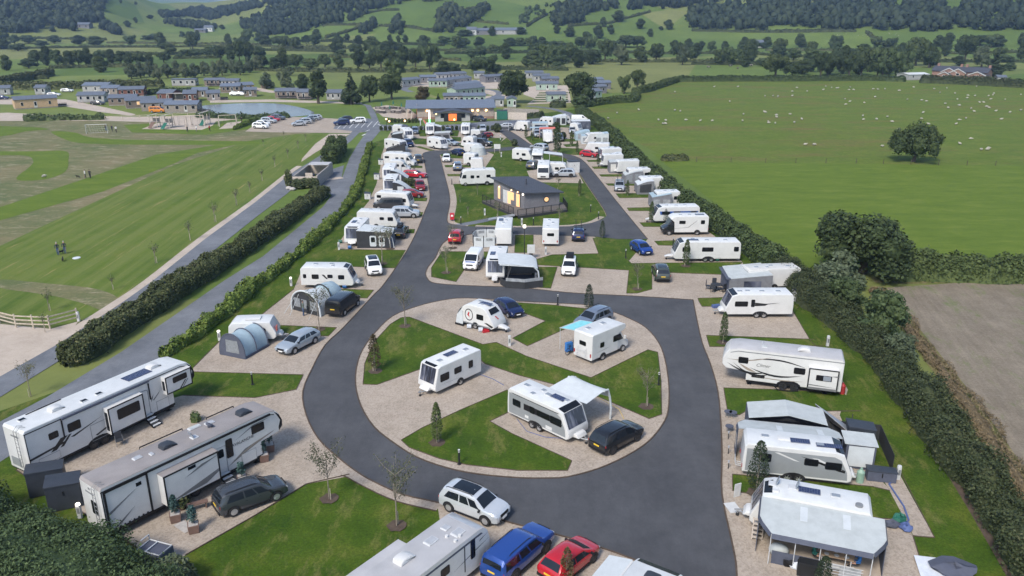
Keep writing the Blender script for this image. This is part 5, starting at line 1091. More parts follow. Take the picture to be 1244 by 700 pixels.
def motorhome(label,near=None,ends=None,kind='low',W=2.28,H=2.85,cab='white_shell',wins=((-.30,1.75,.6,.4),(.08,1.75,1.0,.5)),stripes=(),group=None,L=None,solar=None,bikerack=False,vents=((-.2,.1),(.1,-.2))):
 c,rz,Lm,s=pose(near,W,.35)if near else pose_c(*ends)
 L=L or Lm;h=L/2
 t=thing('motorhome',label,'motorhome',(c.x,c.y,.05),rz,group);xc=h-1.75
 if kind=='aclass':
  pr=[(-h,.40),(-h,H-.12),(-h+.14,H),(h-1.5,H),(h-.75,H-.12),(h-.45,H-.5),(h-.1,1.35),(h,1.05),(h-.02,.45),(h-.2,.32)]
  part('body',MB().prism(outline(pr),-W/2,W/2,.09,mf=lambda a,b:1 if min(a[1],b[1])>H-.3 else 0),('white_shell','roof_white'),t,ang=30)
  part('windscreen',seg_panel(MB(),(h-.45,H-.5),(h-.1,1.35),.05,.95,-W*.44,W*.44),'glass',t)
  for sg in(-1,1):part('cab_window',MB().prism([(h-1.1,1.45),(h-1.1,2.1),(h-.5,2.1),(h-.28,1.45)],sg*(W/2)-.012,sg*(W/2)+.012),'glass',t)
 else:
  bx=xc+(.0 if kind=='low' else .0)
  if kind=='luton':pr=[(-h,.42),(-h,H-.14),(-h+.15,H),(xc+.55,H),(xc+1.0,H-.12),(xc+1.12,H-.42),(xc+.95,H-.62),(xc+.1,H-.85),(xc,.42)]
  else:pr=[(-h,.42),(-h,H-.14),(-h+.15,H),(xc-.1,H),(xc+.45,H-.25),(xc+.62,H-.45),(xc+.1,H-.9),(xc,.42)]
  part('body',MB().prism(outline(pr),-W/2,W/2,.08,mf=lambda a,b:1 if min(a[1],b[1])>H-.3 else 0),('white_shell','roof_white'),t,ang=30)
  w2=W-.26;zt=H-.5 if kind!='luton' else H-.62
  cpr=[(xc-.2,.36),(xc-.2,zt),(xc+.45,zt),(xc+.98,1.42),(h-.28,1.12),(h-.05,.92),(h,.5),(h-.1,.32)]
  part('cab',MB().prism(outline(cpr),-w2/2,w2/2,.10),cab,t,ang=32)
  part('windscreen',seg_panel(MB(),(xc+.45,zt),(xc+.98,1.42),.1,.96,-w2*.43,w2*.43,.012,.02),'glass',t)
  for sg in(-1,1):part('cab_window',MB().prism([(xc+.05,1.30),(xc+.05,1.9),(xc+.48,1.9),(xc+.90,1.32)],sg*(w2/2)-.012,sg*(w2/2)+.014),'glass',t);part('door_mirror',MB().box((xc+.95,sg*(w2/2+.16),1.5),(.12,.2,.36)),'trim_black' if cab!='white_shell' else 'white_shell',t)
 for sg in(-1,1):
  part('headlight',MB().box((h-.14,sg*(W/2-.36),.86),(.16,.26,.24)),'lamp_glass',t);part('tail_light',MB().box((-h-.015,sg*(W/2-.14),.9),(.05,.11,.34)),'tail_red',t)
  for x in(-h+1.6,h-.95):wheel(t,x,sg*(W/2-.10),.35,.22);
  decal(t,[[(x+.46*math.cos(math.pi*k/8),.36+.46*math.sin(math.pi*k/8))for k in range(9)]for x in(-h+1.6,)],sg,W,'trim_black','wheel_arch',.002)
 part('grille',MB().box((h-.005,0,.66),(.06,1.0,.22)),'trim_black',t);part('chassis',MB().box((0,0,.34),(L*.85,W*.8,.1)),'trim_black',t)
 for fx,z,w,hh in wins:side_window(t,fx*L,z,w,hh,s,W);
 side_window(t,wins[0][0]*L,wins[0][1],wins[0][2],wins[0][3],-s,W)
 part('rear_window',_rearbox(-h,1.9,.8,.42),'tinted_window',t)
 for fx,y in vents:rooflight(t,fx*L,y*W,H,.55,.5)
 if solar:part('solar_panel',MB().box((0,0,0),(1.3,.62,.04)),'solar_cells',t,(solar[0]*L,solar[1],H+.05))
 for m,polys in stripes:
  for sg in(1,-1):decal(t,[[(x*L,z)for x,z in q]for q in polys],sg,W,m)
 if bikerack:
  mb=MB()
  for y in(-.5,.5):mb.tube([(-h-.02,y,1.5),(-h-.25,y,1.35),(-h-.3,y,.85),(-h-.02,y,.8)],.02,5)
  for z in(.85,1.35):mb.tube([(-h-.28,-.7,z),(-h-.28,.7,z)],.02,5)
  mb.tube([(-h-.3,-.45,1.1),(-h-.3,-.2,1.35),(-h-.3,.1,1.1)],.015,5).tube([(-h-.3,.15,1.1),(-h-.3,.35,1.35),(-h-.3,.55,1.1)],.015,5)
  part('bike_rack',mb,'pale_grey',t)
 t['s']=s;t['L']=L;t['W']=W;t['H']=H
 return t
SW=lambda x0,x1,z,a=.05:[(x0,z),((x0+x1)/2,z+a*1.6),(x1,z+a*4),((x0+x1)/2,z+a*.6)]
C_grey=caravan('large grey-sided twin-axle caravan with a black wraparound front window',near=((616.5,502),(690.5,537.5)),W=2.35,H=2.65,twin=True,prof='tourer',sidecol='silver_shell',wins=((-.34,1.62,.8,.5),(-.08,1.62,.5,.5),(.10,1.62,1.3,.45),(.30,1.6,1.1,.55)),front='black',solar=(.14,.3),vents=((-.36,.1),(-.16,-.4),(-.12,.3),(.0,.1),(.25,.3)),stripes=(('trim_black',[[(-.22,1.35),(-.22,1.88),(.22,1.88),(.4,1.5),(.38,1.32),(.2,1.35)]]),('trim_black',[[(-.44,2.36),(.34,2.36),(.34,2.30),(-.40,2.30)]]),('white_shell',[[(.14,.62),(.14,.9),(.24,.9),(.24,.62)],[(-.20,.72),(-.20,.95),(-.14,.95),(-.14,.72)]])))
C_left=caravan('white single-axle caravan with a three-pane front window on the island',near=((585,452.5),(529,478.5)),W=2.2,H=2.6,prof='steep',wins=((-.26,1.62,.45,.62),(.02,1.6,.8,.5),(.30,1.5,.95,.62)),front='big',solar=(-.05,-.2),vents=((-.32,.1),(.24,.1)),stripes=(('decal_grey',[SW(-.1,.42,.85,.02),SW(-.46,-.2,1.2,.01)]),),rearwin=True)
C_bas=caravan('small white teardrop caravan with a black nose and a round emblem',near=((558.5,391.5),(600,402.5)),W=2.2,H=2.55,prof='teardrop',wins=((.10,1.45,.8,.5),),front=None,vents=((-.1,.2),(.0,-.25)),solar=(.08,.1),stripes=(('trim_black',[[(.22,.95),(.44,.55),(.48,.75),(.30,1.0)]]),('mid_grey',[[(-.45,.45),(.4,.45),(.4,.60),(-.45,.60)]])),cover=True)
L=C_bas['L'];
part('front_window',MB().plate([(L/2-1.02,-.62,2.27),(L/2-1.02,.62,2.27),(L/2-.60,.74,1.80),(L/2-.60,-.74,1.80)],(.75,0,.66),.03),'tinted_window',C_bas)
s=C_bas['s'];mb=MB()
for r0,r1,in((.52,.44),):
 n=28;o=[(-L*.22+r0*math.cos(2*math.pi*k/n),s*(1.1+.006),1.45+r0*1.25*math.sin(2*math.pi*k/n))for k in range(n)];i_=[(-L*.22+r1*math.cos(2*math.pi*k/n),s*(1.1+.006),1.45+r1*1.25*math.sin(2*math.pi*k/n))for k in range(n)]
 for k in range(n):mb.plate([o[k],o[(k+1)%n],i_[(k+1)%n],i_[k]],(0,s,0),.006)
part('emblem_ring',mb,'trim_black',C_bas);part('emblem',MB().plate([(-L*.22+x,s*1.104,1.45+z)for x,z in((-.22,-.05),(-.05,.3),(.1,.25),(.0,.0),(.1,-.3))],(0,s,0),.006),'decal_red',C_bas)
part('nose_mark',MB().plate([(L/2-.46,-.3,1.58),(L/2-.46,-.12,1.58),(L/2-.22,.12,1.22),(L/2-.22,-.06,1.22)],(.8,0,.6),.01),'decal_red',C_bas)
M_isl=motorhome('white coachbuilt motorhome with a rounded overcab and a rear bike rack on the island',near=((718.6,440.5),(764.5,420.5)),kind='luton',H=2.95,bikerack=True,wins=((-.24,1.65,.5,.42),(.14,1.75,.95,.55)),stripes=(('decal_grey',[SW(-.40,.0,1.05,.03)]),),vents=((-.30,.15),(.05,.1)))
C_tent=caravan('small white pop-roof caravan behind the blue tunnel tent',ends=((296,413),(326,412)),prof='classic',H=2.2,wins=((.2,1.3,.7,.45),),front=None,vents=((0,0),),L=4.6)
rooflight(C_tent,0,0,2.25,1.5,1.1,'white_shell',name='pop_roof');part('rear_badge',MB().box((2.26,-.5,1.3),(.06,.5,.6)),'canvas_red',C_tent)
caravan('white caravan with slanted nose windows and a diagonal stripe on the left row',near=((366,347.5),(430,348)),prof='teardrop' if False else 'tourer',wins=((-.42,1.55,.3,.42),(-.22,1.5,.75,.48),(.06,1.55,.55,.34),(.27,1.45,.65,.45)),stripes=(('decal_black',[[(-.10,1.75),(-.05,1.75),(.02,1.2),(-.01,1.2)]]),('decal_grey',[SW(-.45,.3,.85,.015)])),front='big',vents=((-.25,.1),(.05,.2),(.1,-.3)))
C_por=caravan('white caravan with its front window to the camera under a striped porch awning',ends=((441,285),(428,300)),prof='steep',front='big',wins=((.1,1.5,.9,.5),),vents=((-.3,.1),(.1,.25)),solar=(-.05,-.4),L=6.0)
caravan('large plain white caravan with two small windows near its front',near=((434,275),(483,276)),wins=((.12,1.6,.6,.35),(.33,1.55,.75,.5)),stripes=(('decal_grey',[SW(.05,.4,.8,.01)]),),front='curtain_window',vents=((-.2,.2),(.1,-.1)))
caravan('white caravan with stacked bunk windows beside the charcoal van',near=((455,250),(498,252.5)),prof='classic',wins=((-.36,1.95,.7,.38),(-.36,1.15,.7,.4),(.08,1.6,.65,.4),(.33,1.5,.75,.5)),front='curtain_window',cover=True)
for(A,B,lb)in[(((478,229),(474,236),'white caravan facing the camera with a dark half-moon porch')),(((476,214),(472,222),'white caravan facing the camera beside the red estate car'))]:
 caravan(lb,ends=(A,B),prof='steep',front='big' if A[1]>220 else 'curtain_window',wins=((.1,1.5,.9,.5),),vents=((-.2,.1),(.2,.2)),L=6.0)
motorhome('white van conversion motorhome on the upper left row',near=((474,209),(498,209)),H=2.55,wins=((-.2,1.6,1.2,.4),));motorhome('white coachbuilt motorhome facing right on the upper left row',near=((466,200),(503,201.5)),wins=((-.38,1.9,.9,.35),(-.05,1.7,.6,.4),(.12,1.7,.6,.4)),H=2.75)
caravan('white caravan with one dark corner window on the upper left row',near=((467,180.5),(487,184)),wins=((-.35,1.6,.5,.4),(.05,1.6,.4,.4),(.35,1.6,.6,.5)),minor=True)
caravan('white caravan behind a dark square awning near the top left',ends=((492,167),(497,171)),L=6,wins=((.1,1.5,.7,.5),));caravan('white caravan at the top left corner of the park',near=((477,163),(491,163)),wins=((.1,1.5,.8,.5),))
caravan('white caravan facing the camera at the top of the park',ends=((524,160),(522,166)),L=6,prof='steep',front='curtain_window',wins=());caravan('white caravan facing right below the grey cabin awning',near=((519,178),(536,181)),wins=((-.3,1.6,.6,.4),(.2,1.6,.5,.4)))
caravan('white caravan end-on at the top centre of the park',ends=((567,160),(565,166)),L=6,prof='steep',front='curtain_window',wins=());caravan('plain white caravan beside the plum hatchback',near=((572,169.5),(584,169.5)),wins=(),prof='box')
caravan('white caravan beside the dark tunnel tent in the upper centre',near=((575,178.5),(560,177.5)),wins=((-.2,1.5,.5,.4),(.2,1.5,.6,.4)));caravan('small white folding caravan with a grey round tent',near=((568,185),(577,186)),wins=((0,1.4,.4,.4),),L=4.2,H=2.3)
caravan('white caravan side-on at the inner row',near=((563,199.5),(577,200.5)),prof='box',wins=((.15,1.6,.8,.5),));motorhome('large white A-class motorhome in front of the clubhouse lawn',near=((602,223),(559.5,224.5)),kind='aclass',wins=((-.30,1.75,.7,.45),(.0,1.7,.5,.35),(.16,1.7,.6,.5)),H=2.95)
caravan('tall white utility caravan behind the A-class motorhome',near=((572,207),(587,207)),prof='box',wins=(),H=2.7)
caravan('white caravan facing right beside the upper cross road',near=((622,193.5),(645,195)),wins=((-.2,1.6,.5,.35),(.12,1.5,.8,.45)),vents=((0,.1),));motorhome('white motorhome facing the camera under a side canopy',ends=((654,195),(652,205)),L=6.8,kind='luton',wins=((.0,1.7,.8,.5),))
caravan('white caravan side-on behind the front-facing motorhome',near=((656,212),(690,213)),wins=((-.35,1.7,.6,.3),(.1,1.6,.7,.4),(.30,1.6,1.0,.45)),twin=True);motorhome('slim white A-class motorhome facing the camera on the inner right row',ends=((661,210),(659.5,221)),L=6.2,kind='aclass',wins=((0,1.7,.7,.4),))
caravan('white caravan in a side canopy by the reception road',near=((641,158.5),(624,157.5)),wins=((-.3,1.6,.5,.4),));caravan('white caravan between the reception road and the open tent',near=((672,153),(654,152)),wins=((-.3,1.6,.4,.4),(.0,1.6,.4,.4),(.3,1.6,.5,.4)));caravan('white caravan joined to the white awning at the top right',near=((684,150.5),(694,150)),wins=((.1,1.5,.5,.4),))
caravan('white caravan end-on under the red canopy',ends=((664,169),(666,176)),L=5.5,prof='steep',front=None,wins=(),rearwin=False);caravan('white caravan behind the slate awning near the top right',near=((692,160),(703,161)),wins=((.0,1.5,.6,.4),))
caravan('white caravan facing left below the blue-roofed awning',near=((740,187),(709.5,186)),wins=((-.32,1.55,.9,.45),(.0,1.55,.7,.42)),vents=((-.2,.1),(.1,-.1)));caravan('white caravan with a pale blue awning roof beside the long hedge',near=((734,173),(712,174)),wins=((.0,1.5,.6,.4),))
for(A,B,lb,win)in[((755,193),(745,193.5),'white caravan behind the slate-walled awning on the right row',1),((757,201),(747,201.5),'white caravan with an arched side awning on the right row',0),((776,209),(764,209.5),'white caravan behind the panelled awning on the right row',0),((790,219.5),(777,220),'white caravan with a rear window beside the grey bulging awning',1),((806,231),(792,231.5),'white caravan beside the open arched awning',0),((826,249.5),(811,250),'white caravan with a square rear window beside the tall grey awning',1)]:
 caravan(lb,near=(A,(B[0]-14,B[1]+.2)),prof='box',wins=((-.34,1.6,.85,.5),)if win else(),vents=((-.2,.2),(.1,.2),(-.3,-.2)))
caravan('long white caravan with a dark window band facing left',near=((849.5,268.5),(794,269.5)),twin=True,wins=((-.36,1.65,.9,.42),(.0,1.65,1.0,.42),(.24,1.65,1.2,.42)),stripes=(('decal_blue',[[(-.46,1.4),(-.46,1.92),(.38,1.92),(.36,1.4)]]),),front='black',cover=True,vents=((-.2,.1),(.0,.2),(.2,.1)))
motorhome('white motorhome with a black cab facing left',near=((860,283.3),(805,283.8)),cab='car_black',H=2.85,wins=((-.37,1.95,.5,.5),(.08,1.95,.85,.4)),solar=(-.32,.2),stripes=(('decal_grey',[[(-.25,2.2),(-.24,2.2),(-.05,1.2),(.25,1.05),(.25,1.02),(-.06,1.16)]]),),vents=((.1,.1),(-.1,.1)))
caravan('long cream-white twin-axle caravan with three black windows facing left',near=((899,315.5),(818.5,315.5)),twin=True,W=2.4,prof='tourer',wins=((-.43,1.75,.55,.55),(.0,1.7,1.4,.5),(.32,1.7,.95,.55)),front='black',cover=True,H=2.7,solar=(.2,.2),vents=((-.28,.2),(.0,.2),(.2,-.2)),stripes=(('decal_grey',[SW(-.48,.3,1.0,.005)]),))
caravan('white caravan with a large canvas awning on its left side',near=((952,349),(926,350)),prof='box',wins=(),L=6.4,H=2.6,W=2.3,vents=((.3,.2),(.0,-.1),(.1,.3),(-.3,.2)),roof='cream_shell')
caravan('white twin-axle caravan with brown swoosh graphics and a dark sloping nose',near=((962.5,383),(880.5,383)),twin=True,W=2.35,prof='tourer',front='black',H=2.65,wins=((.27,1.6,1.3,.5),(.10,1.68,.32,.75)),cover=False,vents=((.27,.1),(.15,.0),(-.06,.1),(-.30,.1)),stripes=(('decal_black',[[(.07,1.35),(.07,1.75),(-.10,1.62),(-.30,1.72),(-.12,1.55),(-.08,1.4)]]),('decal_tan',[SW(-.42,.04,1.60,.012)])))
motor_c=caravan('white caravan with its front to the camera and an open-fronted porch tent',ends=((607,321),(601,344)),prof='steep',front='big',wins=((.1,1.5,.9,.5),),vents=((-.35,.1),),solar=(.05,-.5),L=6.4,cover=True)
caravan('white caravan seen end-on beside the white windbreak',ends=((614,283),(611,303)),prof='box',front=None,wins=((.1,1.6,.7,.5),),vents=((-.4,0),(-.2,.2),(.0,-.1)),solar=(-.25,-.5),L=6.5,hitch=False);C_rv=caravan('white caravan showing its rear window on the pitch left of the navy car',ends=((668.5,303),(669.5,284)),prof='box',front='curtain_window',wins=((.1,1.6,.7,.5),),rearwin=True,L=6.0)
C_rg=caravan('grey-sided white-roofed caravan beside the dark young fir, bottom right',near=((901,574),(1034,589)),W=2.35,twin=True,prof='tourer',sidecol='silver_shell',wins=((-.30,1.72,.75,.55),(.12,1.72,.85,.45),(.32,1.6,1.0,.5)),front='black',solar=(.02,-.1),vents=((-.30,.1),(.2,-.2)),stripes=(('white_shell',[[(-.22,2.2),(-.18,2.22),(.02,1.65),(-.04,1.72)],[(.12,2.05),(.18,2.05),(.42,1.3),(.38,1.35)]]),('trim_black',[[(.02,2.1),(.10,2.0),(.43,1.35),(.43,1.15),(.36,1.25)]])),H=2.65)
rooflight(C_rg,-.12*C_rg['L'],.1,2.65,.9,.6,'white_shell',name='air_conditioner')
part('solar_panel',MB().box((0,0,0),(1.7,.5,.04)),'solar_cells',C_rg,(.28*C_rg['L'],-.35,2.7));mb=MB()
for k in range(3):mb.tube([(-C_rg['L']/2-.05,-.9+k*.25,.7),(-C_rg['L']/2-.45,-.9+k*.25,.75),(-C_rg['L']/2-.5,-.9+k*.25,1.3)],.025,5)
mb.tube([(-C_rg['L']/2-.48,-.95,.95),(-C_rg['L']/2-.48,-.35,.95)],.03,5);part('bike_rack',mb,'pale_grey',C_rg)
C_aw=caravan('white caravan with the big slate-edged awning, bottom right',near=((1060,627),(915,600),2.6),W=2.3,twin=True,prof='tourer',wins=((.2,1.6,1.2,.5),),front='big',solar=(.02,-.15),vents=((-.20,-.1),),H=2.65,L=7.0)
for x,o in((.33,True),(.16,True)):rooflight(C_aw,x*7,-.25,2.65,.55,.55,open_=o)
part('satellite_pod',MB().cyl((-2.7,.5,2.65),(-2.7,.5,2.78),.22),'mid_grey',C_aw);rooflight(C_aw,2.1,.5,2.65,.45,.3,'white_shell',name='roof_pod')
# ------ big American trailers
def text_on(parent,s,txt,x,z,size,Wd,m='decal_black',shear=.0):
 cu=bpy.data.curves.new('lettering','FONT');cu.body=txt;cu.size=size;cu.align_x='CENTER';cu.extrude=.003;cu.shear=shear
 o=bpy.data.objects.new('lettering',cu);me=bpy.data.meshes.new_from_object(o);bpy.data.objects.remove(o)
 me.materials.clear();me.materials.append(M[m])
 p=link('lettering',me,parent,(x,s*(Wd/2+.012),z));p.rotation_euler=(R(90),0,0 if s<0 else R(180));return p
def gooseneck(L,H,low,hl=.45):
 h=L/2
 return[(-h,hl),(-h,H-.18),(-h+.14,H),(h-1.3,H),(h-.55,H-.16),(h-.18,H-.6),(h,H-1.15),(h-.02,H-1.6),(h-.35,H-1.95),(low,H-2.12),(low,hl+.05)]
def tall_trailer(label,near,W,H,over,roofm,name='fifth_wheel_trailer',L=None):
 c,rz,Lm,s=pose(near,W,.45);low=Lm/2
 Lt=L or Lm+over;d=Vector((math.cos(rz),math.sin(rz),0));c=c+d*(over/2);low=low-over/2
 t=thing(name,label,'trailer',(c.x,c.y,.05),rz)
 pr=gooseneck(Lt,H,low)
 part('body',MB().prism(outline(pr),-W/2,W/2,.06,mf=lambda a,b:1 if min(a[1],b[1])>H-.25 else 0),('white_shell',roofm),t,ang=30)
 for sg in(-1,1):decal(t,[[(-Lt/2+.02,H-.30),(Lt/2-1.25,H-.30),(Lt/2-.62,H-.48),(Lt/2-.62,H-.42),(Lt/2-1.25,H-.22),(-Lt/2+.02,H-.22)]],sg,W,'trim_black' if W==2.5 else 'mid_grey','gutter',.006)
 if W==2.5:decal(t,[[(-Lt/2+.04,.5),(-Lt/2+.10,.5),(-Lt/2+.10,H-.25),(-Lt/2+.04,H-.25)],[(-Lt/2+.05,.47),(low,.47),(low,.66),(-Lt/2+.05,.60)]],s,W,'trim_black','corner_trim',.007)
 return t,s,Lt,low
def slide(t,s,W,x0,x1,z0,z1,out=.55,name='slide_out'):
 y0,y1=sorted((s*(W/2-.02),s*(W/2+out)))
 f=part(name,MB().box(((x0+x1)/2,(y0+y1)/2,(z0+z1)/2),(x1-x0,y1-y0,z1-z0)),'white_shell',t)
 y=s*(W/2+out);fr=.10;mb=MB()
 for q in([x0,z0,x1,z0+fr],[x0,z1-fr,x1,z1],[x0,z0+fr,x0+fr,z1-fr],[x1-fr,z0+fr,x1,z1-fr]):
  mb.box(((q[0]+q[2])/2,y,(q[1]+q[3])/2),(q[2]-q[0],.03,q[3]-q[1]))
 part('frame',mb,'trim_black',f);return f
def sub_window(par,x,z,w,h,y,s,m='tinted_window'):
 return part('window',MB().prism(rpoly(x,z,w,h,.1),min(y,y+s*.022),max(y,y+s*.022)),m,par)
def ladder(t,x,y,z0,z1):
 mb=MB()
 for k in(-.18,.18):mb.tube([(x-.05,y+k,z0),(x-.16,y+k,z0+.15),(x-.16,y+k,z1-.1),(x+.15,y+k,z1+.18),(x+.5,y+k,z1+.02)],.02,5)
 n=int((z1-z0)/.3)
 for k in range(n):mb.tube([(x-.16,y-.18,z0+.25+k*.3),(x-.16,y+.18,z0+.25+k*.3)],.016,5)
 return part('ladder',mb,'mid_grey',t)
def steps(t,x,y,s,W,z=.75,n=4):
 mb=MB()
 for k in range(n):mb.box((x,s*(W/2+.18+k*.26),z-k*.2),(.72,.24,.03),1)
 for sx in(-.37,.37):mb.plate([(x+sx,s*(W/2+.05),z+.05),(x+sx,s*(W/2+n*.26+.1),z-n*.2+.15),(x+sx,s*(W/2+n*.26+.1),.0),(x+sx,s*(W/2+n*.26-.1),.0),(x+sx,s*(W/2+.05),z-.15)],(1,0,0),.03,0)
 return part('entry_steps',mb,('trim_black','pale_grey'),t)
def aircon(t,x,y,H,m,lx=1.05):
 return part('air_conditioner',MB().prism([(-lx/2,0),(-lx/2+.06,.24),(-lx/2+.25,.31),(lx/2-.35,.29),(lx/2,.05),(lx/2,0)],-.36,.36,.08),m,t,(x,y,H-.01))
def tandem(t,s,W,x,r=.38,h=.42):
 for k in(-.46,.46):
  for sg in(-1,1):wheel(t,x+k,sg*(W/2-.10),r,.22,'dark_alloy')
 for sg in(-1,1):decal(t,[[(x+1.0*math.cos(math.pi*k/8),.45+.50*math.sin(math.pi*k/8))for k in range(9)]],sg,W,'trim_black','wheel_arch',.002)
def under(t,L,low,W):
 part('chassis',MB().box((-L/2+(low+L/2)/2,0,.40),(low+L/2-.1,W*.9,.22)),'trim_black',t)
 mb=MB()
 for x in(low-.35,-L/2+1.2):
  for y in(-.8,.8):mb.cyl((x,y,.0),(x,y,.45),.05).box((x,y,.02),(.35,.35,.04))
 part('jack',mb,'trim_black',t)
W_,H_=2.5,3.75
t,s,L,low=tall_trailer('longest white-roofed fifth wheel trailer at the far left, two slide-outs with black frames',((39,577),(213,492.5)),W_,H_,2.2,'roof_white')
RV1=t;h=L/2
S1=slide(t,s,W_,-1.2,1.8,.80,2.95);sub_window(S1,.45,2.15,1.9,.85,s*(W_/2+.56),s)
part('side_glass',MB().box((-1.215,s*(W_/2+.28),1.85),(.03,.3,1.5)),'tinted_window',S1)
y=s*(W_/2+.565)
S2=slide(t,s,W_,3.9,6.4,1.85,3.35,.5);sub_window(S2,5.25,2.85,1.35,.5,s*(W_/2+.51),s);part('side_glass',MB().box((3.885,s*(W_/2+.25),2.6),(.03,.26,.8)),'tinted_window',S2)
part('stripe',MB().plate([(h-1.9,s*(W_/2+.51),1.95),(h-1.75,s*(W_/2+.51),1.95),(h-1.2,s*(W_/2+.51),2.5),(h-1.35,s*(W_/2+.51),2.5)],(0,s,0),.006).plate([(h-1.62,s*(W_/2+.51),1.95),(h-1.55,s*(W_/2+.51),1.95),(h-1.0,s*(W_/2+.51),2.5),(h-1.07,s*(W_/2+.51),2.5)],(0,s,0),.006),'decal_black',S2)
for x,z,w,hh in((-h*.72,2.55,.62,.45),(-h*.50,2.55,.9,.62)):side_window(t,x,z,w,hh,s,W_)
d=part('door',MB().prism(rpoly(2.2,1.75,.72,2.05,.1),*sorted((s*(W_/2-.01),s*(W_/2+.02)))),'white_shell',t);part('door_frame',MB().tube([(1.82,s*(W_/2+.02),.75),(1.82,s*(W_/2+.02),2.7),(1.95,s*(W_/2+.02),2.83),(2.45,s*(W_/2+.02),2.83),(2.58,s*(W_/2+.02),2.7),(2.58,s*(W_/2+.02),.75)],.025,5),'mid_grey',d)
steps(t,2.25,0,s,W_)
part('awning_case',MB().prism([(-h*.62,3.40),(-h*.62,3.58),(2.8,3.58),(2.8,3.40)],*sorted((s*(W_/2),s*(W_/2+.14))),.04),'canvas_slate',t)
for x in(-h*.62,2.72):part('awning_arm',MB().box((x,s*(W_/2+.05),2.75 if x<0 else 2.6),(.08,.08,1.4)),'trim_black',t)
decal(t,[[(-h+.05,1.55),(-h*.62,1.75),(-h*.62,1.62),(-h+.05,1.38)],[(-h*.78,1.35),(-h*.72,1.35),(-h*.58,2.1),(-h*.66,2.1)],[(-h*.68,1.4),(-h*.64,1.4),(-h*.54,2.1),(-h*.57,2.1)],[(-h*.56,1.85),(-h*.2,2.35),(-h*.52,1.75)],[(-h*.3,1.1),(-h*.1,1.5),(-h*.02,1.52),(-h*.28,1.0)]],s,W_,'decal_black')
decal(t,[[(2.78,1.6),(2.95,1.9),(3.05,2.2),(2.78,1.9)],[(2.95,1.75),(3.7,2.3),(3.5,2.05),(3.0,1.65)]],s,W_,'decal_grey')
part('locker_door',MB().prism(rpoly(-h*.80,.98,1.5,.55,.06),*sorted((s*(W_/2),s*(W_/2+.015)))),'white_shell',t);part('locker_door',MB().prism(rpoly(3.75,1.05,1.1,.8,.06),*sorted((s*(W_/2),s*(W_/2+.015)))),'white_shell',t)
mb=MB()
for q in((-h*.80,.98,1.5,.55),(3.75,1.05,1.1,.8),(-h*.22,1.35,1.7,1.3)):
 x,z,w,hh=q;y=s*(W_/2+.012);mb.tube([(x-w/2,y,z-hh/2),(x-w/2,y,z+hh/2),(x+w/2,y,z+hh/2),(x+w/2,y,z-hh/2),(x-w/2,y,z-hh/2)],.018,4)
part('trim',mb,'mid_grey',t)
part('nose_cap',MB().prism([(h-.62,H_-.22),(h-.2,H_-.62),(h+.015,H_-1.15),(h-.005,H_-1.6),(h-.34,H_-1.9),(h-.36,H_-1.6),(h-.16,H_-1.1),(h-.40,H_-.62)],-W_/2-.012,W_/2+.012,.03),'trim_black',t)
tandem(t,s,W_,-1.85);under(t,L,low,W_);ladder(t,-h,s*-.55+s*1.1,.7,H_)
aircon(t,-h*.55,0,H_,'white_shell');aircon(t,h*.62,.1,H_,'white_shell');part('solar_panel',MB().box((0,0,.03),(2.1,1.0,.04)),'solar_cells',t,(h*.38,-s*-.1,H_))
for x,y in((-h*.86,.5),(-h*.30,-.6),(-h*.12,-.5)):rooflight(t,x,y,H_,.55,.4,'tinted_window')
part('cable_cover',MB().tube([(-h*.78,-s*1.0,H_+.03),(-h*.40,-s*1.1,H_+.03)],.04,5),'trim_black',t)
part('rear_mark',MB().box((-h-.015,s*.1,3.1),(.02,.9,.12)),'mid_grey',t);part('rear_locker',MB().plate([(-h-.004,yy,zz)for yy,zz in rpoly(-s*.35,1.0,1.1,.65,.06)],(-1,0,0),.02),'silver_shell',t)
t,s,L,low=tall_trailer('taupe-roofed fifth wheel trailer with a black-framed ramp wall and a row of planters, left',((131.5,652),(320,555)),W_,H_,1.9,'roof_grey')
RV2=t;h=L/2
rp=part('ramp_wall',MB().prism(rpoly(-h+1.55,2.0,2.75,2.75,.05),*sorted((s*(W_/2),s*(W_/2+.05)))),'white_shell',t)
y=s*(W_/2+.06);mb=MB()
for q in((-h+.14,.62,-h+.26,3.42),(-h+2.86,.62,-h+2.98,3.42),(-h+.14,3.36,-h+2.98,3.55),(-h+.14,.52,-h+2.98,.68)):mb.box(((q[0]+q[2])/2,y,(q[1]+q[3])/2),(q[2]-q[0],.09,q[3]-q[1]))
for k in range(8):mb.box((-h+.5+k*.3,y,.72),(.1,.07,.1))
part('frame',mb,'trim_black',rp);part('window',MB().box((-h+2.35,s*(W_/2+.055),2.95),(.35,.02,.25)),'tinted_window',rp)
part('stripe',MB().plate([(-h+.3,s*(W_/2+.052),1.75),(-h+2.2,s*(W_/2+.052),2.75),(-h+.3,s*(W_/2+.052),1.95)],(0,s,0),.006).plate([(-h+.4,s*(W_/2+.052),.75),(-h+1.9,s*(W_/2+.052),1.6),(-h+.9,s*(W_/2+.052),.85)],(0,s,0),.006),'decal_grey',rp)
S1=slide(t,s,W_,-h+3.6,.9,.85,3.0,.7)
part('roof',MB().box(((-h+3.6+.9)/2,s*(W_/2+.35),3.02),(h-2.7,.72,.04)),'roof_grey',S1)
part('window',MB().box((-h+5.6,s*(W_/2+.705),2.75),(.55,.02,.22)),'tinted_window',S1)
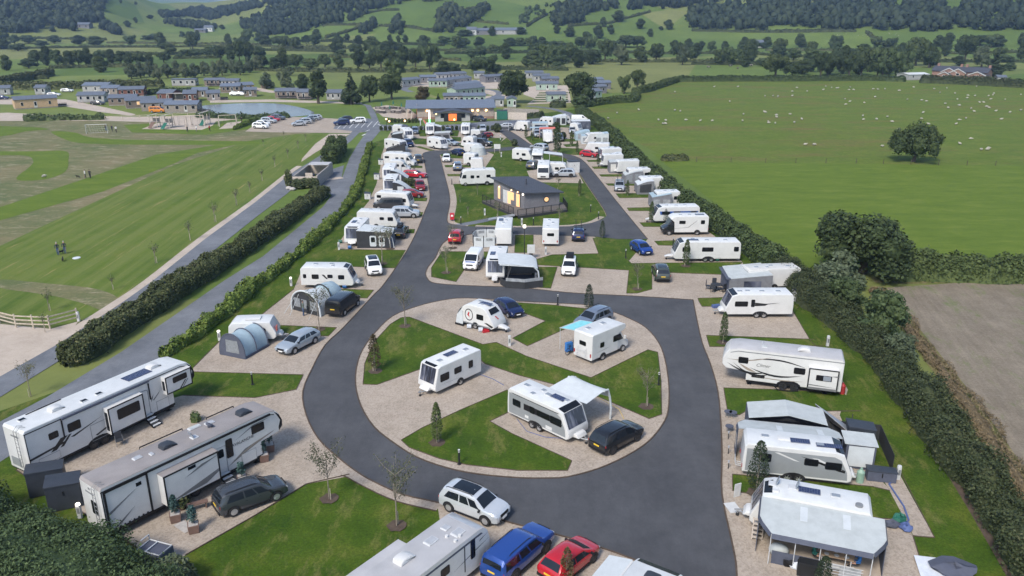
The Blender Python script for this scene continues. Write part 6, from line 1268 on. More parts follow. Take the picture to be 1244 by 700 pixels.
part('stripe',MB().plate([(-h+3.8,s*(W_/2+.704),1.0),(.85,s*(W_/2+.704),1.75),(.85,s*(W_/2+.704),1.55),(-h+6.5,s*(W_/2+.704),1.1)],(0,s,0),.006).plate([(-h+5.0,s*(W_/2+.704),2.2),(-h+7.6,s*(W_/2+.704),2.75),(-h+6.3,s*(W_/2+.704),2.65)],(0,s,0),.006),'decal_grey',S1)
xd=1.5
d=part('door',MB().prism(rpoly(xd,1.75,.74,2.1,.1),*sorted((s*(W_/2-.01),s*(W_/2+.02)))),'white_shell',t);part('window',MB().prism(rpoly(xd,2.25,.42,.62,.08),*sorted((s*(W_/2+.02),s*(W_/2+.035)))),'tinted_window',d)
part('door_frame',MB().tube([(xd-.39,s*(W_/2+.02),.7),(xd-.39,s*(W_/2+.02),2.75),(xd+.39,s*(W_/2+.02),2.75),(xd+.39,s*(W_/2+.02),.7)],.025,5),'mid_grey',d)
steps(t,xd,0,s,W_);side_window(t,2.2,2.35,.45,1.35,s,W_);side_window(t,4.6,2.85,1.0,.55,s,W_)
text_on(t,s,'AVALANCHE',3.3,2.32,.31,W_)
decal(t,[[(2.7,2.7),(4.2,3.25),(5.8,3.28),(4.2,3.14)],[(1.95,1.0),(3.4,1.75),(6.0,2.1),(3.8,1.55)]],s,W_,'decal_grey');decal(t,[[(h-4.3,1.25),(h-2.6,1.85),(h-.7,2.05),(h-2.6,1.68)]],s,W_,'decal_tan',off=.006)
part('awning_case',MB().prism([(-h+3.0,3.40),(-h+3.0,3.56),(h-1.0,3.56),(h-1.0,3.40)],*sorted((s*(W_/2),s*(W_/2+.12))),.04),'trim_black',t)
for q in((3.65,1.0,1.2,.85),):part('locker_door',MB().prism(rpoly(*q,.06),*sorted((s*(W_/2),s*(W_/2+.015)))),'white_shell',t);x,z,w,hh=q;yy=s*(W_/2+.012);part('trim',MB().tube([(x-w/2,yy,z-hh/2),(x-w/2,yy,z+hh/2),(x+w/2,yy,z+hh/2),(x+w/2,yy,z-hh/2),(x-w/2,yy,z-hh/2)],.018,4),'mid_grey',t)
part('nose_cap',MB().prism([(h-.62,H_-.22),(h-.2,H_-.62),(h+.015,H_-1.15),(h-.005,H_-1.6),(h-.34,H_-1.9),(h-.36,H_-1.6),(h-.16,H_-1.1),(h-.40,H_-.62)],-W_/2-.012,W_/2+.012,.03),'trim_black',t)
tandem(t,s,W_,-h+5.6);under(t,L,low,W_);ladder(t,-h,s*.75,.7,H_)
aircon(t,h-2.3,-.1,H_,'plastic_anthracite');aircon(t,-h+5.3,.1,H_,'plastic_anthracite')
for x,y,w,m in((-h+3.3,-s*.3,.6,'lamp_glass'),(h-4.6,-s*.6,.7,'lamp_glass'),(h-5.6,-s*.9,.9,'canvas_grey'),(-h+4.1,0,.25,'lamp_glass')):rooflight(t,x,y,H_,w,.4,m)
rooflight(t,-h+7.0,s*.3,H_,.5,.5,'lamp_glass',open_=True)
part('satellite_dish',MB().cyl((0,0,0),(0,0,.12),.1).cyl((0,0,.12),(.1,0,.25),.26,.28),'canvas_slate',t,(-h+8.4,-s*.1,H_))
for a,b in((-h+4.0,-h+7.1),(h-4.4,h-2.2)):part('slide_top',MB().tube([(a,-s*(W_/2+.02),H_-.05),(a,-s*(W_/2+.02),H_+.09),(b,-s*(W_/2+.02),H_+.09),(b,-s*(W_/2+.02),H_-.05)],.045,5),'trim_black',t)
part('rear_window',MB().plate([(-h-.004,yy,zz)for yy,zz in rpoly(s*.25,2.05,.75,.95,.06)],(-1,0,0),.02),'tinted_window',t);part('rear_mark',MB().box((-h-.012,-s*.1,3.0),(.02,1.0,.10)).box((-h-.012,-s*.1,3.3),(.02,.2,.15)),'mid_grey',t)
W3,H3=2.45,3.4
t,s,L,low=tall_trailer('white fifth wheel trailer with black and tan swooshes and one slide-out, right-hand row',((1021,477.5),(905.5,463)),W3,H3,2.1,'roof_pale')
RV3=t;h=L/2
S1=slide(t,s,W3,-h+.35,-h+2.75,.62,2.55,.45)
part('window',MB().prism(rpoly(-h+1.5,1.75,1.25,.5,.06),*sorted((s*(W3/2+.45),s*(W3/2+.475)))),'tinted_window',S1);part('pane',MB().box((-h+1.25,s*(W3/2+.478),1.75),(.6,.01,.42)),'rooflight',S1)
part('stripe',MB().plate([(-h+.4,s*(W3/2+.466),.95),(-h+2.7,s*(W3/2+.466),1.1),(-h+2.7,s*(W3/2+.466),1.0)],(0,s,0),.005).plate([(-h+.4,s*(W3/2+.466),1.95),(-h+.95,s*(W3/2+.466),2.0),(-h+.4,s*(W3/2+.466),2.08)],(0,s,0),.005).plate([(-h+.4,s*(W3/2+.466),.64),(-h+2.7,s*(W3/2+.466),.64),(-h+2.7,s*(W3/2+.466),.85),(-h+.4,s*(W3/2+.466),.85)],(0,s,0),.005),'decal_grey',S1)
side_window(t,-h+3.45,1.95,.85,.5,s,W3);side_window(t,h-1.75,2.35,.75,.5,s,W3)
def arc(x0,z0,x1,z1,sag,w):
 o=[(x0+(x1-x0)*k/8,z0+(z1-z0)*k/8-sag*math.sin(math.pi*k/8)-w*math.sin(math.pi*k/8))for k in range(9)];i_=[(x0+(x1-x0)*k/8,z0+(z1-z0)*k/8-sag*math.sin(math.pi*k/8)+w*math.sin(math.pi*k/8))for k in range(9)]
 return[[o[k],o[k+1],i_[k+1],i_[k]]for k in range(8)]
decal(t,arc(h-.4,2.0,low-1.7,1.42,.45,.10)+arc(h-.9,2.05,low-2.0,1.30,.55,.08)+arc(low-.2,1.75,low-4.5,1.5,.42,.09)+arc(h-2.6,2.55,-h+2.9,2.25,-.30,.07),s,W3,'decal_black');decal(t,arc(h-.3,2.35,h-4.2,2.95,.25,.05)+arc(low-.6,1.0,-h+2.9,1.0,.12,.04)+arc(h-1.4,2.05,h-2.9,1.35,.1,.12),s,W3,'decal_tan',off=.008)
text_on(t,s,'Climer',h-3.4,1.92,.42,W3,'decal_grey',.35)
part('nose_emblem',MB().plate([(h-.14,yy,zz)for yy,zz in rpoly(0,H3-.85,.55,.35,.12)],(.75,0,.5),.03),'decal_blue',t)
part('hose',MB().tube([(low-2.3,s*(W3/2+.3),.5),(low-2.7,s*(W3/2+.35),.15),(low-3.6,s*(W3/2+.2),.05),(low-4.4,s*W3/2,.1)],.05,6),'trim_black',t)
part('locker_door',MB().prism(rpoly(low-1.0,1.0,1.1,.3,.05),*sorted((s*(W3/2),s*(W3/2+.012)))),'trim_black',t)
tandem(t,s,W3,-h+4.2,.34);under(t,L,low,W3);aircon(t,-h+3.2,0,H3,'white_shell');rooflight(t,h-3.4,.2,H3,.5,.5,'canvas_grey');part('tv_aerial',MB().tube([(0,-.5,.05),(.1,0,.3),(0,.5,.05)],.025,5).tube([(.1,0,.05),(.1,0,.3)],.02,5),'pale_grey',t,(h-3.3,-.2,H3))
solo('gas_bottle',MB().cyl((0,0,.0),(0,0,.75),.24,.24,16).cyl((0,0,.75),(0,0,.9),.22,.1,16).cyl((0,0,.9),(0,0,1.0),.07),'gas_red','red gas cylinder standing at the rear of the right-hand fifth wheel','gas bottle',P(1022.5,478.5)+Vector((0,0,.05)))
W4,H4=2.45,3.0
a,b=P(500,708,H4),P(595,634.5,H4)
a2=a+(a-b).normalized()*2.6;d=(b-a).normalized();n=Vector((-d.y,d.x,0))
cc=(a2+b)/2+n*(W4/2);Lt=(b-a2).length
t=thing('travel_trailer','pale-roofed travel trailer with a black side stripe and a roof air unit, bottom centre','trailer',(cc.x,cc.y,.05),math.atan2(d.y,d.x));h=Lt/2;RV4=t;s=-1
pr=[(-h,.5),(-h,H4-.1),(-h+.1,H4),(h-1.0,H4),(h-.55,H4-.08),(h-.2,H4-.45),(h,H4-1.1),(h,1.1),(h-.25,.5)]
part('body',MB().prism(outline(pr),-W4/2,W4/2,.05,mf=lambda q,r_:1 if min(q[1],r_[1])>H4-.2 else 0),('white_shell','roof_pale'),t,ang=30)
part('nose_cap',MB().prism([(h-1.05,H4+.012),(h-.54,H4-.06),(h-.19,H4-.44),(h+.012,H4-1.1),(h-.10,H4-1.1),(h-.3,H4-.5),(h-.6,H4-.2),(h-1.05,H4-.12)],-W4/2+.1,W4/2-.1,.04),'lamp_glass',t)
so=part('slide_out',MB().box((-h*.45,W4/2+.28,1.75),(h*.95,.62,2.4)),'white_shell',t);part('roof',MB().box((-h*.45,W4/2+.29,2.97),(h*.97,.66,.05)),'roof_pale',so)
decal(t,[[(-h,2.72),(h-.8,2.72),(h-.65,2.58),(-h,2.58)]],-1,W4,'canvas_slate');decal(t,[[(h-3.2,1.5),(h-1.4,1.85),(h-.1,2.0),(h-1.4,1.78)],[(h-1.0,2.2),(h-.25,2.4),(h-.9,2.3)]],-1,W4,'decal_black')
side_window(t,h-1.55,2.05,.32,1.2,-1,W4);side_window(t,h-3.9,2.0,.65,.5,-1,W4);side_window(t,h-5.0,1.9,.45,.35,-1,W4);decal(t,[[(h-2.3,.9),(h-2.22,.9),(h-2.22,2.6),(h-2.3,2.6)]],-1,W4,'trim_black','awning_arm')
part('door',MB().prism(rpoly(h-4.2,1.1,.7,1.05,.06),-W4/2-.015,-W4/2+.01),'white_shell',t);decal(t,[[(h-1.0,1.1),(h-.45,1.1),(h-.45,1.65),(h-1.0,1.65)]],-1,W4,'pale_grey','locker_door')
aircon(t,h-5.4,.35,H4,'white_shell',1.15);tandem(t,s,W4,-.6,.34)
for x,y in((h-3.4,.25),(h-1.9,-.45)):rooflight(t,x,y,H4,.8,.55,'lamp_glass')
rooflight(t,h-2.0,.4,H4,.5,.45,'lamp_glass')
for x,y in((h-2.6,-.2),(h-2.1,-.75),(h-2.6,-.85)):part('roof_vent',MB().cyl((0,0,0),(0,0,.12),.1),'white_shell',t,(x,y,H4))
part('chassis',MB().box((0,0,.42),(Lt*.9,W4*.85,.2)),'trim_black',t);part('hitch',MB().tube([(h-.3,-.5,.5),(h+1.2,0,.5)],.06).tube([(h-.3,.5,.5),(h+1.2,0,.5)],.06),'trim_black',t)
t=thing('caravan','caravan cut by the bottom edge with a black roof air unit','caravan',(0,0,.05))
p0,p1=P(781,667,2.7),P(836,688,2.7);d=(p1-p0).normalized();n=Vector((d.y,-d.x,0));cc=(p0+p1)/2+n*3.2;Wb=max(2.3,(p1-p0).length)
t.location=(cc.x,cc.y,.05);t.rotation_euler=(0,0,math.atan2(-n.y,-n.x))
part('body',MB().prism(outline(profile('tourer',6.4,2.7)),-Wb/2,Wb/2,.1,mf=lambda q,r_:1 if min(q[1],r_[1])>2.4 else 0),('white_shell','roof_white'),t,ang=30);aircon(t,1.2,-.1,2.7,'plastic_anthracite',.95)
pr=outline(profile('tourer',6.4,2.7));part('sunroof',seg_panel(MB(),pr[4],pr[5],.3,.98,-Wb*.44,Wb*.44),'tinted_window',t);part('front_window',seg_panel(MB(),pr[5],pr[6],.05,.9,-Wb*.42,Wb*.42),'tinted_window',t)
for sg in(-1,1):wheel(t,-.2,sg*(Wb/2-.12),.33)
part('awning_case',MB().prism([(-2.6,2.45),(-2.6,2.62),(2.0,2.62),(2.0,2.45)],Wb/2,Wb/2+.14,.04),'white_shell',t)
o=solo('awning',MB().plate([(-2.4,Wb/2+.1,2.58),(2.1,Wb/2+.1,2.58),(2.1,Wb/2+1.5,2.3),(-2.4,Wb/2+1.5,2.3)],(0,.2,1),.03).cyl((2.0,Wb/2+1.45,0),(2.0,Wb/2+1.45,2.3),.025).cyl((-2.3,Wb/2+1.45,0),(-2.3,Wb/2+1.45,2.3),.025),'canvas_white','pale roll-out awning beside the caravan cut by the bottom edge','awning',t.location,t.rotation_euler.z)
# ------ awnings and tents
def awning(label,v,x0,x1,depth,zi=2.35,zo=1.85,side=None,roofm='canvas_grey',wallm='canvas_mid',panelm='clear_sheet',edge=None,bays=3,open_front=False,name='awning',bulge=.0,wall=True,chamfer=.0,endwin=True,poles=None):
 """lean-to tent along one side of a caravan, in the caravan's own frame"""
 s=v['s']if side is None else side;y0=s*(v['W']/2+.02);y1=y0+s*depth
 t=thing(name,label,'awning',v.location.copy(),v.rotation_euler.z)
 mb=MB();n=7;rows=[]
 ch=chamfer
 for k in range(n+1):
  f=k/n;y=y0+(y1-y0)*f;z=zi+(zo-zi)*(f**(1.0 if not bulge else 2.4))+bulge*math.sin(math.pi*f*.9);c0=ch*max(0,(f-.62)/.38)
  rows.append([(x0+c0+(x1-x0-2*c0)*i/8,y,z+.03*math.sin(i*math.pi*1.0)**2*0)for i in range(9)])
 mb.grid(rows);mb.grid([[(a,b,c-.03)for a,b,c in r]for r in rows]);part('roof',mb,roofm,t)
 if edge:
  mb=MB();o=[rows[0][0]]+[r[0]for r in rows[1:]]+rows[-1][1:]+[r[-1]for r in rows[::-1][1:]]
  for a,b in zip(o,o[1:]):
   a,b=Vector(a),Vector(b);dn=Vector((0,0,-.24));out=Vector(((a.x+b.x)/2-(x0+x1)/2,0,0)).normalized()*.10 if abs((b-a).y)>abs((b-a).x)*.5 else Vector((0,s*.16,0))
   mb.add([a+Vector((0,0,.02)),b+Vector((0,0,.02)),b+dn+out,a+dn+out],[(0,1,2,3)])
  part('edge_band',mb,edge,t)
 c1=ch
 if wall:
  zt=zo-.03
  if not open_front:
   mb=MB().plate([(x0+c1,y1,0),(x1-c1,y1,0),(x1-c1,y1,zt),(x0+c1,y1,zt)],(0,s,0),.03);fw=part('front_wall',mb,wallm,t)
   for k in range(bays):
    a=x0+c1+(x1-x0-2*c1)*(k+.12)/bays;b=x0+c1+(x1-x0-2*c1)*(k+.88)/bays
    part('window',MB().plate([(a,y1+s*.034,.55),(b,y1+s*.034,.55),(b,y1+s*.034,zt-.18),(a,y1+s*.034,zt-.18)],(0,s,0),.012),panelm,fw)
  for x,sg in((x0,-1),(x1,1)):
   prof=[(y0,0),(y1 if not ch else y1-s*depth*.3,0)]+[(r[0][1],r[0][2]-.04)for r in rows[::-1]if not ch or abs(r[0][1]-y1)>depth*.3]
   ew=part('end_wall',MB().plate([(x,y,z)for y,z in prof],(sg,0,0),.03),wallm,t)
   if endwin:part('window',MB().plate([(x+sg*.034,y0+s*depth*.15,.7),(x+sg*.034,y0+s*depth*.62,.7),(x+sg*.034,y0+s*depth*.62,1.65),(x+sg*.034,y0+s*depth*.15,1.75)],(sg,0,0),.012),panelm,ew)
 if open_front or poles:
  mb=MB()
  for k in range(bays+1):x=x0+c1+(x1-x0-2*c1)*k/bays;mb.cyl((x,y1,0),(x,y1,zo-.03),.028,n=6)
  mb.tube([(x0+c1,y1,zo-.06),(x1-c1,y1,zo-.06)],.025,5);part('frame',mb,'pale_grey',t)
 return t
def tube_tent(label,A,B,w,hgt,hoops,skin,hoopm,frontm,winm,sag=.18,name='tent',band=None):
 """arched tent: A is the middle of its front, B the middle of its back (ground points of the photograph)"""
 a,b=P(*A),P(*B);d=b-a;L=d.length;t=thing(name,label,'tent',(a.x,a.y,.05),math.atan2(d.y,d.x))
 arch=lambda x,k:[(x,w/2*k*math.cos(q),hgt*k*math.sin(q)**.75)for q in np.linspace(0,math.pi,13)]
 xs=np.linspace(0,L,4*hoops-3);mb=MB();rows=[]
 for i,x in enumerate(xs):kk=(1-.07*(x/L))*(1-sag*.35*math.sin(math.pi*((i%4)/4)));rows.append(arch(x,kk))
 mb.grid(rows);part('skin',mb,skin,t)
 mb=MB()
 for k in range(hoops):x=xs[4*k];mb.tube(arch(x,(1-.07*x/L)*1.015),.06,6)
 part('hoop',mb,hoopm,t)
 fr=part('front_wall',MB().plate(arch(-.02,.985),(-1,0,0),.02),frontm,t)
 part('window',MB().plate([(-.05,-w*.30,.45),(-.05,w*.22,.45),(-.05,w*.20,hgt*.74),(-.05,-w*.26,hgt*.74)],(-1,0,0),.012),winm,fr);part('back_wall',MB().plate(arch(L+.02,.92),(1,0,0),.02),skin,t)
 part('skirt',MB().box((L/2,w/2+.03,.12),(L,.05,.24)).box((L/2,-w/2-.03,.12),(L,.05,.24)).box((-.04,0,.12),(.05,w,.24)),'canvas_slate',t)
 return t
v=C_grey;s=-v['s'];L=v['L'];t=thing('sun_canopy','pale curved shade on one leg beside the grey-sided twin-axle caravan','awning',v.location.copy(),v.rotation_euler.z)
mb=MB();rows=[]
for k in range(11):
 f=k/10;y=s*(v['W']/2+3.0*math.sin(f*1.57));z=2.6+.32*math.sin(f*2.2)-2.9*max(0,f-.55)**1.9*1.25
 rows.append([(-L*.14+.4*f+(L*.60-.5*f)*i/6,y,z-.10*math.sin(math.pi*i/6))for i in range(7)])
mb.grid(rows);mb.grid([[(a,b,c-.025)for a,b,c in r]for r in rows]);part('roof',mb,'canvas_white',t)
e=rows[-1];part('leg',MB().tube([rows[5][6],rows[7][6],e[6],(e[6][0]+.05,e[6][1]+s*.15,1.1),(e[6][0],e[6][1]+s*.18,0)],.09,8),'canvas_white',t);part('leg',MB().tube([rows[5][0],rows[8][0],e[0],(e[0][0],e[0][1]+s*.15,1.0),(e[0][0],e[0][1]+s*.18,0)],.09,8),'canvas_white',t)
solo('guy_rope',MB().tube([P(723,481,1.6),P(752,497,.6),P(758,509,.09)],.02,5),'cable_yellow','yellow guy strap running from the curved shade','strap')
v=M_isl;s=-v['s'];L=v['L'];y0=s*v['W']/2
t=thing('roll_out_awning','turquoise-striped roll-out awning on the far side of the island motorhome','awning',v.location.copy(),v.rotation_euler.z)
q=[(-L*.42,y0,2.6),(L*.12,y0,2.6),(L*.12,y0+s*2.3,2.25),(-L*.42,y0+s*2.3,2.25)];part('fabric',MB().plate(q,(0,0,1),.03),'canvas_grey',t)
part('stripe',MB().plate([(a,y0+(b-y0)*.85+s*.12,c+.036-(.0 if abs(b-y0)<1 else 0))for a,b,c in[(-L*.40,y0+s*.1,2.585),(L*.10,y0+s*.1,2.585),(L*.10,y0+s*2.3,2.27),(-L*.40,y0+s*2.3,2.27)]],(0,0,1),.01),'turquoise',t)
for x in(-L*.40,L*.10):part('leg',MB().cyl((x,y0+s*2.25,0),(x,y0+s*2.25,2.24),.025),'pale_grey',t)
BA=awning('big pale awning with slate edging and lit table inside, bottom right',C_aw,-4.1,2.9,3.1,2.5,2.1,side=C_aw['s']if True else None,roofm='canvas_grey',wallm='canvas_slate',panelm='mesh_panel',edge='canvas_slate',bays=4,open_front=True,chamfer=.75)
s=C_aw['s'];yw=s*(1.15+3.0)
for a,b in((-1.0,.6),(.6,2.0)):part('window_strip',MB().plate([(a,yw,.0),(b,yw,.0),(b,yw,.9),(a,yw,.9)],(0,s,0),.02),'canvas_slate',BA);
for a in(-2.2,.2):part('light_panel',MB().plate([(a,s*1.25,2.475),(a+.42,s*1.25,2.475),(a+.42,s*2.75,2.318),(a,s*2.75,2.318)],(0,0,1),.01),'canvas_white',BA)
part('door_panel',MB().plate([(-2.9,yw,0),(-1.75,yw,0),(-1.75,yw,.75),(-2.9,yw,.75)],(0,s,0),.02),'clear_sheet',BA)
mb=MB()
for k in range(4):mb.tube([(-3.0,yw+s*.02,.2+k*.2),(-.6,yw+s*.02,.2+k*.2)],.02,4)
part('rail',mb,'pale_grey',BA)
AW2=awning('pale slate-edged awning behind the grey-sided caravan, bottom right',C_rg,-3.9,3.2,2.2,2.5,2.1,side=-C_rg['s'],edge='canvas_slate',wallm='canvas_slate',chamfer=.6,bays=3)
for a in(-1.2,1.6):part('light_panel',MB().plate([(a,-C_rg['s']*1.3,2.51),(a+.42,-C_rg['s']*1.3,2.51),(a+.42,-C_rg['s']*2.6,2.28),(a,-C_rg['s']*2.6,2.28)],(0,0,1),.01),'canvas_white',AW2)
v=C_rg;s=-v['s'];t=thing('gazebo','grey gable-roofed annexe tent behind the slate-edged awning','tent',v.location.copy(),v.rotation_euler.z);y0=s*3.6;y1=s*6.2
part('roof',MB().plate([(-3.0,y0,2.15),(-.2,y0,2.65),(-.2,y1,2.65),(-3.0,y1,2.15)],(0,0,1),.03).plate([(-.2,y0,2.652),(2.6,y0,2.15),(2.6,y1,2.15),(-.2,y1,2.652)],(0,0,1),.03),'canvas_grey',t)
part('front_wall',MB().plate([(-3.0,y1,0),(2.6,y1,0),(2.6,y1,2.12),(-.2,y1,2.62),(-3.0,y1,2.12)],(0,s,0),.03),'canvas_slate',t);part('end_wall',MB().plate([(-3.0,y0,0),(-3.0,y1,0),(-3.0,y1,2.12),(-3.0,y0,2.12)],(-1,0,0),.03),'canvas_slate',t);part('end_wall',MB().plate([(2.6,y0,0),(2.6,y1,0),(2.6,y1,2.12),(2.6,y0,2.12)],(1,0,0),.03),'canvas_slate',t)
part('gable_panel',MB().plate([(-1.0,y0-s*.02,2.2),(.6,y0-s*.02,2.2),(-.2,y0-s*.02,2.5)],(0,-s,0),.02),'trim_black',t)
def at(v,x,y,z=0.0):c,s_=math.cos(v.rotation_euler.z),math.sin(v.rotation_euler.z);return Vector((v.location.x+x*c-y*s_,v.location.y+x*s_+y*c,z+v.location.z))
rz=C_rg.rotation_euler.z
solo('windbreak',MB().plate([(0,0,0),(4.3,0,0),(4.3,0,1.3),(0,0,1.3)],(0,1,0),.03).box((4.3,-2.2,.65),(.03,4.4,1.3)).box((2.2,.02,1.3),(.05,.06,1.4)),'canvas_dark','black fabric windbreak round the yard behind the grey-sided caravan','windbreak',at(C_rg,2.6,s*6.2),rz)
solo('tarpaulin_panel',MB().plate([(0,0,1.4),(2.6,-1.8,1.0),(2.3,-2.4,.95),(-.4,-.1,2.3)],(0,0,1),.04).cyl((0,0,0),(0,0,1.4),.03),'pale_grey','grey slanting fabric panel above the black windbreak','panel',at(C_rg,2.5,s*6.8),rz)
def store(label,px,lx,ly,hz,rz,m='plastic_anthracite',name='storage_box',at_=None,slope=.15):
 t=thing(name,label,'storage box',at_ if at_ is not None else P(*px)+Vector((0,0,.05)),rz)
 part('body',MB().prism([(-lx/2,0),(-lx/2,hz),(lx/2,hz),(lx/2,0)],-ly/2,ly/2,.03),m,t)
 part('lid',MB().prism([(-lx/2-.04,hz+.005),(-lx/2-.04,hz+.06+slope),(lx/2+.04,hz+.06),(lx/2+.04,hz+.005)],-ly/2-.04,ly/2+.04,.03),'plastic_anthracite',t)
 part('handle',MB().box((0,-ly/2-.02,hz*.7),(.06,.05,.3)),'trim_black',t);return t
store('tall dark storage box in the corner of the black windbreak',None,1.9,1.3,1.7,rz,at_=at(C_rg,5.2,s*5.0))
store('low black storage bench behind the big awning caravan',(1069,583),1.9,.8,.75,rz,'canvas_slate',slope=.03)
t=thing('utility_tent','small grey-roofed utility tent beside the grey-sided caravan nose','tent',at(C_rg,4.6,s*2.3),rz)
part('roof',MB().plate([(-1.15,-.85,1.98),(1.1,-.85,1.94),(1.1,.9,2.06),(-1.15,.9,2.1)],(0,0,1),.04),'canvas_grey',t);part('wall',MB().box((0,0,.98),(2.0,1.5,1.88)),'canvas_slate',t);part('door',MB().box((0,-.82,1.05),(1.7,.03,1.6)),'canvas_white',t)
solo('gas_bottle',MB().cyl((0,0,0),(0,0,.8),.26,.26,16).cyl((0,0,.8),(0,0,.98),.24,.1,16).cyl((0,0,.98),(0,0,1.1),.08),'gas_green','pale green gas cylinder between the two bottom right caravans','gas bottle',P(1044,586)+Vector((0,0,.05)))
vv=[o for o in bpy.data.objects if o.get('label','').startswith('white caravan with a large canvas awning')][0]
t=thing('awning','large grey canvas awning with patterned curtains in front of a white caravan','awning',P(907,352)+Vector((0,0,.05)),R(2));
part('roof',MB().plate([(-2.8,-2.0,1.95),(2.2,-2.0,2.35),(2.2,2.4,2.45),(-2.4,2.4,2.1)],(0,0,1),.04),'canvas_grey',t)
fw=part('front_wall',MB().plate([(-2.8,-2.0,0),(2.2,-2.0,0),(2.2,-2.0,2.33),(-2.8,-2.0,1.93)],(0,-1,0),.03),'canvas_mid',t);part('curtain',MB().box((-.1,-2.05,1.3),(2.0,.02,.75)),'curtain_window',fw)
part('end_wall',MB().plate([(-2.8,-2.0,0),(-2.4,2.4,0),(-2.4,2.4,2.08),(-2.8,-2.0,1.93)],(-1,0,0),.03),'canvas_slate',t);part('roof_edge',MB().box((-2.7,.2,1.95),(.5,4.5,.12),0,R(-5)),'canvas_slate',t)
def front_awning(label,px,wx,dy,zf,zb,roofm,wallm,panelm='clear_sheet',rz=0.0,bays=2,slopex=0.0,arch=False,open_=False,name='awning'):
 """box awning seen from the front, standing on its own footprint"""
 t=thing(name,label,'awning',P(*px)+Vector((0,0,.05)),rz);h=wx/2;mb=MB();rows=[]
 for k in range(9):
  f=k/8;x=-h+wx*f;z=zf+(zb-zf)*f+(.5*math.sin(math.pi*min(1,f*1.15)*.5)-.5 if arch else 0)*1.3;rows.append([(x,-dy/2,z),(x,-dy/4,z+.03),(x,dy/4,z+.03),(x,dy/2,z)])
 mb.grid(rows);part('roof',mb,roofm,t)
 if not open_:
  fw=part('front_wall',MB().plate([(-h,-dy/2,0),(h,-dy/2,0)]+[(r[0][0],r[0][1],r[0][2]-.02)for r in rows[::-1]],(0,-1,0),.03),wallm,t)
  for k in range(bays):
   a=-h+wx*(k+.15)/bays;b=-h+wx*(k+.85)/bays;part('window',MB().plate([(a,-dy/2-.034,.35),(b,-dy/2-.034,.35),(b,-dy/2-.034,min(zf,zb)-.35),(a,-dy/2-.034,min(zf,zb)-.35-(.3 if arch and k==0 else 0))],(0,-1,0),.012),panelm,fw)
 else:
  mb=MB();
  for r in(rows[0],rows[4],rows[-1]):mb.cyl((r[0][0],-dy/2,0),(r[0][0],-dy/2,r[0][2]),.05,n=6)
  part('frame',mb,'pale_grey',t)
 part('end_wall',MB().plate([(-h,-dy/2,0),(-h,dy/2,0),(-h,dy/2,rows[0][0][2]-.02),(-h,-dy/2,rows[0][0][2]-.02)],(-1,0,0),.03),wallm,t)
 return t
for a in[('tall grey awning with a pale window on the right row',(801,251),3.2,3.6,1.9,2.5,'canvas_blue','canvas_mid','clear_sheet',0,2),('open arched white awning with a dark inner tent on the right row',(782,234),2.9,3.6,2.3,2.4,'canvas_white','canvas_mid','canvas_dark',0,1,0,True),('bulging grey awning with a red panel on the right row',(768,221.5),3.4,3.4,2.2,2.4,'canvas_grey','canvas_mid','mesh_panel',0,2,0,True),('long panelled awning with pale skylights on the right row',(757,209),6.0,3.2,2.2,2.45,'canvas_grey','canvas_mid','cream_shell',0,4),('arched white awning on the right row above the panelled one',(744,200),3.6,3.2,2.1,2.5,'canvas_white','canvas_mid','canvas_dark',0,1,0,True),('slate-walled awning with a pale blue roof on the right row',(736.5,192.5),3.4,3.2,2.0,2.45,'canvas_blue','canvas_slate','clear_sheet',0,2),('long awning with a sweeping pale blue roof beside the hedge',(722,174),6.6,3.4,1.9,2.6,'canvas_blue','canvas_white','clear_sheet',0,4),('pale blue rounded awning on the upper right row',(707,169.5),3.6,4.0,2.2,2.3,'canvas_blue','canvas_blue','clear_sheet',0,1,0,True),('slate-fronted white awning near the top right',(705,157),5.2,4,2.3,2.4,'canvas_white','canvas_slate','curtain_window',0,2),('white open-fronted tent with a dark doorway at the top right',(677.5,151),4.6,4.5,2.3,2.7,'canvas_white','canvas_white','canvas_dark',0,3,0,True),('pale blue tall awning on the inner upper right row',(656,160.5),4.2,4.0,2.5,2.6,'canvas_blue','canvas_grey','curtain_window',0,1),('blue canopy above the pale blue car',(655,164.5),4.8,2.6,2.0,2.1,'canvas_blue','canvas_blue','clear_sheet',0,1,0,False,True),('bright red canopy beside a white caravan',(665,167.5),4.0,3.4,2.4,2.5,'canvas_red','canvas_red','clear_sheet',0,1,0,False,True),('dark navy porch awning on the caravan by the reception road',(626,158.5),3.6,3,2.2,2.4,'canvas_slate','canvas_dark','clear_sheet',0,1,0,False,True),('grey-blue awning left of the top caravan row',(645,157),3.0,3.4,2.2,2.3,'canvas_slate','canvas_slate','clear_sheet',0,1),('long white side canopy beside the front-facing motorhome',(667,199),5.6,3.2,2.6,2.0,'canvas_white','canvas_white','clear_sheet',0,2,0,False,True),('grey cabin awning with a dark doorway in the upper pitches',(538,172),4.0,3.6,2.2,2.4,'canvas_grey','canvas_mid','canvas_dark',0,2),('dark porch awning on the end-facing caravan at the top',(531,163),2.4,3.2,2.6,2.0,'canvas_white','canvas_dark','canvas_dark',0,1),('dark square awning beside the top left caravan',(484,173),2.6,3.4,2.1,2.5,'canvas_grey','canvas_dark','canvas_dark',0,1),('black and white triangular shade near the top left',(482,186),4.4,2.4,1.0,2.3,'canvas_dark','canvas_dark','canvas_white',0,1),('small slate awning at the topmost left pitch',(490,162),2.4,3,2.4,1.9,'canvas_slate','canvas_slate','clear_sheet',0,1),('teal fabric shade behind the end-on top caravan',(574,161),2.4,3,2.4,1.9,'canvas_slate','canvas_slate','clear_sheet',0,1)]:front_awning(*a)
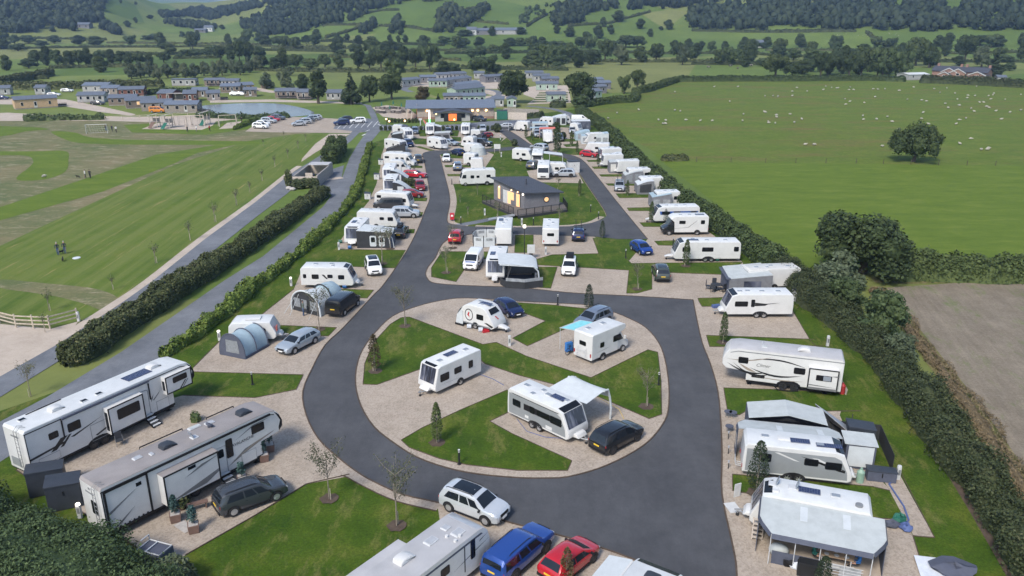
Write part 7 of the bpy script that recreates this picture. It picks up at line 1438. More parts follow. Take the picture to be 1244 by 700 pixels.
for lb,px,wx in(('dark half-moon porch with a pale door beside the maroon car',(489,236),3.0),('dark half-moon porch awning beside the red estate car',(486,221),3.2)):
 t=thing('porch_awning',lb,'awning',P(*px)+Vector((0,0,.05)),0.0);rows=[[(wx*.5-wx*k/8,y,2.35*math.sin(.35+1.22*k/8))for y in(-1.4,1.4)]for k in range(9)]
 part('roof',MB().grid(rows),'canvas_white',t);fw=part('front_wall',MB().plate([(r[0][0],-1.38,r[0][2]-.05)for r in rows]+[(-wx/2,-1.38,0),(wx/2,-1.38,0)],(0,-1,0),.03),'canvas_dark',t);part('door',MB().box((-.1,-1.43,.9),(1.1,.03,1.5)),'canvas_white',fw);part('hoop',MB().tube([(r[0][0],-1.42,r[0][2])for r in rows]+[(wx/2,-1.42,0)][:0],.06,6),'canvas_slate',t)
v=C_por;t=thing('porch_awning','porch awning with a striped pale roof and black front beside the window-fronted caravan','awning',P(459,298)+Vector((0,0,.05)),0.0)
part('roof',MB().plate([(-2.6,-1.6,2.45),(1.6,-1.6,2.2),(2.3,-1.0,1.9),(2.2,1.6,2.0),(-2.0,1.8,2.5)],(0,0,1),.05),'canvas_white',t);part('roof_stripe',MB().plate([(-.6,-1.6,2.40),(.4,-1.6,2.34),(.8,1.6,2.34),(0,1.6,2.42)],(0,0,1),.03),'canvas_grey',t)
fw=part('front_wall',MB().plate([(-2.6,-1.55,0),(2.2,-1.55,0),(1.6,-1.55,2.16),(-2.6,-1.55,2.42)],(0,-1,0),.03),'canvas_dark',t)
for x,w in((-.35,.9),(.85,.8)):part('window_frame',MB().prism(rpoly(x,1.0,w,1.5,.15),-1.62,-1.58),'canvas_white',fw);part('window',MB().prism(rpoly(x,1.2,w*.6,.7,.08),-1.64,-1.60),'tinted_window',fw)
part('end_wall',MB().plate([(2.2,-1.55,0),(2.2,1.6,0),(2.2,1.6,1.95),(1.7,-1.55,2.1)],(1,0,0),.03),'canvas_slate',t);part('hoop',MB().tube([(1.7,-1.6,2.2),(2.3,-1.5,1.4),(2.5,-1.5,0)],.06,6).tube([(1.5,-1.62,2.1),(1.9,-1.62,1.2),(2.0,-1.62,0)],.05,6),'canvas_white',t)
tube_tent('slate and pale blue tunnel tent with three hoops in front of the small white caravan',(283,434),(312,418),3.0,2.3,3,'canvas_blue','canvas_slate','canvas_slate','mesh_panel')
tube_tent('dark tunnel tent in the upper centre of the park',(588,175),(576,174),3.4,2.3,3,'canvas_dark','canvas_slate','canvas_dark','canvas_mid');
t=thing('tent','round pale grey tent attached to the folding caravan','tent',P(580.5,188)+Vector((0,0,.05)),0);part('skin',MB().cyl((0,0,0),(0,0,1.7),1.9,1.6,14).cyl((0,0,1.7),(0,0,2.3),1.6,.5,14),'canvas_grey',t);part('ridge',MB().cyl((0,0,2.3),(0,0,2.4),.5,.3),'canvas_white',t)
a=P(372,381);t=thing('arched_awning','large arched awning with a black front and a pale domed roof beside the black van','awning',(a.x,a.y,.05),R(58))
ar=lambda x,w,h:[(x,w/2*math.cos(q),h*math.sin(q)**.7)for q in np.linspace(0,math.pi,15)]
part('roof',MB().grid([ar(x,w,h)for x,w,h in((0,4.3,2.5),(.5,4.1,2.42),(1.6,3.8,2.3),(2.4,3.3,2.2))]),'canvas_white',t);part('rear_pod',MB().grid([ar(x,w,h)for x,w,h in((2.35,2.5,2.15),(2.6,2.9,2.5),(3.3,2.9,2.55),(4.2,2.8,2.45),(4.7,2.4,2.0))]),'canvas_blue',t)
fw=part('front_wall',MB().plate(ar(.06,4.1,2.36),(-1,0,0),.03),'canvas_dark',t);part('hoop',MB().tube(ar(-.02,4.35,2.52),.10,7),'canvas_white',t);part('hoop',MB().tube(ar(2.5,3.1,2.55),.08,7),'canvas_dark',t)
for y,w in((1.25,.9),(.2,.8),(-1.2,1.0)):part('window',MB().box((.02,y,1.0),(.03,w,1.0)),'mesh_panel',fw)
part('pole',MB().tube([(-1.4,1.9,0),(0,1.6,1.5)],.02,4).tube([(-1.5,.9,0),(0,.9,2.0)],.02,4).tube([(-1.3,-1.7,0),(0,-1.6,1.5)],.02,4),'canvas_white',t)
a=P(632,340);t=thing('porch_tent','open-fronted white and black porch tent beside the front-facing caravan','awning',(a.x,a.y,.05),R(3))
part('roof',MB().grid([[(-2.7,-2.2,2.7),(-2.7,2.4,2.7)],[(-.4,-2.3,2.55),(-.4,2.4,2.6)],[(1.5,-2.2,2.25),(1.5,2.3,2.4)],[(2.0,-1.8,1.9),(2.1,2.0,2.0)]]),'canvas_white',t)
part('hoop',MB().tube([(1.5,-2.2,2.25),(2.0,-2.1,1.7),(2.2,-2.0,0)],.10,7).tube([(-2.6,-2.2,2.6),(1.5,-2.25,2.3)],.07,6),'canvas_white',t)
part('end_wall',MB().plate([(2.3,-1.9,0),(2.4,2.3,0),(2.15,2.2,2.0),(2.1,-1.7,1.9)],(1,0,0),.03),'canvas_dark',t);part('back_wall',MB().plate([(-2.6,2.3,0),(2.3,2.3,0),(2.1,2.2,2.1),(-2.6,2.3,2.6)],(0,1,0),.03),'canvas_mid',t)
part('low_wall',MB().plate([(-1.9,-3.0,0),(.3,-3.6,0),(.3,-3.6,.85),(-1.9,-3.0,.85)],(-.2,-1,0),.03).plate([(.3,-3.6,0),(2.5,-2.9,0),(2.5,-2.9,.85),(.3,-3.6,.85)],(.3,-1,0),.03).plate([(-2.5,-1.6,0),(-1.9,-3.0,0),(-1.9,-3.0,.85),(-2.5,-1.6,.85)],(-1,-.4,0),.03),'canvas_dark',t)
part('window_band',MB().plate([(-1.9,-3.04,.86),(.3,-3.64,.86),(.3,-3.64,1.25),(-1.9,-3.04,1.25)],(-.2,-1,0),.02).plate([(.3,-3.64,.86),(2.5,-2.94,.86),(2.5,-2.94,1.25),(.3,-3.64,1.25)],(.3,-1,0),.02),'clear_sheet',t);part('ground_sheet',MB().box((0,-.4,.012),(4.4,4.2,.02)),'canvas_slate',t);part('pole',MB().cyl((-2.0,-2.6,0),(-1.2,-2.0,2.4),.10).cyl((-1.7,-2.0,0),(-1.5,-2.2,2.5),.06),'canvas_dark',t)
a=P(588,297);t=thing('windbreak','white panelled windbreak with black frames beside the end-on caravan','windbreak',(a.x,a.y,.05),0.0)
W8=[(1.6,-1.6),(0,-1.8),(-1.4,-1.4),(-1.6,.6),(-1.2,2.2),(.3,2.6),(1.6,2.4)]
for k,(p,q)in enumerate(zip(W8,W8[1:])):
 d=Vector((q[0]-p[0],q[1]-p[1],0));nn=Vector((d.y,-d.x,0));part('panel',MB().plate([(*p,.05),(*q,.05),(*q,1.45),(*p,1.45)],nn,.03),'canvas_white',t)
 m_=[(p[0]*.78+q[0]*.22,p[1]*.78+q[1]*.22),(p[0]*.22+q[0]*.78,p[1]*.22+q[1]*.78)];part('window',MB().plate([(*m_[0],.9),(*m_[1],.9),(*m_[1],1.3),(*m_[0],1.3)],nn,.036),'clear_sheet',t)
mb=MB();[mb.cyl((*p,0),(*p,1.7),.05,n=6)for p in W8];part('frame',mb,'trim_black',t)
v=C_bas;s=v['s'];t=thing('tailgate_tent','pale tailgate tent with a black skirt behind the teardrop caravan','tent',at(v,-v['L']/2+.2,0)-Vector((0,0,.0)),v.rotation_euler.z)
part('skin',MB().grid([[(-.7+.7*k/5,y,2.1*(k/5)**.45*(1 if abs(y)<1 else .97))for k in range(6)]for y in(-1.15,-.6,0,.6,1.15)]),'canvas_white',t);part('end_wall',MB().plate([(-.7,s*1.12,0),(.25,s*1.12,0),(.25,s*1.12,1.7),(0,s*1.12,1.8),(-.5,s*1.12,1.2)],(0,s,0),.03),'canvas_white',t);part('skirt',MB().box((-.2,s*1.17,.12),(1.1,.06,.24)).box((-.73,0,.12),(.06,2.3,.24)),'trim_black',t)
# ------ lodges and buildings
def lodge(label,a,b,depth,wall,roof='roof_slate',eave=2.6,ridge=None,wins=4,deck=False,gable=False,lit=False,group=None,zb=.35,name='lodge',door=True):
 """gable-roofed lodge; a, b: ends of its near wall foot in the photograph"""
 A,B=P(*a,0),P(*b,0);d=B-A;L=d.length;rz=math.atan2(d.y,d.x);t=thing(name,label,'lodge',(A.x,A.y,.02),rz,group)
 D=depth;ridge=ridge or eave+D*.16
 part('wall',MB().add([(x,y,z)for x in(0,L)for y,z in((0,zb),(D,zb),(D,eave),(D/2,ridge-.06),(0,eave))],[(0,1,2,3,4),(9,8,7,6,5),(0,4,9,5),(2,1,6,7)])if not gable else MB().add([(x,y,z)for y in(0,D)for x,z in((0,zb),(L,zb),(L,eave),(L/2,eave+L*.16),(0,eave))],[(4,3,2,1,0),(5,6,7,8,9),(1,2,7,6),(0,5,9,4)]),wall,t)
 part('plinth',MB().box((L/2,D/2,zb/2),(L-.1,D-.1,zb)),'timber_grey',t)
 o=.3
 if not gable:part('roof',MB().plate([(-o,-o,eave-.05),(L+o,-o,eave-.05),(L+o,D/2,ridge),(-o,D/2,ridge)],(0,-.2,1),.07).plate([(-o,D+o,eave-.05),(L+o,D+o,eave-.05),(L+o,D/2+.001,ridge),(-o,D/2+.001,ridge)],(0,.2,1),.07),roof,t)
 else:r_=eave+L*.16+.05;part('roof',MB().plate([(-o,-o,eave-.05),(L/2,-o,r_),(L/2,D+o,r_),(-o,D+o,eave-.05)],(-.2,0,1),.07).plate([(L+o,-o,eave-.05),(L/2+.001,-o,r_),(L/2+.001,D+o,r_),(L+o,D+o,eave-.05)],(.2,0,1),.07),roof,t)
 for k in range(wins):
  x=L*(k+.5)/wins+(.3*math.sin(k*5.1+L));w=.95 if k%2 else .6;isd=door and k==wins//2
  f=part('door' if isd else 'window',MB().box((x,-.02,zb+(1.0 if isd else 1.35)),(.9 if isd else w+.12,.05,2.0 if isd else 1.12)),'post_white',t);part('pane',MB().box((x,-.05,zb+(1.2 if isd else 1.35)),(.6 if isd else w,.03,1.2 if isd else .98)),'warm_window' if lit and k%2 else 'tinted_window',f)
 for y,sg in((D*.3,-1),(D*.7,-1))if not gable else():
  f=part('window',MB().box((L+.02,y,zb+1.35),(.05,1.0,1.1)),'post_white',t);part('pane',MB().box((L+.05,y,zb+1.35),(.03,.86,.96)),'tinted_window',f)
 if deck:
  x0,x1=(L,L+2.6)if deck=='right' else((-2.6,0)if deck=='left' else(L*.2,L))
  y0,y1=(0,D)if deck in('right','left')else(-1.8,0)
  dk=part('deck',MB().box(((x0+x1)/2,(y0+y1)/2,zb-.05),(x1-x0,y1-y0,.12)),'deck_wood',t);mb=MB()
  for x in np.arange(x0,x1+.01,max(.4,(x1-x0)/5)):mb.box((x,y0,zb+.5),(.07,.07,1.0))
  mb.box(((x0+x1)/2,y0,zb+1.0),(x1-x0,.08,.07)).box(((x0+x1)/2,y0,zb+.5),(x1-x0,.04,.5));part('railing',mb,'steel_black',dk)
 return t
for a in[('small grey gabled lodge at the far left edge',(-6,116.2),(13,115.6),6,'clad_pale','roof_slate',2.6,None,2),('small grey lodge standing alone left of the pitched drives',(43,115.2),(55.5,115),6,'clad_pale','roof_slate',2.6,None,2),('long tan timber lodge without decking finished, three dark windows',(19,133.5),(71,130.3),6,'clad_tan','roof_slate',3.1,None,3,'right'),('pale grey lodge with four windows behind the access road',(94.5,125.2),(127,124.6),6,'clad_pale','roof_slate',2.6,None,4),('long blue-roofed lodge in the back row',(101,112.6),(131,112.6),6.5,'clad_pale','roof_metal',2.7,None,3),('grey-brown lodge joined to the end of the back row',(123,115.6),(143,115.6),6,'clad_taupe','roof_metal',2.6,None,3),('red-brown lodge at the right of the back row',(145,117.6),(175,117),6,'clad_redbrown','roof_slate',2.6,None,4),('brown lodge in the second row with white shed',(132.5,128.8),(166,128),6,'clad_brown','roof_slate',2.6,None,4),('brown lodge in the third row with one lit window',(154,132.4),(191,130.5),6,'clad_brown','roof_slate',2.6,None,4,False,False,True),('taupe lodge behind the orange van',(172,135.5),(209,134.4),6,'clad_taupe','roof_slate',2.6,None,4),('taupe lodge nearest the playground',(200.5,137.4),(240,137),6,'clad_taupe','roof_metal',2.6,None,4,'right'),('dark red lodge left of the open porch',(192,123.2),(209.5,123.4),7,'clad_redbrown','roof_slate',2.8,None,2),('dark red lodge right of the open porch',(223.6,124),(239,123.6),7,'clad_redbrown','roof_slate',2.8,None,3),('brown lodge with a blue roof above the pond',(234,118.8),(252,118.4),6,'clad_brown','roof_metal',2.6,None,2),('small taupe lodge with decking at the head of the pond',(252,122.6),(268,122),6,'clad_taupe','roof_slate',2.6,None,3,'right'),('white-framed lodge shell with two dark doorways on the bank',(209,104.8),(237.7,104.6),5,'clad_pale','roof_slate',2.9,3.0,4),('dark-verandahed lodge on the bank',(248.7,104.8),(272,104.6),5,'clad_brown','roof_slate',2.5,None,4,'front'),('pale lodge right of the dark verandah',(269,105.6),(290,105.4),5,'clad_pale','roof_slate',2.5,None,4),('brown lodge beside two white cars above the pond',(268.6,113.4),(292,113),6,'clad_brown','roof_metal',2.6,None,4),('cream lodge at the right of the bank',(290,112),(309,111),6,'clad_tan','roof_metal',2.6,None,3),('small brown lodge with white doors above the pond',(297,118),(312,117.6),5,'clad_brown','roof_slate',2.6,None,3),('brown lodge behind the willows by the pond',(318,108),(330,107.6),5,'clad_brown','roof_slate',2.6,None,2),('dark lodge with decking on the far side of the pond',(334.5,119.8),(361,119.6),6,'clad_brown','roof_slate',2.6,None,4,'front'),('taupe lodge right of the dark one beyond the pond',(361,121),(379,121),6,'clad_taupe','roof_slate',2.6,None,3,'front'),('pale lodge beside the conical conifer',(397,121.8),(414,121.8),6,'clad_pale','roof_slate',2.6,None,3)]:lodge(*a)
solo('timber_porch',MB().box((0,0,2.9),(6.5,3,.12)).box((-3,-1.4,1.45),(.15,.15,2.9)).box((3,-1.4,1.45),(.15,.15,2.9)).box((0,-1.4,1.45),(.15,.15,2.9)).box((0,1.4,1.45),(6.4,.15,2.9)).box((0,-1.5,.5),(6.4,.08,.7)),'timber_grey','open timber porch between the two dark red lodges','porch',P(216,123.4))
for a in[('grey static caravan at the left of the static park',(489,106),(511,104),5,'clad_pale','roof_slate',2.8,None,4),('blue-roofed static in the back row of the static park',(511,101.4),(530,101),5,'clad_grey','roof_metal',2.7,None,3),('grey static right of the first back-row static',(531,98),(547,97.4),5,'clad_pale','roof_slate',2.7,None,3),('static with a pale gable in the far back row',(549,97),(567,96),5,'clad_pale','roof_slate',2.7,None,3),('small far static at the head of the static park',(576,96),(588,96),5,'clad_pale','roof_slate',2.7,None,2),('grey static at the right of the far back row',(590,101),(613,99.6),5,'clad_grey','roof_slate',2.7,None,3),('pale green static beside the curving drive',(521,106.4),(543,106.2),5,'clad_green','roof_slate',2.7,None,4),('grey-roofed static between the green ones',(541,106),(573,101.5),5,'clad_pale','roof_slate',2.7,None,4),('long blue-roofed static in the stacked block',(556,112.2),(584,108.4),5,'clad_grey','roof_metal',2.7,None,3),('grey-roofed static in front of the stacked block',(555,115),(586,111.5),5,'clad_grey','roof_slate',2.7,None,3),('large pale green static at the front of the stacked block',(554,118.8),(589,115.2),5,'clad_green','roof_slate',2.9,None,6),('tan static directly behind the reception roof',(539,126.6),(565,126.4),5,'clad_taupe','roof_slate',2.8,None,4),('pale green static behind the reception roof',(563,126.8),(590,126.2),5,'clad_green','roof_metal',2.8,None,4),('small pale static at the right end of the reception',(598,130),(612,130),5,'clad_pale','roof_slate',2.6,None,2),('pale green static with a pitched porch under the oak',(616,131),(627,131),7,'clad_green','roof_metal',2.8,None,2,False,True),('grey static in the far right back row',(639,95.6),(660,95.4),5,'clad_pale','roof_slate',2.7,None,3),('second grey static in the right back row, by a white car',(648,99.6),(668,99.4),5,'clad_pale','roof_slate',2.7,None,3),('grey gabled static left of the dark oak',(659,103.6),(679,103.2),5,'clad_grey','roof_slate',2.7,None,3),('long pale green static with three windows between the oaks',(651.5,110.4),(677,110.4),5,'clad_green','roof_slate',2.8,None,3),('dark-roofed pale green static at the foot of the dark oak',(665,124.8),(687,124.6),5,'clad_green','roof_slate',2.8,None,2),('grey-roofed static furthest right in the static park',(719,104.6),(733,104.2),5,'clad_pale','roof_metal',2.7,None,3),('slate-roofed static behind the hedge corner',(722,109),(742,108.6),5,'clad_grey','roof_metal',2.7,None,3),('grey static right of the dark oak',(716,114.4),(737,113.6),5,'clad_grey','roof_slate',2.7,None,3),('green-grey static nearest the hedge right of the dark oak',(713,121.4),(731,119.6),5,'clad_green','roof_slate',2.7,None,3)]:lodge(*a,name='static_caravan')
K,Lc,Rr=P(637,253.4,.5),P(600,242,.5),P(679.5,249.8,.5);Kb=Lc+Rr-K
t=thing('clubhouse','grey clad clubhouse with a sloping roof, lit doorways and black-railed decking','building',(K.x,K.y,0));o=Vector((K.x,K.y,0))
zK,zL,zR=2.95,4.0,2.55;zB=zL+zR-zK
wv=lambda p,z:tuple(Vector((p.x,p.y,z))-o)
part('wall',MB().add([wv(K,.45),wv(Lc,.45),wv(Lc,zL),wv(K,zK),wv(Rr,.45),wv(Rr,zR),wv(Kb,.45),wv(Kb,zB)],[(0,1,2,3),(4,0,3,5),(6,4,5,7),(1,6,7,2)]),'clad_grey',t)
cen=(K+Kb)/2;ex=lambda p:p+(p-cen).normalized()*.75
part('roof',MB().plate([wv(ex(K),zK+.12),wv(ex(Lc),zL+.12),wv(ex(Kb),zB+.12),wv(ex(Rr),zR+.12)],(0,0,1),.18),'roof_dark',t)
uL=(Lc-K).normalized();uR=(Rr-K).normalized();nL=Vector((uL.y,-uL.x,0));nL=nL if nL.dot(cen-K)<0 else-nL;nR=Vector((uR.y,-uR.x,0));nR=nR if nR.dot(cen-K)<0 else-nR;WL=(Lc-K).length
def wall_panel(nm,par,u,n,s0,w,z0,z1,m,off=.02):p=K+u*s0+n*off;q=p+u*w;return part(nm,MB().plate([wv(p,z0),wv(q,z0),wv(q,z1),wv(p,z1)],n,.04),m,par)
d=wall_panel('door',t,uL,nL,WL*.14,.95,.5,2.6,'warm_window');wall_panel('door_frame',d,uL,nL,WL*.14-.15,.14,.5,2.75,'steel_black')
d=wall_panel('door',t,uL,nL,WL*.42,WL*.26,.5,2.7,'post_white');wall_panel('pane',d,uL,nL,WL*.42,WL*.10,.6,2.6,'warm_window',.07)
wall_panel('window',t,uL,nL,WL*.33,.8,1.3,2.6,'warm_window');wall_panel('window',t,uL,nL,WL*.78,.6,.9,2.9,'warm_window')
pc=K+uR*((Rr-K).length*.62)+nR*.03;f=part('window',MB().cyl(wv(pc,1.75),wv(pc+nR*.06,1.75),.5,n=20),'steel_black',t);part('pane',MB().cyl(wv(pc+nR*.05,1.75),wv(pc+nR*.09,1.75),.38,n=20),'warm_window',f)
lp=K+uL*.2+nL*.15;part('lamp',MB().cyl(wv(lp,zK-.25),wv(lp,zK+.02),.14,n=10),'white_lamp',t)
for s0 in(WL*.14+.5,WL*.40,WL*.80):q=K+uL*s0+nL*.1;part('lamp',MB().cyl(wv(q,2.85),wv(q,3.05),.09,n=8),'warm_lamp',t)
mid=(K+Kb)/2;part('roof_vent',MB().tube([wv(mid,zL-.6),wv(mid,zL+.5)],.12,8),'roof_dark',t)
DP=[P(586,244.5,.4),P(623.6,260.5,.4),P(629,263.3,.4),P(689,254.8,.4),P(684,247,.4)]
dk=part('deck',MB().plate([wv(p,.42)for p in DP]+[wv(Kb,.42)],(0,0,1),.08),'deck_wood',t);mb=MB();sk=MB()
for a,b in((DP[0],DP[1]),(DP[2],DP[3]),(DP[3],DP[4])):
 n=max(2,int((b-a).length/1.5));mb.tube([wv(a,1.5),wv(b,1.5)],.045,5).tube([wv(a,.62),wv(b,.62)],.03,5)
 for k in range(n+1):p=a.lerp(b,k/n);mb.box(wv(p,1.0),(.10,.10,1.1))
 for k in range(n*8):p=a.lerp(b,(k+.5)/(n*8));mb.box(wv(p,1.05),(.025,.025,.85))
 sk.plate([wv(a,.02),wv(b,.02),wv(b,.40),wv(a,.40)],(b-a).cross(Vector((0,0,1))),.05)
part('railing',mb,'steel_black',dk);part('skirt',sk,'canvas_dark',dk)
rp_=[P(598,267,0),P(611,264.5,.2),P(625.5,261.5,.4)];part('ramp',MB().plate([wv(rp_[0]+Vector((-.6,-.6,0)),.06),wv(rp_[2]+Vector((0,-.75,0)),.44),wv(rp_[2]+Vector((0,.75,0)),.44),wv(rp_[0]+Vector((-.6,.6,0)),.06)],(0,0,1),.05),'galvanised',t)
A,B=P(507,145.2),P(600,144.2);t=thing('reception_building','long low reception building with a blue-grey metal roof and lit wall lamps','building',(A.x,A.y,0),math.atan2((B-A).y,(B-A).x));Lg=(B-A).length;D=16
part('wall',MB().add([(x,y,z)for x in(0,Lg)for y,z in((0,0),(D,0),(D,3.3),(D/2,4.7),(0,3.3))],[(0,1,2,3,4),(9,8,7,6,5),(0,4,9,5),(2,1,6,7)]),'clad_stone',t);part('plinth',MB().box((Lg*.5,-.04,.35),(Lg+.02,.1,.7)),'brick',t)
part('roof',MB().plate([(-3.5,-.8,3.25),(Lg+.6,-.8,3.25),(Lg+.6,D/2,4.85),(-3.5,D/2,4.85)],(0,-.2,1),.12).plate([(-3.5,D+.8,3.25),(Lg+.6,D+.8,3.25),(Lg+.6,D/2+.002,4.85),(-3.5,D/2+.002,4.85)],(0,.2,1),.12),'roof_metal',t)
part('end_porch',MB().box((-1.7,.2,1.9),(.3,.3,3.2)).box((-3.2,.2,1.9),(.3,.3,3.2)).box((-3.2,D/2,2.2),(.3,.3,4.4)).box((-3.2,D-.4,1.9),(.3,.3,3.2)).box((-.05,D/2,2.6),(.06,D*.8,3.4)),'timber_pale',t);part('lit_gable',MB().plate([(-.1,1.5,1.2),(-.1,D-1.5,1.2),(-.1,D-1.5,3.0),(-.1,D/2,4.2),(-.1,1.5,3.0)],(-1,0,0),.05),'orange_glow',t)
for fx in(.13,.72,.79,.90):part('lamp',MB().cyl((Lg*fx,-.25,2.3),(Lg*fx,-.25,2.75),.32,n=10),'warm_lamp',t)
x0,x1=Lg*.235,Lg*.68;xm=(x0+x1)/2
part('annexe',MB().add([(x,y,z)for y in(-5.5,-.02)for x,z in((x0,0),(x1,0),(x1,2.4),(xm,3.15),(x0,2.4))],[(4,3,2,1,0),(5,6,7,8,9),(1,2,7,6),(0,5,9,4)]),'clad_pale',t)
part('annexe_roof',MB().plate([(x0-.6,-6.3,2.3),(xm,-6.3,3.25),(xm,1.5,3.25),(x0-.6,1.5,2.3)],(-.2,0,1),.12).plate([(x1+.6,-6.3,2.3),(xm+.002,-6.3,3.25),(xm+.002,1.5,3.25),(x1+.6,1.5,2.3)],(.2,0,1),.12),'roof_dark',t)
d=part('door',MB().box((xm,-5.55,1.2),(5.2,.12,2.4)),'steel_black',t);part('pane',MB().box((xm,-5.63,1.25),(2.4,.06,2.0)),'orange_glow',d)
for x in(x0+2.6,x1-2.4):f=part('window',MB().box((x,-5.53,1.7),(2.0,.08,1.3)),'steel_black',t);part('pane',MB().box((x,-5.58,1.7),(1.7,.05,1.0)),'tinted_window',f)
part('lamp',MB().cyl((x0+.3,-5.7,2.1),(x0+.3,-5.7,2.45),.2,n=8),'warm_lamp',t)
solo('light_column',MB().cyl((0,0,0),(0,0,1.8),.22,n=10,m=1).cyl((0,0,1.8),(0,0,4.2),.22,n=10,m=0).box((0,0,.1),(.8,.8,.2),2),('white_lamp','green_tube','mid_grey'),'glowing white and green light column in front of the reception','light',P(522,152))
tt=thing('sign_totem','white totem sign post at the top edge of the pitches','sign',P(511,156.5));part('post',MB().cyl((0,0,0),(0,0,2.4),.13,n=8),'post_white',tt);part('head',MB().box((0,0,2.6),(.9,.2,.5)),'post_white',tt)
tt=thing('flag_banner','slanting red and white banner beside the light column','banner',P(518,154));part('pole',MB().tube([(0,0,0),(-.9,0,1.9)],.04,5),'pale_grey',tt);part('fabric',MB().plate([(-.1,0,.5),(.35,0,.55),(-.5,0,1.9),(-.9,0,1.85)],(0,-1,0),.02),'canvas_red',tt)
for lb,a,b,h_,m_ in(('pale timber screen wall at the right end of the reception',(601,145),(640,146),2.2,'timber_pale'),('grey timber screen fence beside the static caravans',(612,139),(655,141),2.0,'timber_grey')):
 p,q=P(*a),P(*b);dd=q-p;mb=MB().box((dd.length/2,0,h_/2),(dd.length,.08,h_));[mb.box((k,-.06,h_/2+.05),(.12,.1,h_+.1))for k in np.arange(0,dd.length,2.4)];solo('timber_screen',mb,m_,lb,'fence',p,math.atan2(dd.y,dd.x))
store('dark green container at the right end of the reception',(610,145),3.2,2.4,2.6,0.0,'can_green','storage_container',slope=.05)
store('white clad utility shed beside the right road',(696,209.5),2.2,2.0,2.2,.2,'post_white','utility_shed');
A,B=P(1130,96.3),P(1196,100.0);d=B-A;L=d.length;t=thing('farmhouse','brick farmhouse with dark roofs and white-trimmed gables beyond the sheep field','house',(A.x,A.y,0),math.atan2(d.y,d.x));t.scale=(1,1,.74)
part('wall',MB().box((L/2,5,2.7),(L,8,5.4)).add([(0,1,5.4),(0,9,5.4),(0,5,8),(L,1,5.4),(L,9,5.4),(L,5,8)],[(0,2,1),(3,4,5)]),'brick',t);rf=part('roof',MB().plate([(-.5,.5,5.3),(L+.5,.5,5.3),(L+.5,5,8.2),(-.5,5,8.2)],(0,-.5,1),.15).plate([(-.5,9.5,5.3),(L+.5,9.5,5.3),(L+.5,5.01,8.2),(-.5,5.01,8.2)],(0,.5,1),.15),'roof_dark',t)
for x in(1.2,L*.48,L*.58,L*.99):part('chimney',MB().box((x,5,8.6),(1.0,.9,2.4)),'brick',rf)
for xc,w,y0,ze,hh in((L*.28,5.0,-2.0,3.4,1.7),(L*.33,6.5,-.2,5.0,2.4),(L*.50,6.5,-.4,4.8,2.4),(L*.86,7.0,-1.2,4.0,2.0)):
 g=part('gable',MB().add([(x,y,z)for y in(y0,4)for x,z in((xc-w/2,0),(xc+w/2,0),(xc+w/2,ze),(xc,ze+hh),(xc-w/2,ze))],[(4,3,2,1,0),(5,6,7,8,9),(1,2,7,6),(0,5,9,4)]),'brick',t)
 part('roof',MB().plate([(xc-w/2-.4,y0-.3,ze-.2),(xc,y0-.3,ze+hh+.1),(xc,5,ze+hh+.1),(xc-w/2-.4,5,ze-.2)],(-.6,0,1),.12).plate([(xc+w/2+.4,y0-.3,ze-.2),(xc+.002,y0-.3,ze+hh+.1),(xc+.002,5,ze+hh+.1),(xc+w/2+.4,5,ze-.2)],(.6,0,1),.12),'roof_dark',g)
 part('bargeboard',MB().plate([(xc-w/2-.4,y0-.36,ze-.35),(xc,y0-.36,ze+hh-.15),(xc,y0-.36,ze+hh+.3),(xc-w/2-.4,y0-.36,ze+.1)],(0,-1,0),.06).plate([(xc+w/2+.4,y0-.36,ze-.35),(xc,y0-.36,ze+hh-.15),(xc,y0-.36,ze+hh+.3),(xc+w/2+.4,y0-.36,ze+.1)],(0,-1,0),.06),'post_white',g)
 f=part('window',MB().box((xc,y0-.03,ze-.9),(1.5,.1,1.4)),'post_white',g);part('pane',MB().box((xc,y0-.1,ze-.9),(1.2,.06,1.1)),'tinted_window',f)
part('lamp',MB().box((L*.40,-1.6,1.6),(.5,.3,.5)),'warm_lamp',t)
lodge('low white-roofed barn left of the farmhouse',(1103,97.8),(1128,97.2),8,'clad_pale','roof_white',2.6,3.2,2,name='barn');lodge('small pale outbuilding right of the farmhouse',(1211,100.4),(1222,100.6),5,'clad_pale','roof_slate',2.4,None,1,name='outbuilding')
def hill_house(label,px,w,h_,D,m,roof,name='farm_building'):
 p=T(*px);t=thing(name,label,'building',p,0);part('wall',MB().box((0,D/2,h_/2-1),(w,D,h_+2)).add([(-w/2,0,h_),(-w/2,D,h_),(-w/2,D/2,h_*1.5),(w/2,0,h_),(w/2,D,h_),(w/2,D/2,h_*1.5)],[(0,2,1),(3,4,5)]),m,t)
 part('roof',MB().plate([(-w/2-.4,-.4,h_-.1),(w/2+.4,-.4,h_-.1),(w/2+.4,D/2,h_*1.5+.1),(-w/2-.4,D/2,h_*1.5+.1)],(0,-.4,1),.15).plate([(-w/2-.4,D+.4,h_-.1),(w/2+.4,D+.4,h_-.1),(w/2+.4,D/2+.01,h_*1.5+.1),(-w/2-.4,D/2+.01,h_*1.5+.1)],(0,.4,1),.15),roof,t)
 for k in(-.25,.25):part('window',MB().box((w*k,-.05,h_*.6),(1.2,.1,1.2)),'tinted_window',t)
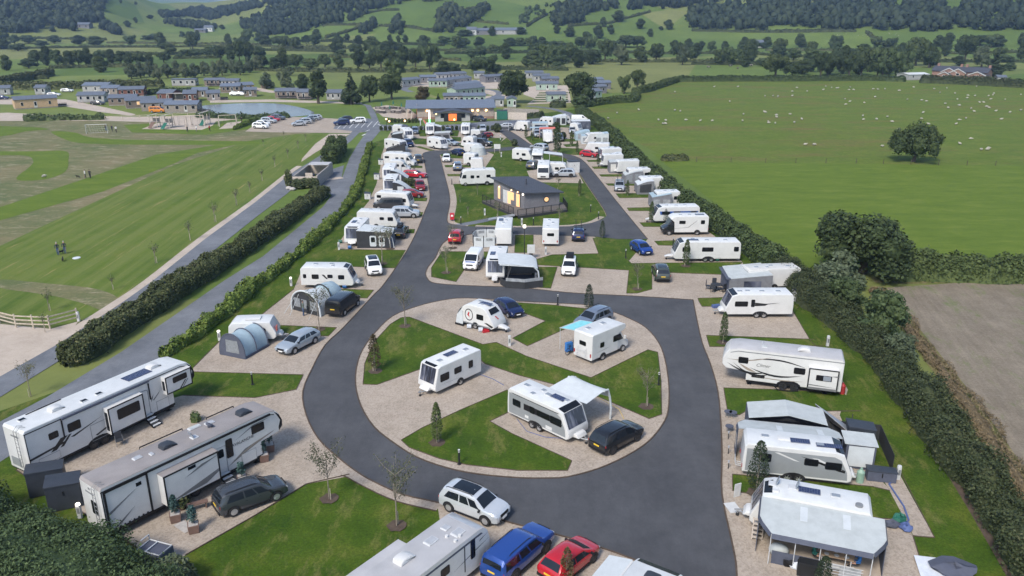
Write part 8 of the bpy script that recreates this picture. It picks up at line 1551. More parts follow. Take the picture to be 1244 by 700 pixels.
hill_house('white farmhouse below the central hill',(573,43),9,5,8,'post_white','roof_slate','farmhouse');hill_house('long grey barn right of the white farmhouse',(588,42.5),22,4,12,'clad_grey','roof_slate','barn');hill_house('long pale barn below the central hill',(620,42),28,4,12,'clad_pale','roof_metal','barn');hill_house('white farmhouse at the foot of the left ridge',(253,38.5),11,5,8,'post_white','roof_slate','farmhouse');hill_house('low grey farm shed left of the white ridge farmhouse',(243,39.5),14,3,9,'clad_grey','roof_slate','farm_shed');hill_house('grey barn on the left hillside',(101,34.5),14,4,9,'clad_grey','roof_slate','barn');hill_house('white cottage among the valley trees',(921,58),9,4,7,'post_white','roof_slate','cottage');hill_house('pale barn at the edge of the left valley',(316,39),9,4,8,'post_white','roof_slate','barn')
A=P(356.5,228);t=thing('bin_store','roofless timber-walled bin store between the two entrance roads','enclosure',(A.x,A.y,.05),0.0)
w_,d_=P(386,228).x-A.x,13.0
for lb,(x,y,sx,sy,h_)in dict(a=(w_*.5,0,w_,.25,2.0),b=(0,d_/2,.25,d_,2.0),c=(w_,d_/2,.25,d_,2.2),d=(w_/2,d_,w_,.25,2.2)).items():part('wall',MB().box((x,y,h_/2),(sx,sy,h_)),'timber_pale' if lb in 'ad' else 'timber_grey',t)
part('canopy',MB().box((w_*.55,d_-1.6,2.35),(w_*.9,3.0,.12)),'roof_pale',t);part('partition',MB().box((w_*.42,d_*.35,.9),(w_*.3,.15,1.8)),'timber_pale',t);part('shelf',MB().box((w_*.74,d_*.45,.75),(1.1,5,.1)),'timber_pale',t)
for k in range(3):b_=thing('wheelie_bin','dark wheeled refuse bin inside the timber bin store','bin',at(t,w_*.45+k*.95,d_*.55),0,'bins in the bin store');part('body',MB().prism([(-.28,.1),(-.34,1.0),(.34,1.0),(.28,.1)],-.4,.4,.03),'steel_black',b_);part('lid',MB().box((0,0,1.04),(.74,.86,.07)),'plastic_anthracite',b_)
for k in range(2):tag(part('rock',MB().add(*ball((0,0,.3),(.6,.5,.35))),'stone',None,P(351+k*4.5,230.5+k*1.2)),'pale boulder on the grass beside the bin store','rock','boulders by the bin store')
for x,y,k in((362,230,'hedge'),(372,229,'hedge'),(380,228.5,'mid'),(351,228,'con')):
 o=tag(link('shrub',SH,None,P(x,y)),{362:'shrub against the middle of the bin store wall',372:'dark shrub near the corner of the bin store',380:'shrub below the open side of the bin store',351:'tall dark conical shrub at the left corner of the bin store'}[x],'shrub');o.scale=(2.6,1.6,1.5)if k!='con' else(1.5,1.5,2.6)
# ------ posts, lamps, fences, furniture
def bollard(px,label,h_=1.0):
 t=thing('bollard_light',label,'bollard',P(*px)+Vector((0,0,.08)));part('post',lambda:MB().cyl((0,0,0),(0,0,h_),.07,n=10).cyl((0,0,0),(0,0,.03),.16,n=10),'steel_black',t,key=(h_,));part('lens',lambda:MB().cyl((0,0,h_-.16),(0,0,h_-.08),.074,n=10).cyl((0,0,h_),(0,0,h_+.04),.085,n=10),'post_white',t,key=(h_,))
for px,lb in(((558,565),'black bollard light at the lower edge of the island'),((800,468.5),'black bollard light on the right island lawn'),((677.5,371),'black bollard light at the top edge of the island'),((307,468),'black bollard light on the lawn strip right of the longest fifth wheel'),((760,314),'black bollard light beside the blue hatchback'),((817.5,299),'small black bollard light beside the long cream-white caravan'),((560,273),'black bollard light where the clubhouse path meets the road'),((648,274),'black bollard light in front of the clubhouse decking'),((727,267),'black bollard light at the right tip of the clubhouse lawn'),((717.5,258),'slim marker post on the clubhouse lawn edge'),((549,224.5),'dark marker post at the left tip of the clubhouse lawn')):bollard(px,lb,1.15)
def service_post(px,label,lit=False):
 t=thing('service_post',label,'service post',P(*px)+Vector((0,0,.055)));t.scale=(.8,.8,.85);part('post',lambda:MB().prism([(-.16,0),(-.16,1.15),(.16,1.15),(.16,0)],-.14,.14,.03),'post_white',t,key=());part('socket_panel',lambda:MB().box((-.165,0,.7),(.02,.2,.6)).box((0,-.15,.7),(.2,.02,.5)),'mid_grey',t,key=());part('head',lambda:MB().cyl((0,0,1.15),(0,0,1.27),.19,.17,n=12),'white_lamp' if lit else 'post_white',t,key=(lit,))
for px,lb,l in(((619,421),'white service post between the island pitches',False),((1090,583),'white service post with blue hoses at the bottom right',False),((267,414.5),'lit service post beside the tunnel tent',True),((354,348),'lit service post at the rear of the stripe-nosed caravan',True),((1005,421),'white service post behind the right-hand fifth wheel',False),((634,274),'white service post in front of the clubhouse',False),((663,310),'dark-fronted service post beside the rear-view caravan',False),((651,342),'service post beside the porch tent',False),((96,391),'white-topped marker post at the end of the rail fence',False),((412,304),'service post beside the porch awning caravan',False),((589,262),'service box on the clubhouse lawn',False),((879,286),'lit service post beside the half-black motorhome',True),((608,170),'white post between the upper pitches',False),((609,191),'white post on the clubhouse lawn top edge',False),((98,630),'lit service post at the back corner of the taupe-roofed fifth wheel',True)):service_post(px,lb,l)
for px,lb in(((637,311.5),'black lamp post between the white caravans'),):
 t=thing('lamp_post',lb,'lamp post',P(*px));part('pole',MB().cyl((0,0,0),(0,0,4.0),.06,.045,n=8),'steel_black',t);part('arm',MB().tube([(0,0,3.9),(-.5,0,4.15)],.03,5),'steel_black',t);part('lamp',MB().cyl((.0,0,3.95),(0,0,4.3),.2,n=12),'white_lamp',t)
t=thing('notice_cabinet','white notice cabinet on a dark base beside the lamp post','cabinet',P(645,314));part('cabinet',MB().box((0,0,1.3),(1.0,.35,1.1)),'post_white',t);part('base',MB().box((0,0,.37),(.45,.3,.74)),'steel_black',t)
t=thing('post_box_bin','bright red dog-waste bin at the edge of the left road','bin',P(549.5,268.5));part('body',MB().prism([(-.32,.25),(-.34,1.25),(.34,1.25),(.32,.25)],-.3,.3,.05),'bin_red',t);part('post',MB().cyl((0,.1,0),(0,.1,.3),.08,n=8),'steel_black',t);part('panel',MB().box((0,-.31,.9),(.35,.02,.3)),'plate_white',t)
for px,lb in(((604,186),'white notice board on posts beside the cross road'),((470,160),'dark lamp post at the entrance')):
 t=thing('notice_board',lb,'sign',P(*px))if 'board' in lb else thing('lamp_post',lb,'lamp post',P(*px))
 if 'board' in lb:part('board',MB().box((0,0,1.5),(1.5,.08,1.1)),'post_white',t);part('post',MB().cyl((-.6,.05,0),(-.6,.05,1.9),.05,n=6),'fence_wood',t);part('post',MB().cyl((.6,.05,0),(.6,.05,1.9),.05,n=6),'fence_wood',t)
 else:part('pole',MB().cyl((0,0,0),(0,0,3.2),.07,n=6),'steel_black',t);part('lamp',MB().cyl((0,0,3.2),(0,0,3.5),.25,n=8),'warm_lamp',t)
for k,(x,y,lb)in enumerate(((492,150.5,'small warm garden lamp at the bend of the slip road'),(473,151,'warm garden lamp beside the entrance kerb'),(552,149,'warm garden lamp below the reception door'))):t=thing('garden_lamp',lb,'lamp',P(x,y));part('post',MB().cyl((0,0,0),(0,0,.7),.06,n=6),'steel_black',t);part('lamp',MB().add(*ball((0,0,.85),(.28,.28,.28))),'warm_lamp',t)
def rail_fence(label,px,rails=3,gap=2.6,h_=1.45):
 pts=W(px);o=pts[0];t=thing('rail_fence',label,'fence',o);loc=[p-o for p in pts];posts=[]
 for a,b in zip(loc,loc[1:]):
  n=max(1,round((b-a).length/gap));posts+=[a.lerp(b,k/n)for k in range(n)]
 posts.append(loc[-1])
 for p in posts[:90]:part('post',lambda:MB().box((0,0,h_/2+.05),(.14,.10,h_+.1)),'fence_wood',t,p,key=(h_,))
 for k in range(rails):
  mb=MB();z=h_-.08-k*(h_-.2)/rails
  for a,b in zip(loc,loc[1:]):d=b-a;m_=(a+b)/2;mb.box((m_.x,m_.y-.08,z),(d.length,.04,.13),0,math.atan2(d.y,d.x))
  part('rail',mb,'fence_wood',t)
 return t
rail_fence('weathered post and three-rail fence beside the gravel yard',[(-20,388),(20,398.5),(41,399.5),(61,400),(95,391)])
rail_fence('low timber fence between the lodges and the playground',[(128,147),(170,145.5),(210,144),(246,142)],2,4,1.4)
mbx=[P(x,y)for x,y in((846,197.2),(930,198),(1040,198.8),(1140,201),(1244,202))];t=thing('wire_fence','post and wire fence across the pasture below the lone oak','fence',mbx[0])
for a,b in zip(mbx,mbx[1:]):
 n=int((b-a).length/5)
 for k in range(n):part('post',lambda:MB().box((0,0,.55),(.09,.09,1.1)),'bark',t,a.lerp(b,k/n)-mbx[0],key=('w',))
part('wire',MB().tube([p-mbx[0]+Vector((0,0,1.0))for p in mbx],.006,3).tube([p-mbx[0]+Vector((0,0,.6))for p in mbx],.006,3),'bark',t)
store('dark plastic shed behind the longest fifth wheel',(60,596),2.2,1.3,1.75,math.atan2(-1,.45)+1.57,slope=.12);store('dark plastic shed nearest the taupe-roofed fifth wheel',(82,612),2.0,1.6,1.75,math.atan2(-1,.45)+1.57,slope=.12)
for px,lb in(((877,284),'grey metal locker behind the half-black motorhome'),((833,249.5),'blue-grey box behind the banded caravan'),((972,365),'white locker with a dark lid behind the twin-axle caravan'),((884,289.5),'blue-grey locker at the rear of the cream-white caravan')):store(lb,px,1.7,1.1,1.25,.1,'post_white' if 'white locker' in lb else 'canvas_slate','storage_locker')
for y,x,lb in((242,447,'pale locker behind the bunk-window caravan'),(218,458,'pale box behind the upper porch caravan'),(200,463,'pale box behind the coachbuilt motorhome')):store(lb,(x,y),1.0,.9,1.0,0,'post_white','storage_locker')
t=thing('trolley','dark storage trolley with a pale frame in front of the near left border','trolley',P(191,684)+Vector((0,0,.05)),R(-20));part('body',MB().prism([(-.85,.2),(-.85,1.0),(.85,1.0),(.85,.2)],-.6,.6,.05),'canvas_slate',t)
part('frame',MB().tube([(-.8,-.5,1.06),(.8,-.5,1.06),(.8,.5,1.06),(-.8,.5,1.06),(-.8,-.5,1.06)],.04,5).tube([(-.2,-.5,1.07),(-.2,.5,1.07)],.04,5).tube([(-.9,.55,.6),(-.9,.55,1.35),(-.9,-.1,1.35)],.04,5),'pale_grey',t)
for x in(-.6,.6):part('wheel',MB().cyl((x,-.66,.18),(x,-.60,.18),.18,n=12),'rubber',t)
def planter(px,label,tiers,rz=.4):
 t=thing('potted_topiary',label,'potted plant',P(*px)+Vector((0,0,.05)),rz);part('pot',MB().prism([(-.30,0),(-.34,.55),(.34,.55),(.30,0)],-.34,.34,.03),'terracotta',t);part('soil',MB().box((0,0,.56),(.56,.56,.03)),'stone',t);part('stem',MB().cyl((0,0,.6),(0,0,1.0),.03,n=6),'bark',t)
 rng=np.random.default_rng(len(label));Q=[];
 for z,r in tiers:d=rng.normal(0,1,(160,3));d/=np.linalg.norm(d,axis=1)[:,None];Q.append(leaves(d*r*rng.uniform(.6,1.05,160)[:,None]+np.array([0,0,z]),d,.07,rng))
 link('foliage',quads_mesh('foliage',np.concatenate(Q),('leaf_blue',)),t)
CONE=[(1.0,.34),(1.25,.30),(1.5,.24),(1.75,.15)];BALLS=[(1.05,.30),(1.5,.24)]
planter((214,633),'cone-shaped topiary in a brown pot, left of the paving slab',CONE);planter((236,646),'cone-shaped topiary in a brown pot, right of the paving slab',CONE);planter((295,588),'double-ball topiary in a brown pot beside the steps',BALLS);planter((321,560),'small topiary in a brown pot under the taupe-roofed trailer nose',BALLS);planter((328,548),'topiary in a brown pot behind the one under the trailer nose',BALLS)
solo('doormat',MB().box((0,0,.02),(1.3,.7,.03)),'stone','pale paving slab between the two cone topiaries','slab',P(224,641)+Vector((0,0,.05)),R(-38))
t=thing('bench','small brown wooden bench beside the big slide-out','bench',P(241,619)+Vector((0,0,.05)),R(28));part('seat',MB().box((0,0,.45),(1.3,.4,.07)),'terracotta',t);[part('leg',MB().box((x,0,.21),(.08,.34,.42)),'terracotta',t)for x in(-.5,.5)]
t=thing('potted_shrub','round dark shrub beside the topiary near the slide-out','potted plant',P(222,618));link('foliage',SH,t);part('pot',MB().cyl((0,0,0),(0,0,.35),.3,.36,n=12),'terracotta',t)
t=thing('folding_chair','black folding chair under the first trailer slide-out','chair',P(146,541),.6);part('seat',MB().box((0,0,.45),(.5,.5,.05)),'chair_black',t);part('backrest',MB().box((0,.25,.75),(.5,.05,.55)),'chair_black',t);[part('leg',MB().tube(q,.02,4),'mid_grey',t)for x in(-.25,.25)for q in([(x,-.25,0),(x,.25,.75)],[(x,.25,0),(x,-.25,.45)])]
def chairset(px,label,n=5,rz=0.0):
 t=thing('garden_table','round dark garden table '+label,'table',P(*px)+Vector((0,0,.05)),rz);part('tabletop',MB().cyl((0,0,.7),(0,0,.74),.65,n=16),'chair_black',t);part('leg',MB().cyl((0,0,0),(0,0,.7),.05,n=6).box((0,0,.03),(.6,.6,.05)),'steel_black',t)
 for k in range(n):
  a=rz+6.283*k/n;c=thing('garden_chair','dark garden chair drawn up to the round table '+label,'chair',t.location+Vector((math.cos(a)*.95,math.sin(a)*.95,0)),a+1.57,'chairs of the table '+label);part('seat',lambda:MB().box((0,0,.44),(.5,.5,.06)),'chair_black',c,key=('gc',));part('backrest',lambda:MB().box((0,-.26,.8),(.5,.06,.6),0,0),'chair_black',c,key=('gc',));[part('leg_frame',lambda:MB().tube([(0,-.22,0),(0,-.22,.44),(0,.22,.44),(0,.22,0)],.02,4),'steel_black',c,(x,0,0),key=('gc',))for x in(-.22,.22)]
chairset((870,353),'by the twin-axle caravan nose',5,.3)
for px,lb in(((884,507),'first folded black stool beside the slate awning'),((885.5,525),'second black stool beside the slate awning'),((890,508),'stool nearest the slate awning wall')):t=thing('stool',lb,'stool',P(*px)+Vector((0,0,.05)));part('seat',MB().cyl((0,0,.45),(0,0,.5),.32,n=14),'canvas_slate',t);[part('leg',MB().tube([(a*.2,b*.2,0),(0,0,.45)],.02,4),'mid_grey',t)for a,b in((1,0),(-1,0),(0,1),(0,-1))]
for k in range(3):t=thing('solar_light','small solar spike light along the road edge by the slate awning','light',P(884.5,534+k*18)+Vector((0,0,.05)),0,'spike lights by the road edge');part('stem',MB().cyl((0,0,0),(0,0,.5),.03,n=6),'steel_black',t);part('lens',MB().cyl((0,0,.5),(0,0,.65),.07,n=8),'lamp_glass',t)
for k in range(14):
 p=P(459+(k%7)*6.2,132.4+(k//7)*4.6+.5*(k%3));t=thing('picnic_table','dark picnic bench on the crowded terrace beside the reception','picnic table',p,k*.7,'picnic benches on the terrace');part('tabletop',lambda:MB().box((0,0,.75),(1.8,.8,.07)),'deck_wood',t,key=('pt',));[part('bench',lambda:MB().box((0,0,.45),(1.8,.3,.06)),'deck_wood',t,(0,y,0),key=('pt',))for y in(-.75,.75)];[part('leg_frame',lambda:MB().box((0,0,.37),(.1,1.3,.74)),'deck_wood',t,(x,0,0),key=('pt',))for x in(-.7,.7)]
for k,(x,y)in enumerate(((464,134),(478,132),(488,135),(474,138),(495,139))):t=thing('parasol','folded green parasol on the terrace','parasol',P(x,y),0,'parasols on the terrace');part('pole',lambda:MB().cyl((0,0,0),(0,0,2.7),.05,n=6),'fence_wood',t,key=('ps',));part('canopy',lambda:MB().cyl((0,0,1.5),(0,0,2.7),.32,.08,n=10),'can_green',t,key=('ps',))
def swing(px,label,rz=0):t=thing('swing_set',label,'play frame',P(*px),rz);part('frame',MB().tube([(-2.5,-1,0),(-2.3,0,3),(-2.5,1,0)],.09,6).tube([(2.5,-1,0),(2.3,0,3),(2.5,1,0)],.09,6).tube([(-2.3,0,3),(2.3,0,3)],.09,6),'timber_pale',t);[part('seat',MB().box((x,0,.5),(.5,.2,.06)).tube([(x-.2,0,.5),(x-.2,0,3)],.02,4).tube([(x+.2,0,.5),(x+.2,0,3)],.02,4),'trim_black',t)for x in(-.9,.9)]
def tower(px,label,m):t=thing('play_tower',label,'play tower',P(*px));part('post',MB().box((-1,-1,1.6),(.15,.15,3.2)).box((1,-1,1.6),(.15,.15,3.2)).box((-1,1,1.6),(.15,.15,3.2)).box((1,1,1.6),(.15,.15,3.2)),'timber_pale',t);part('platform',MB().box((0,0,1.5),(2.2,2.2,.15)).box((0,1,2.0),(2,.1,.8)),'timber_grey',t);part('roof',MB().plate([(-1.4,-1.3,3.2),(1.6,-1.3,4.0),(1.6,1.3,4.0),(-1.4,1.3,3.2)],(0,0,1),.12),'roof_pale',t);part('slide',MB().plate([(-.5,-1,1.5),(.5,-1,1.5),(.5,-3.8,.2),(-.5,-3.8,.2)],(0,.4,1),.1),m,t)
tower((189,154.5),'play tower with a pale sloping roof at the left of the playground','terracotta');tower((204,155.5),'play tower with a green slide','can_green');tower((250,151.5),'play tower with a dark green slide at the right of the playground','can_green');swing((222,154),'timber climbing frame in the middle of the playground');swing((238,153.5),'timber swing frame beside the right-hand play tower',.2);swing((277,153),'timber frame on the small playground',.5)
t=thing('football_goal','white football goal on the meadow','goal',P(118,162.5),.25);part('frame',MB().tube([(-2.6,0,0),(-2.6,0,2.4),(2.6,0,2.4),(2.6,0,0)],.07,6).tube([(-2.6,0,2.4),(-2.6,1.8,0),(2.6,1.8,0),(2.6,0,2.4)],.05,5),'post_white',t)
mb=MB();[mb.tube([(x,.02,2.4),(x,1.78,.02)],.015,3)for x in np.arange(-2.4,2.5,.6)];[mb.tube([(-2.6,1.8*k/4,2.4-.6*k),(2.6,1.8*k/4,2.4-.6*k)],.015,3)for k in(1,2,3)];part('net',mb,'cloth_white',t)
solo('hose',MB().tube([P(1088,582,.1),P(1080,588,.1),P(1088,600,.1),P(1098,615,.1),P(1104,632,.1),P(1098,638,.1)],.06,6),'hose_blue','blue water hose looped along the bottom right service pad','hose')
solo('hookup_cable',MB().tube([P(583,455,.09),P(598,460,.1),P(612,468,.1)],.03,5),'hose_blue','dark hook-up cable from the three-pane caravan','cable')
solo('hookup_cable',MB().tube([P(628,509,.1),P(640,524,.1),P(662,531,.1),P(688,533,.1)],.025,5),'hose_blue','thin cable under the grey twin-axle caravan','cable')
def heap(px,label,m,w=1.0,h_=.45,d=.8,rz=0.0,name='folded_canvas'):
 rng=np.random.default_rng(len(label));vs,fs=ball((0,0,h_*.4),(w/2,d/2,h_*.6),10,6);vs=[(x*(1+rng.uniform(-.25,.25)),y*(1+rng.uniform(-.25,.25)),max(.0,z*(1+rng.uniform(-.3,.3))))for x,y,z in vs];return solo(name,MB().add(vs,fs),m,label,'canvas bundle',P(*px)+Vector((0,0,.055)),rz)
heap((1092,634),'green fabric bundle beside the big awning','can_green',.9,.5,.7);heap((1100,644),'dark blue fabric bundle beside the big awning','hose_blue',.8,.4,.9,.4);heap((1083,641),'black and white bag beside the green bundle','canvas_slate',.9,.5,.6);heap((972,692),'grey bag in front of the big awning','tarp_white',1.1,.5,.7);heap((962,688),'black bag in front of the big awning','trim_black',1.2,.5,.7)
solo('groundsheet',MB().plate([(-1.2,-.8,.03),(.2,-1.3,.05),(.9,1.0,.04),(-.7,1.2,.12)],(0,0,1),.03),'tarp_white','white folded groundsheet on the grass, bottom right corner','groundsheet',P(1136,694)+Vector((0,0,.05)));heap((1158,694),'dark striped canvas lying on the grass, bottom right corner','canvas_slate',2.6,.5,1.8)
solo('board',MB().box((0,0,.5),(.5,.06,1.0)),'post_white','white panel standing beside the big awning caravan hitch','panel',P(895,604)+Vector((0,0,.05)),.4);solo('mat',MB().box((0,0,.03),(.8,1.1,.05)),'post_white','white mat on the gravel under the hitch of the big awning caravan','mat',P(890,618)+Vector((0,0,.05)),.2)
for px,lb,m in(((414,296),'dark green water barrel beside the porch awning caravan','can_green'),((425,303),'blue water barrel in front of the porch awning caravan','bucket_blue'),((419,351),'blue wheeled water barrel under the stripe-nosed caravan','bucket_blue'),((584,404),'pale water barrel beside the teardrop caravan wheel','tarp_white'),((570,400),'second pale barrel near the teardrop caravan','tarp_white'),((871,318),'green barrel beside the cream-white caravan wheels','can_green')):t=thing('water_barrel',lb,'water barrel',P(*px)+Vector((0,0,.08)));part('body',MB().cyl((-.22,0,.24),(.22,0,.24),.23,n=14),m,t);part('handle',MB().tube([(-.24,0,.24),(-.26,-.5,.6),(.26,-.5,.6),(.24,0,.24)],.018,4),'mid_grey',t)
for px,lb in(((590,404.5),'red step box by the teardrop caravan'),):solo('step_box',MB().box((0,0,.12),(.7,.4,.2)).box((0,.1,.26),(.7,.2,.1)),'decal_red',lb,'step',P(*px)+Vector((0,0,.08)),.4)
solo('seat_bundle',MB().box((0,0,.5),(.7,.35,.9)).box((0,-.2,.25),(.6,.4,.1)).tube([(-.3,.1,0),(-.3,.1,1.0)],.03,5),'cloth_blue','blue folded chairs stacked behind the island motorhome','chair',P(691,428)+Vector((0,0,.08)),.5)
for x,y in((694,430.5),):bicycle('folded bicycle behind the island motorhome',P(x,y)+Vector((0,0,.08)),.8)
solo('blue_board',MB().box((0,0,.15),(.9,.5,.3)),'hose_blue','dark blue crate at the hitch of the twin-axle caravan','crate',P(870,374)+Vector((0,0,.05)),.3)
for k,(x,y)in enumerate(((493,226),(497,226.5),(501,226))):o=tag(link('shrub',SH,None,P(x,y)),'dark potted shrub in the row beside the maroon car','shrub','shrubs by the maroon car');o.scale=(1,1,1.2)
solo('frisbee',MB().cyl((0,0,.0),(0,0,.1),.5,.5,14),'tarp_white','pale blue and white mat lying on the mown field','mat',P(93,314))
tb=at(C_aw,-1.6,C_aw['s']*3.0);rz=C_aw.rotation_euler.z
t=thing('dining_table','light wooden table laid with food inside the big awning','table',tb,rz);part('tabletop',MB().box((0,0,.72),(1.9,.85,.05)),'table_wood',t);[part('leg',MB().box((x,y,.35),(.06,.06,.7)),'pale_grey',t)for x in(-.8,.8)for y in(-.35,.35)]
for k in range(6):tag(part('plate',MB().cyl((0,0,0),(0,0,.03),.13,.15,12),'post_white',None,at(C_aw,-1.6+.55*(k%3-1),C_aw['s']*3.0+.22*(1 if k>2 else-1),.75),0),'white plate on the table inside the big awning','plate','plates on the awning table')
t=thing('bench','white slatted bench in front of the awning table','bench',at(C_aw,-1.6,C_aw['s']*3.85),rz);part('seat',MB().box((0,0,.42),(1.8,.35,.06)),'post_white',t);part('backrest',MB().box((0,C_aw['s']*.2,.7),(1.8,.05,.12)).box((0,C_aw['s']*.2,.55),(1.8,.05,.1)),'post_white',t)
solo('covered_chair',MB().add(*ball((0,0,.4),(.6,.45,.42),12,7)),'canvas_grey','cream covered armchair inside the big awning','chair',at(C_aw,1.6,C_aw['s']*3.3),rz)
t=thing('step_ladder','pale wooden steps inside the open end of the big awning','steps',at(C_aw,2.9,C_aw['s']*2.2),rz);part('side_rail',MB().tube([(-.3,0,0),(-.3,-.9*C_aw['s'],1.0)],.04,5).tube([(.3,0,0),(.3,-.9*C_aw['s'],1.0)],.04,5),'timber_pale',t);[part('tread',MB().box((0,-.18*C_aw['s']*k,.18+.2*k),(.6,.2,.03)),'timber_pale',t)for k in range(5)]
solo('barbecue',MB().box((0,0,.55),(1.3,.6,.7)).box((0,0,.95),(1.2,.55,.25)).cyl((-.5,-.2,0),(-.5,-.2,.4),.05).cyl((.5,-.2,0),(.5,-.2,.4),.05),'steel_black','black covered barbecue in front of the big awning','barbecue',at(C_aw,-.1,C_aw['s']*4.75),rz)
# ------ people and animals (one continuous skinned body each)
def skin_mesh(name,joints,bones,mats,matf,levels=1):
 me=bpy.data.meshes.new(name);me.from_pydata([j[0]for j in joints],bones,[]);o=bpy.data.objects.new(name,me);COL.objects.link(o)
 md=o.modifiers.new('s','SKIN');md.use_smooth_shade=True;o.modifiers.new('d','SUBSURF').levels=levels
 for v,j in zip(me.skin_vertices[0].data,joints):v.radius=(j[1],j[1]if len(j)<3 else j[2])
 me.skin_vertices[0].data[0].use_root=True
 out=bpy.data.meshes.new_from_object(o.evaluated_get(bpy.context.evaluated_depsgraph_get()));out.name=name;bpy.data.objects.remove(o)
 out.materials.clear()
 for mm in mats:out.materials.append(M[mm])
 for p in out.polygons:p.material_index=matf(p.center)
 return out
def person(label,loc,rz,top,legs,sit=False,hairm='hair',group=None,stride=.12,reach=0.0):
 t=thing('person',label,'person',loc,rz,group)
 hz=.92 if not sit else .50
 J=[((0,0,hz),.13,.10),((0,0,hz+.24),.135,.10),((0,0,hz+.50),.15,.10),((0,0,hz+.58),.055),((0.02,0,hz+.68),.085),((.02,0,hz+.80),.075)]
 B=[(0,1),(1,2),(2,3),(3,4),(4,5)]
 for s in(-1,1):
  k=len(J);J+=[((0,s*.20,hz+.50),.065),((.03+reach*.5,s*.26,hz+.24),.048),((.10+reach,s*.22,hz+(.02 if not reach else .20)),.038),((.13+reach*1.15,s*.21,hz-.06+(.26 if reach else 0)),.035)];B+=[(2,k),(k,k+1),(k+1,k+2),(k+2,k+3)]
  k=len(J)
  if sit:J+=[((.03,s*.10,hz-.02),.10),((.45,s*.12,hz),.075),((.45,s*.12,.10),.055),((.60,s*.13,.05),.045)]
  else:st=stride*s;J+=[((0,s*.10,hz-.10),.10),((st*.6+.02,s*.10,.48),.07),((st-.02,s*.10,.10),.05),((st+.14,s*.11,.05),.045)]
  B+=[(0,k),(k,k+1),(k+1,k+2),(k+2,k+3)]
 me=skin_mesh('body',J,B,(top,legs,'skin','trim_black'),lambda c:2 if c.z>hz+.575 or(abs(c.y)>.12 and c.z<hz+(.04 if not reach else .35)and c.x>.085+reach and not(sit and c.z<hz-.1))else(3 if c.z<.09 else(1 if c.z<hz+.04 else 0)))
 link('body',me,t)
 vs,fs=ball((.0,0,hz+.80),(.105,.095,.105),12,8);part('hair',MB().add([(x-.018,y,z+.012)for x,y,z in vs],[f for f in fs if sum(vs[i][2]for i in f)/4>hz+.76 or sum(vs[i][0]for i in f)/4<-.02]),hairm,t)
 return t
person('person in a dark jacket and jeans walking on the mown field, nearer of the pair',P(71,310),R(-70),'cloth_navy','cloth_denim',hairm='hair_grey');person('taller person in a dark jacket and jeans walking on the mown field',P(79.5,308.5),R(-70),'cloth_navy','cloth_denim',hairm='hair_grey')
person('person in an olive top standing under the arched awning by the black van',P(369,384),R(20),'cloth_olive','cloth_denim',stride=.05)
person('seated person in a green top eating at the awning table',at(C_aw,-.35,C_aw['s']*3.1),C_aw.rotation_euler.z+math.pi,'cloth_green','cloth_black',True,reach=.12);person('seated person in a blue top at the other end of the awning table',at(C_aw,-2.85,C_aw['s']*3.1),C_aw.rotation_euler.z,'cloth_blue','cloth_black',True,reach=.12)
for x,y,tp,lg,lb in((104,217,'cloth_white','cloth_black','person in a pale top standing on the rough meadow'),(110,217,'cloth_black','cloth_black','person in dark clothes beside the one in a pale top'),(129,159.5,'cloth_black','cloth_denim','person in dark clothes nearest the football goal'),(136.5,160,'cloth_navy','cloth_black','person in navy between two others on the playing field'),(141.5,161,'cloth_white','cloth_black','person in a white top on the playing field'),(228,161,'cloth_black','cloth_black','person in black below the playground'),(239,160,'cloth_white','cloth_denim','person in white below the playground'),(255,160,'cloth_red','cloth_black','person in red below the playground'),(294,149.5,'cloth_black','cloth_black','person in black at the end of the small playground')):person(lb,P(x,y),x*.7,tp,lg)
def quad(name,L,H,r,fat,mats,matf,head=1.0,neck_up=.25):
 J=[((0,0,H*.68),r*fat)];J+=[((L*.38,0,H*.70),r*fat*.95),((L*.52,0,H*(.72+neck_up*.6)),r*.55),((L*.66,0,H*(.75+neck_up)),r*.48),((L*.84,0,H*(.66+neck_up)),r*.28),((-L*.40,0,H*.69),r*fat*.92),((-L*.52,0,H*.62),r*.18),((-L*.55,0,H*.35),r*.12)]
 B=[(0,1),(1,2),(2,3),(3,4),(0,5),(5,6),(6,7)]
 for s in(-1,1):
  k=len(J);J+=[((L*.36,s*r*.55,H*.45),r*.34),((L*.38,s*r*.55,H*.22),r*.2),((L*.37,s*r*.55,.01),r*.18)];B+=[(1,k),(k,k+1),(k+1,k+2)]
  k=len(J);J+=[((-L*.38,s*r*.55,H*.46),r*.42),((-L*.34,s*r*.55,H*.33),r*.26),((-L*.44,s*r*.55,H*.2),r*.18),((-L*.42,s*r*.55,.01),r*.17)];B+=[(5,k),(k,k+1),(k+1,k+2),(k+2,k+3)]
 return skin_mesh(name,J,B,mats,matf)
SHEEP=quad('sheep',.8,.6,.18,1.2,('wool','wool_dark'),lambda c:1 if c.z<.25 else 0,neck_up=.0);SHEEPU=quad('sheep',.8,.6,.18,1.2,('wool','wool_dark'),lambda c:1 if c.z<.25 or c.x>.58 else 0,neck_up=.3)
COW=quad('cow',2.3,1.4,.36,1.35,('fur_black','wool'),lambda c:1 if math.sin(c.x*4.1+c.z*3)>.45 or c.z<.3 else 0,neck_up=.05);DOG=quad('dog',.75,.5,.11,1.15,('fur_black',),lambda c:0,neck_up=.3)
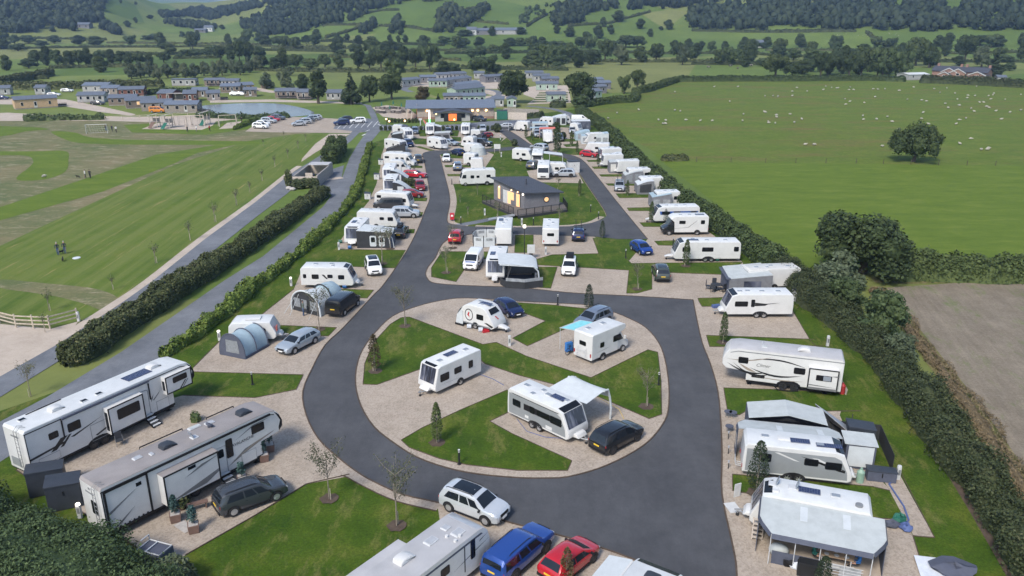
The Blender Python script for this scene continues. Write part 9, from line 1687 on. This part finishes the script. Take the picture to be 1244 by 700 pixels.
sp=[(978,177),(989,177),(1072,179),(1166,176),(1179,170),(1192,183),(1199,183),(1200.5,181.5),(1092,158.5),(1128,152),(1078,143),(1084,149),(1048,142),(1065,146),(1119,145.5),(1121,138),(1048.5,146.5),(965,150),(974,146),(960,140),(943.5,141),(943.5,143.5),(933.5,150.5),(941.7,151),(929,137),(749.5,138.5),(739,145),(800,147),(809,147.5),(805,151.5),(809,151.5),(806.5,151.5),(833,147),(850.5,148),(865,148),(902,148),(933,149),(820,135),(826.5,136.3),(776,134.5),(903,140),(930,137.5),(1161,152),(1173,145),(1165,147),(1216,146),(1026.5,121.5),(1027,128),(1032,124.5),(1050,126),(1092,111),(1102,122),(1110,107),(1125,124),(1142,113.5),(1148,127),(1152,132),(1160,114.5),(1165.5,129),(1179.5,133),(1183.5,136.5),(1198,130.5),(1201.5,132),(1209.5,136),(1226.5,137.5),(1221,122),(1240,135),(1195,125.5),(1190,125.5),(1184,117.5),(1174.5,120),(1176,117),(1206,116.5),(1200.5,117.5),(1207,114.5),(1240,116),(939,117.5),(945,118),(962,117.5),(962.5,112),(980.5,112),(1000,110),(1010,107.5),(1016.5,108),(1032.5,107),(1037,110),(1060.5,109),(1066.5,109.5),(1075,109),(1092.5,111)]
rs=random.Random(4)
for k in range(16):sp.append((rs.uniform(790,1240),rs.uniform(104,126)))
for i,(x,y)in enumerate(sp):tag(link('sheep',SHEEP if i%3 else SHEEPU,None,P(x,y,.012),rs.uniform(0,6.28)),'white sheep grazing in the large pasture right of the park','sheep','sheep grazing in the large pasture')
for k in range(34):x,y=(rs.uniform(775,832),rs.uniform(16,32))if k<18 else(rs.uniform(1010,1100),rs.uniform(40.5,45));tag(link('sheep',SHEEP,None,T(x,y),rs.uniform(0,6.28)),'white sheep grazing on the hillside pastures','sheep','sheep on the hillside')
for x,y in((965,80.5),(972,81),(976,81),(990,80),(994,80.5),(887,81.5),(896,84.5),(912,81),(861,83)):tag(link('cow',COW,None,P(x,y),rs.uniform(0,6.28)),'black and white cow in the field beyond the far hedge','cow','cows beyond the far hedge')
tag(link('dog',DOG,None,P(74,308.5,.03),1.0),'small black dog between the two walkers','dog');tag(link('dog',DOG,None,P(76.5,317.5,.03),2.0),'small black dog ahead of the two walkers','dog');tag(link('dog',DOG,None,P(95,216,.03),3.0),'small dark dog on the rough meadow','dog')
tag(link('sheep',SHEEP,None,P(53.5,216,.02),1.0),'white animal alone on the mown strip of the meadow','sheep')
# ------ light, air, camera
w=bpy.data.worlds.new('World');SC.world=w;w.use_nodes=True;nt=w.node_tree;bg=nt.nodes['Background']
SUN_EL,SUN_AZ=R(47),R(-150)
sky=nt.nodes.new('ShaderNodeTexSky');sky.sky_type='NISHITA';sky.sun_disc=False;sky.sun_elevation=SUN_EL;sky.sun_rotation=SUN_AZ
sky.air_density=1.0;sky.dust_density=1.5;sky.ozone_density=1.2
nt.links.new(sky.outputs[0],bg.inputs['Color']);bg.inputs['Strength'].default_value=.082
ld=bpy.data.lights.new('sun','SUN');ld.energy=1.5;ld.angle=R(14);ld.color=(1.0,.93,.83);so=bpy.data.objects.new('sun',ld);COL.objects.link(so)
dirv=Vector((math.sin(SUN_AZ)*math.cos(SUN_EL),math.cos(SUN_AZ)*math.cos(SUN_EL),math.sin(SUN_EL)));so.rotation_euler=dirv.to_track_quat('Z','Y').to_euler();so.location=(0,0,90)
hm=bpy.data.materials.new('haze');hm.use_nodes=True;hn=hm.node_tree;hn.nodes.clear();ho=hn.nodes.new('ShaderNodeOutputMaterial');pv=hn.nodes.new('ShaderNodeVolumePrincipled')
pv.inputs['Color'].default_value=(.46,.66,1.0,1);pv.inputs['Density'].default_value=.00018;pv.inputs['Anisotropy'].default_value=.2;hn.links.new(pv.outputs[0],ho.inputs['Volume'])
hz=solo('haze',MB().box((0,3100,99),(15000,7000,200)),(),'pale blue air over the whole valley','haze',ang=20);hz.data.materials.append(hm);hz['kind']='stuff'
cd=bpy.data.cameras.new('camera');cd.sensor_width=36.0;cd.lens=36.0*F0/1244.0;cd.clip_start=.5;cd.clip_end=20000
cam=bpy.data.objects.new('camera',cd);COL.objects.link(cam);cam.location=(0,0,CAM_H);cam.rotation_euler=(math.pi/2-PITCH,0,0);SC.camera=cam
SC.view_settings.view_transform='Standard';SC.view_settings.look='None';SC.view_settings.gamma=1.0;SC.view_settings.use_curve_mapping=False;SC.view_settings.exposure=1.32
cy=SC.cycles;cy.max_bounces=5;cy.diffuse_bounces=3;cy.glossy_bounces=2;cy.transmission_bounces=2;cy.volume_bounces=0;cy.transparent_max_bounces=8;cy.use_denoising=True;cy.use_adaptive_sampling=True;cy.adaptive_threshold=.02;cy.caustics_reflective=False;cy.caustics_refractive=False
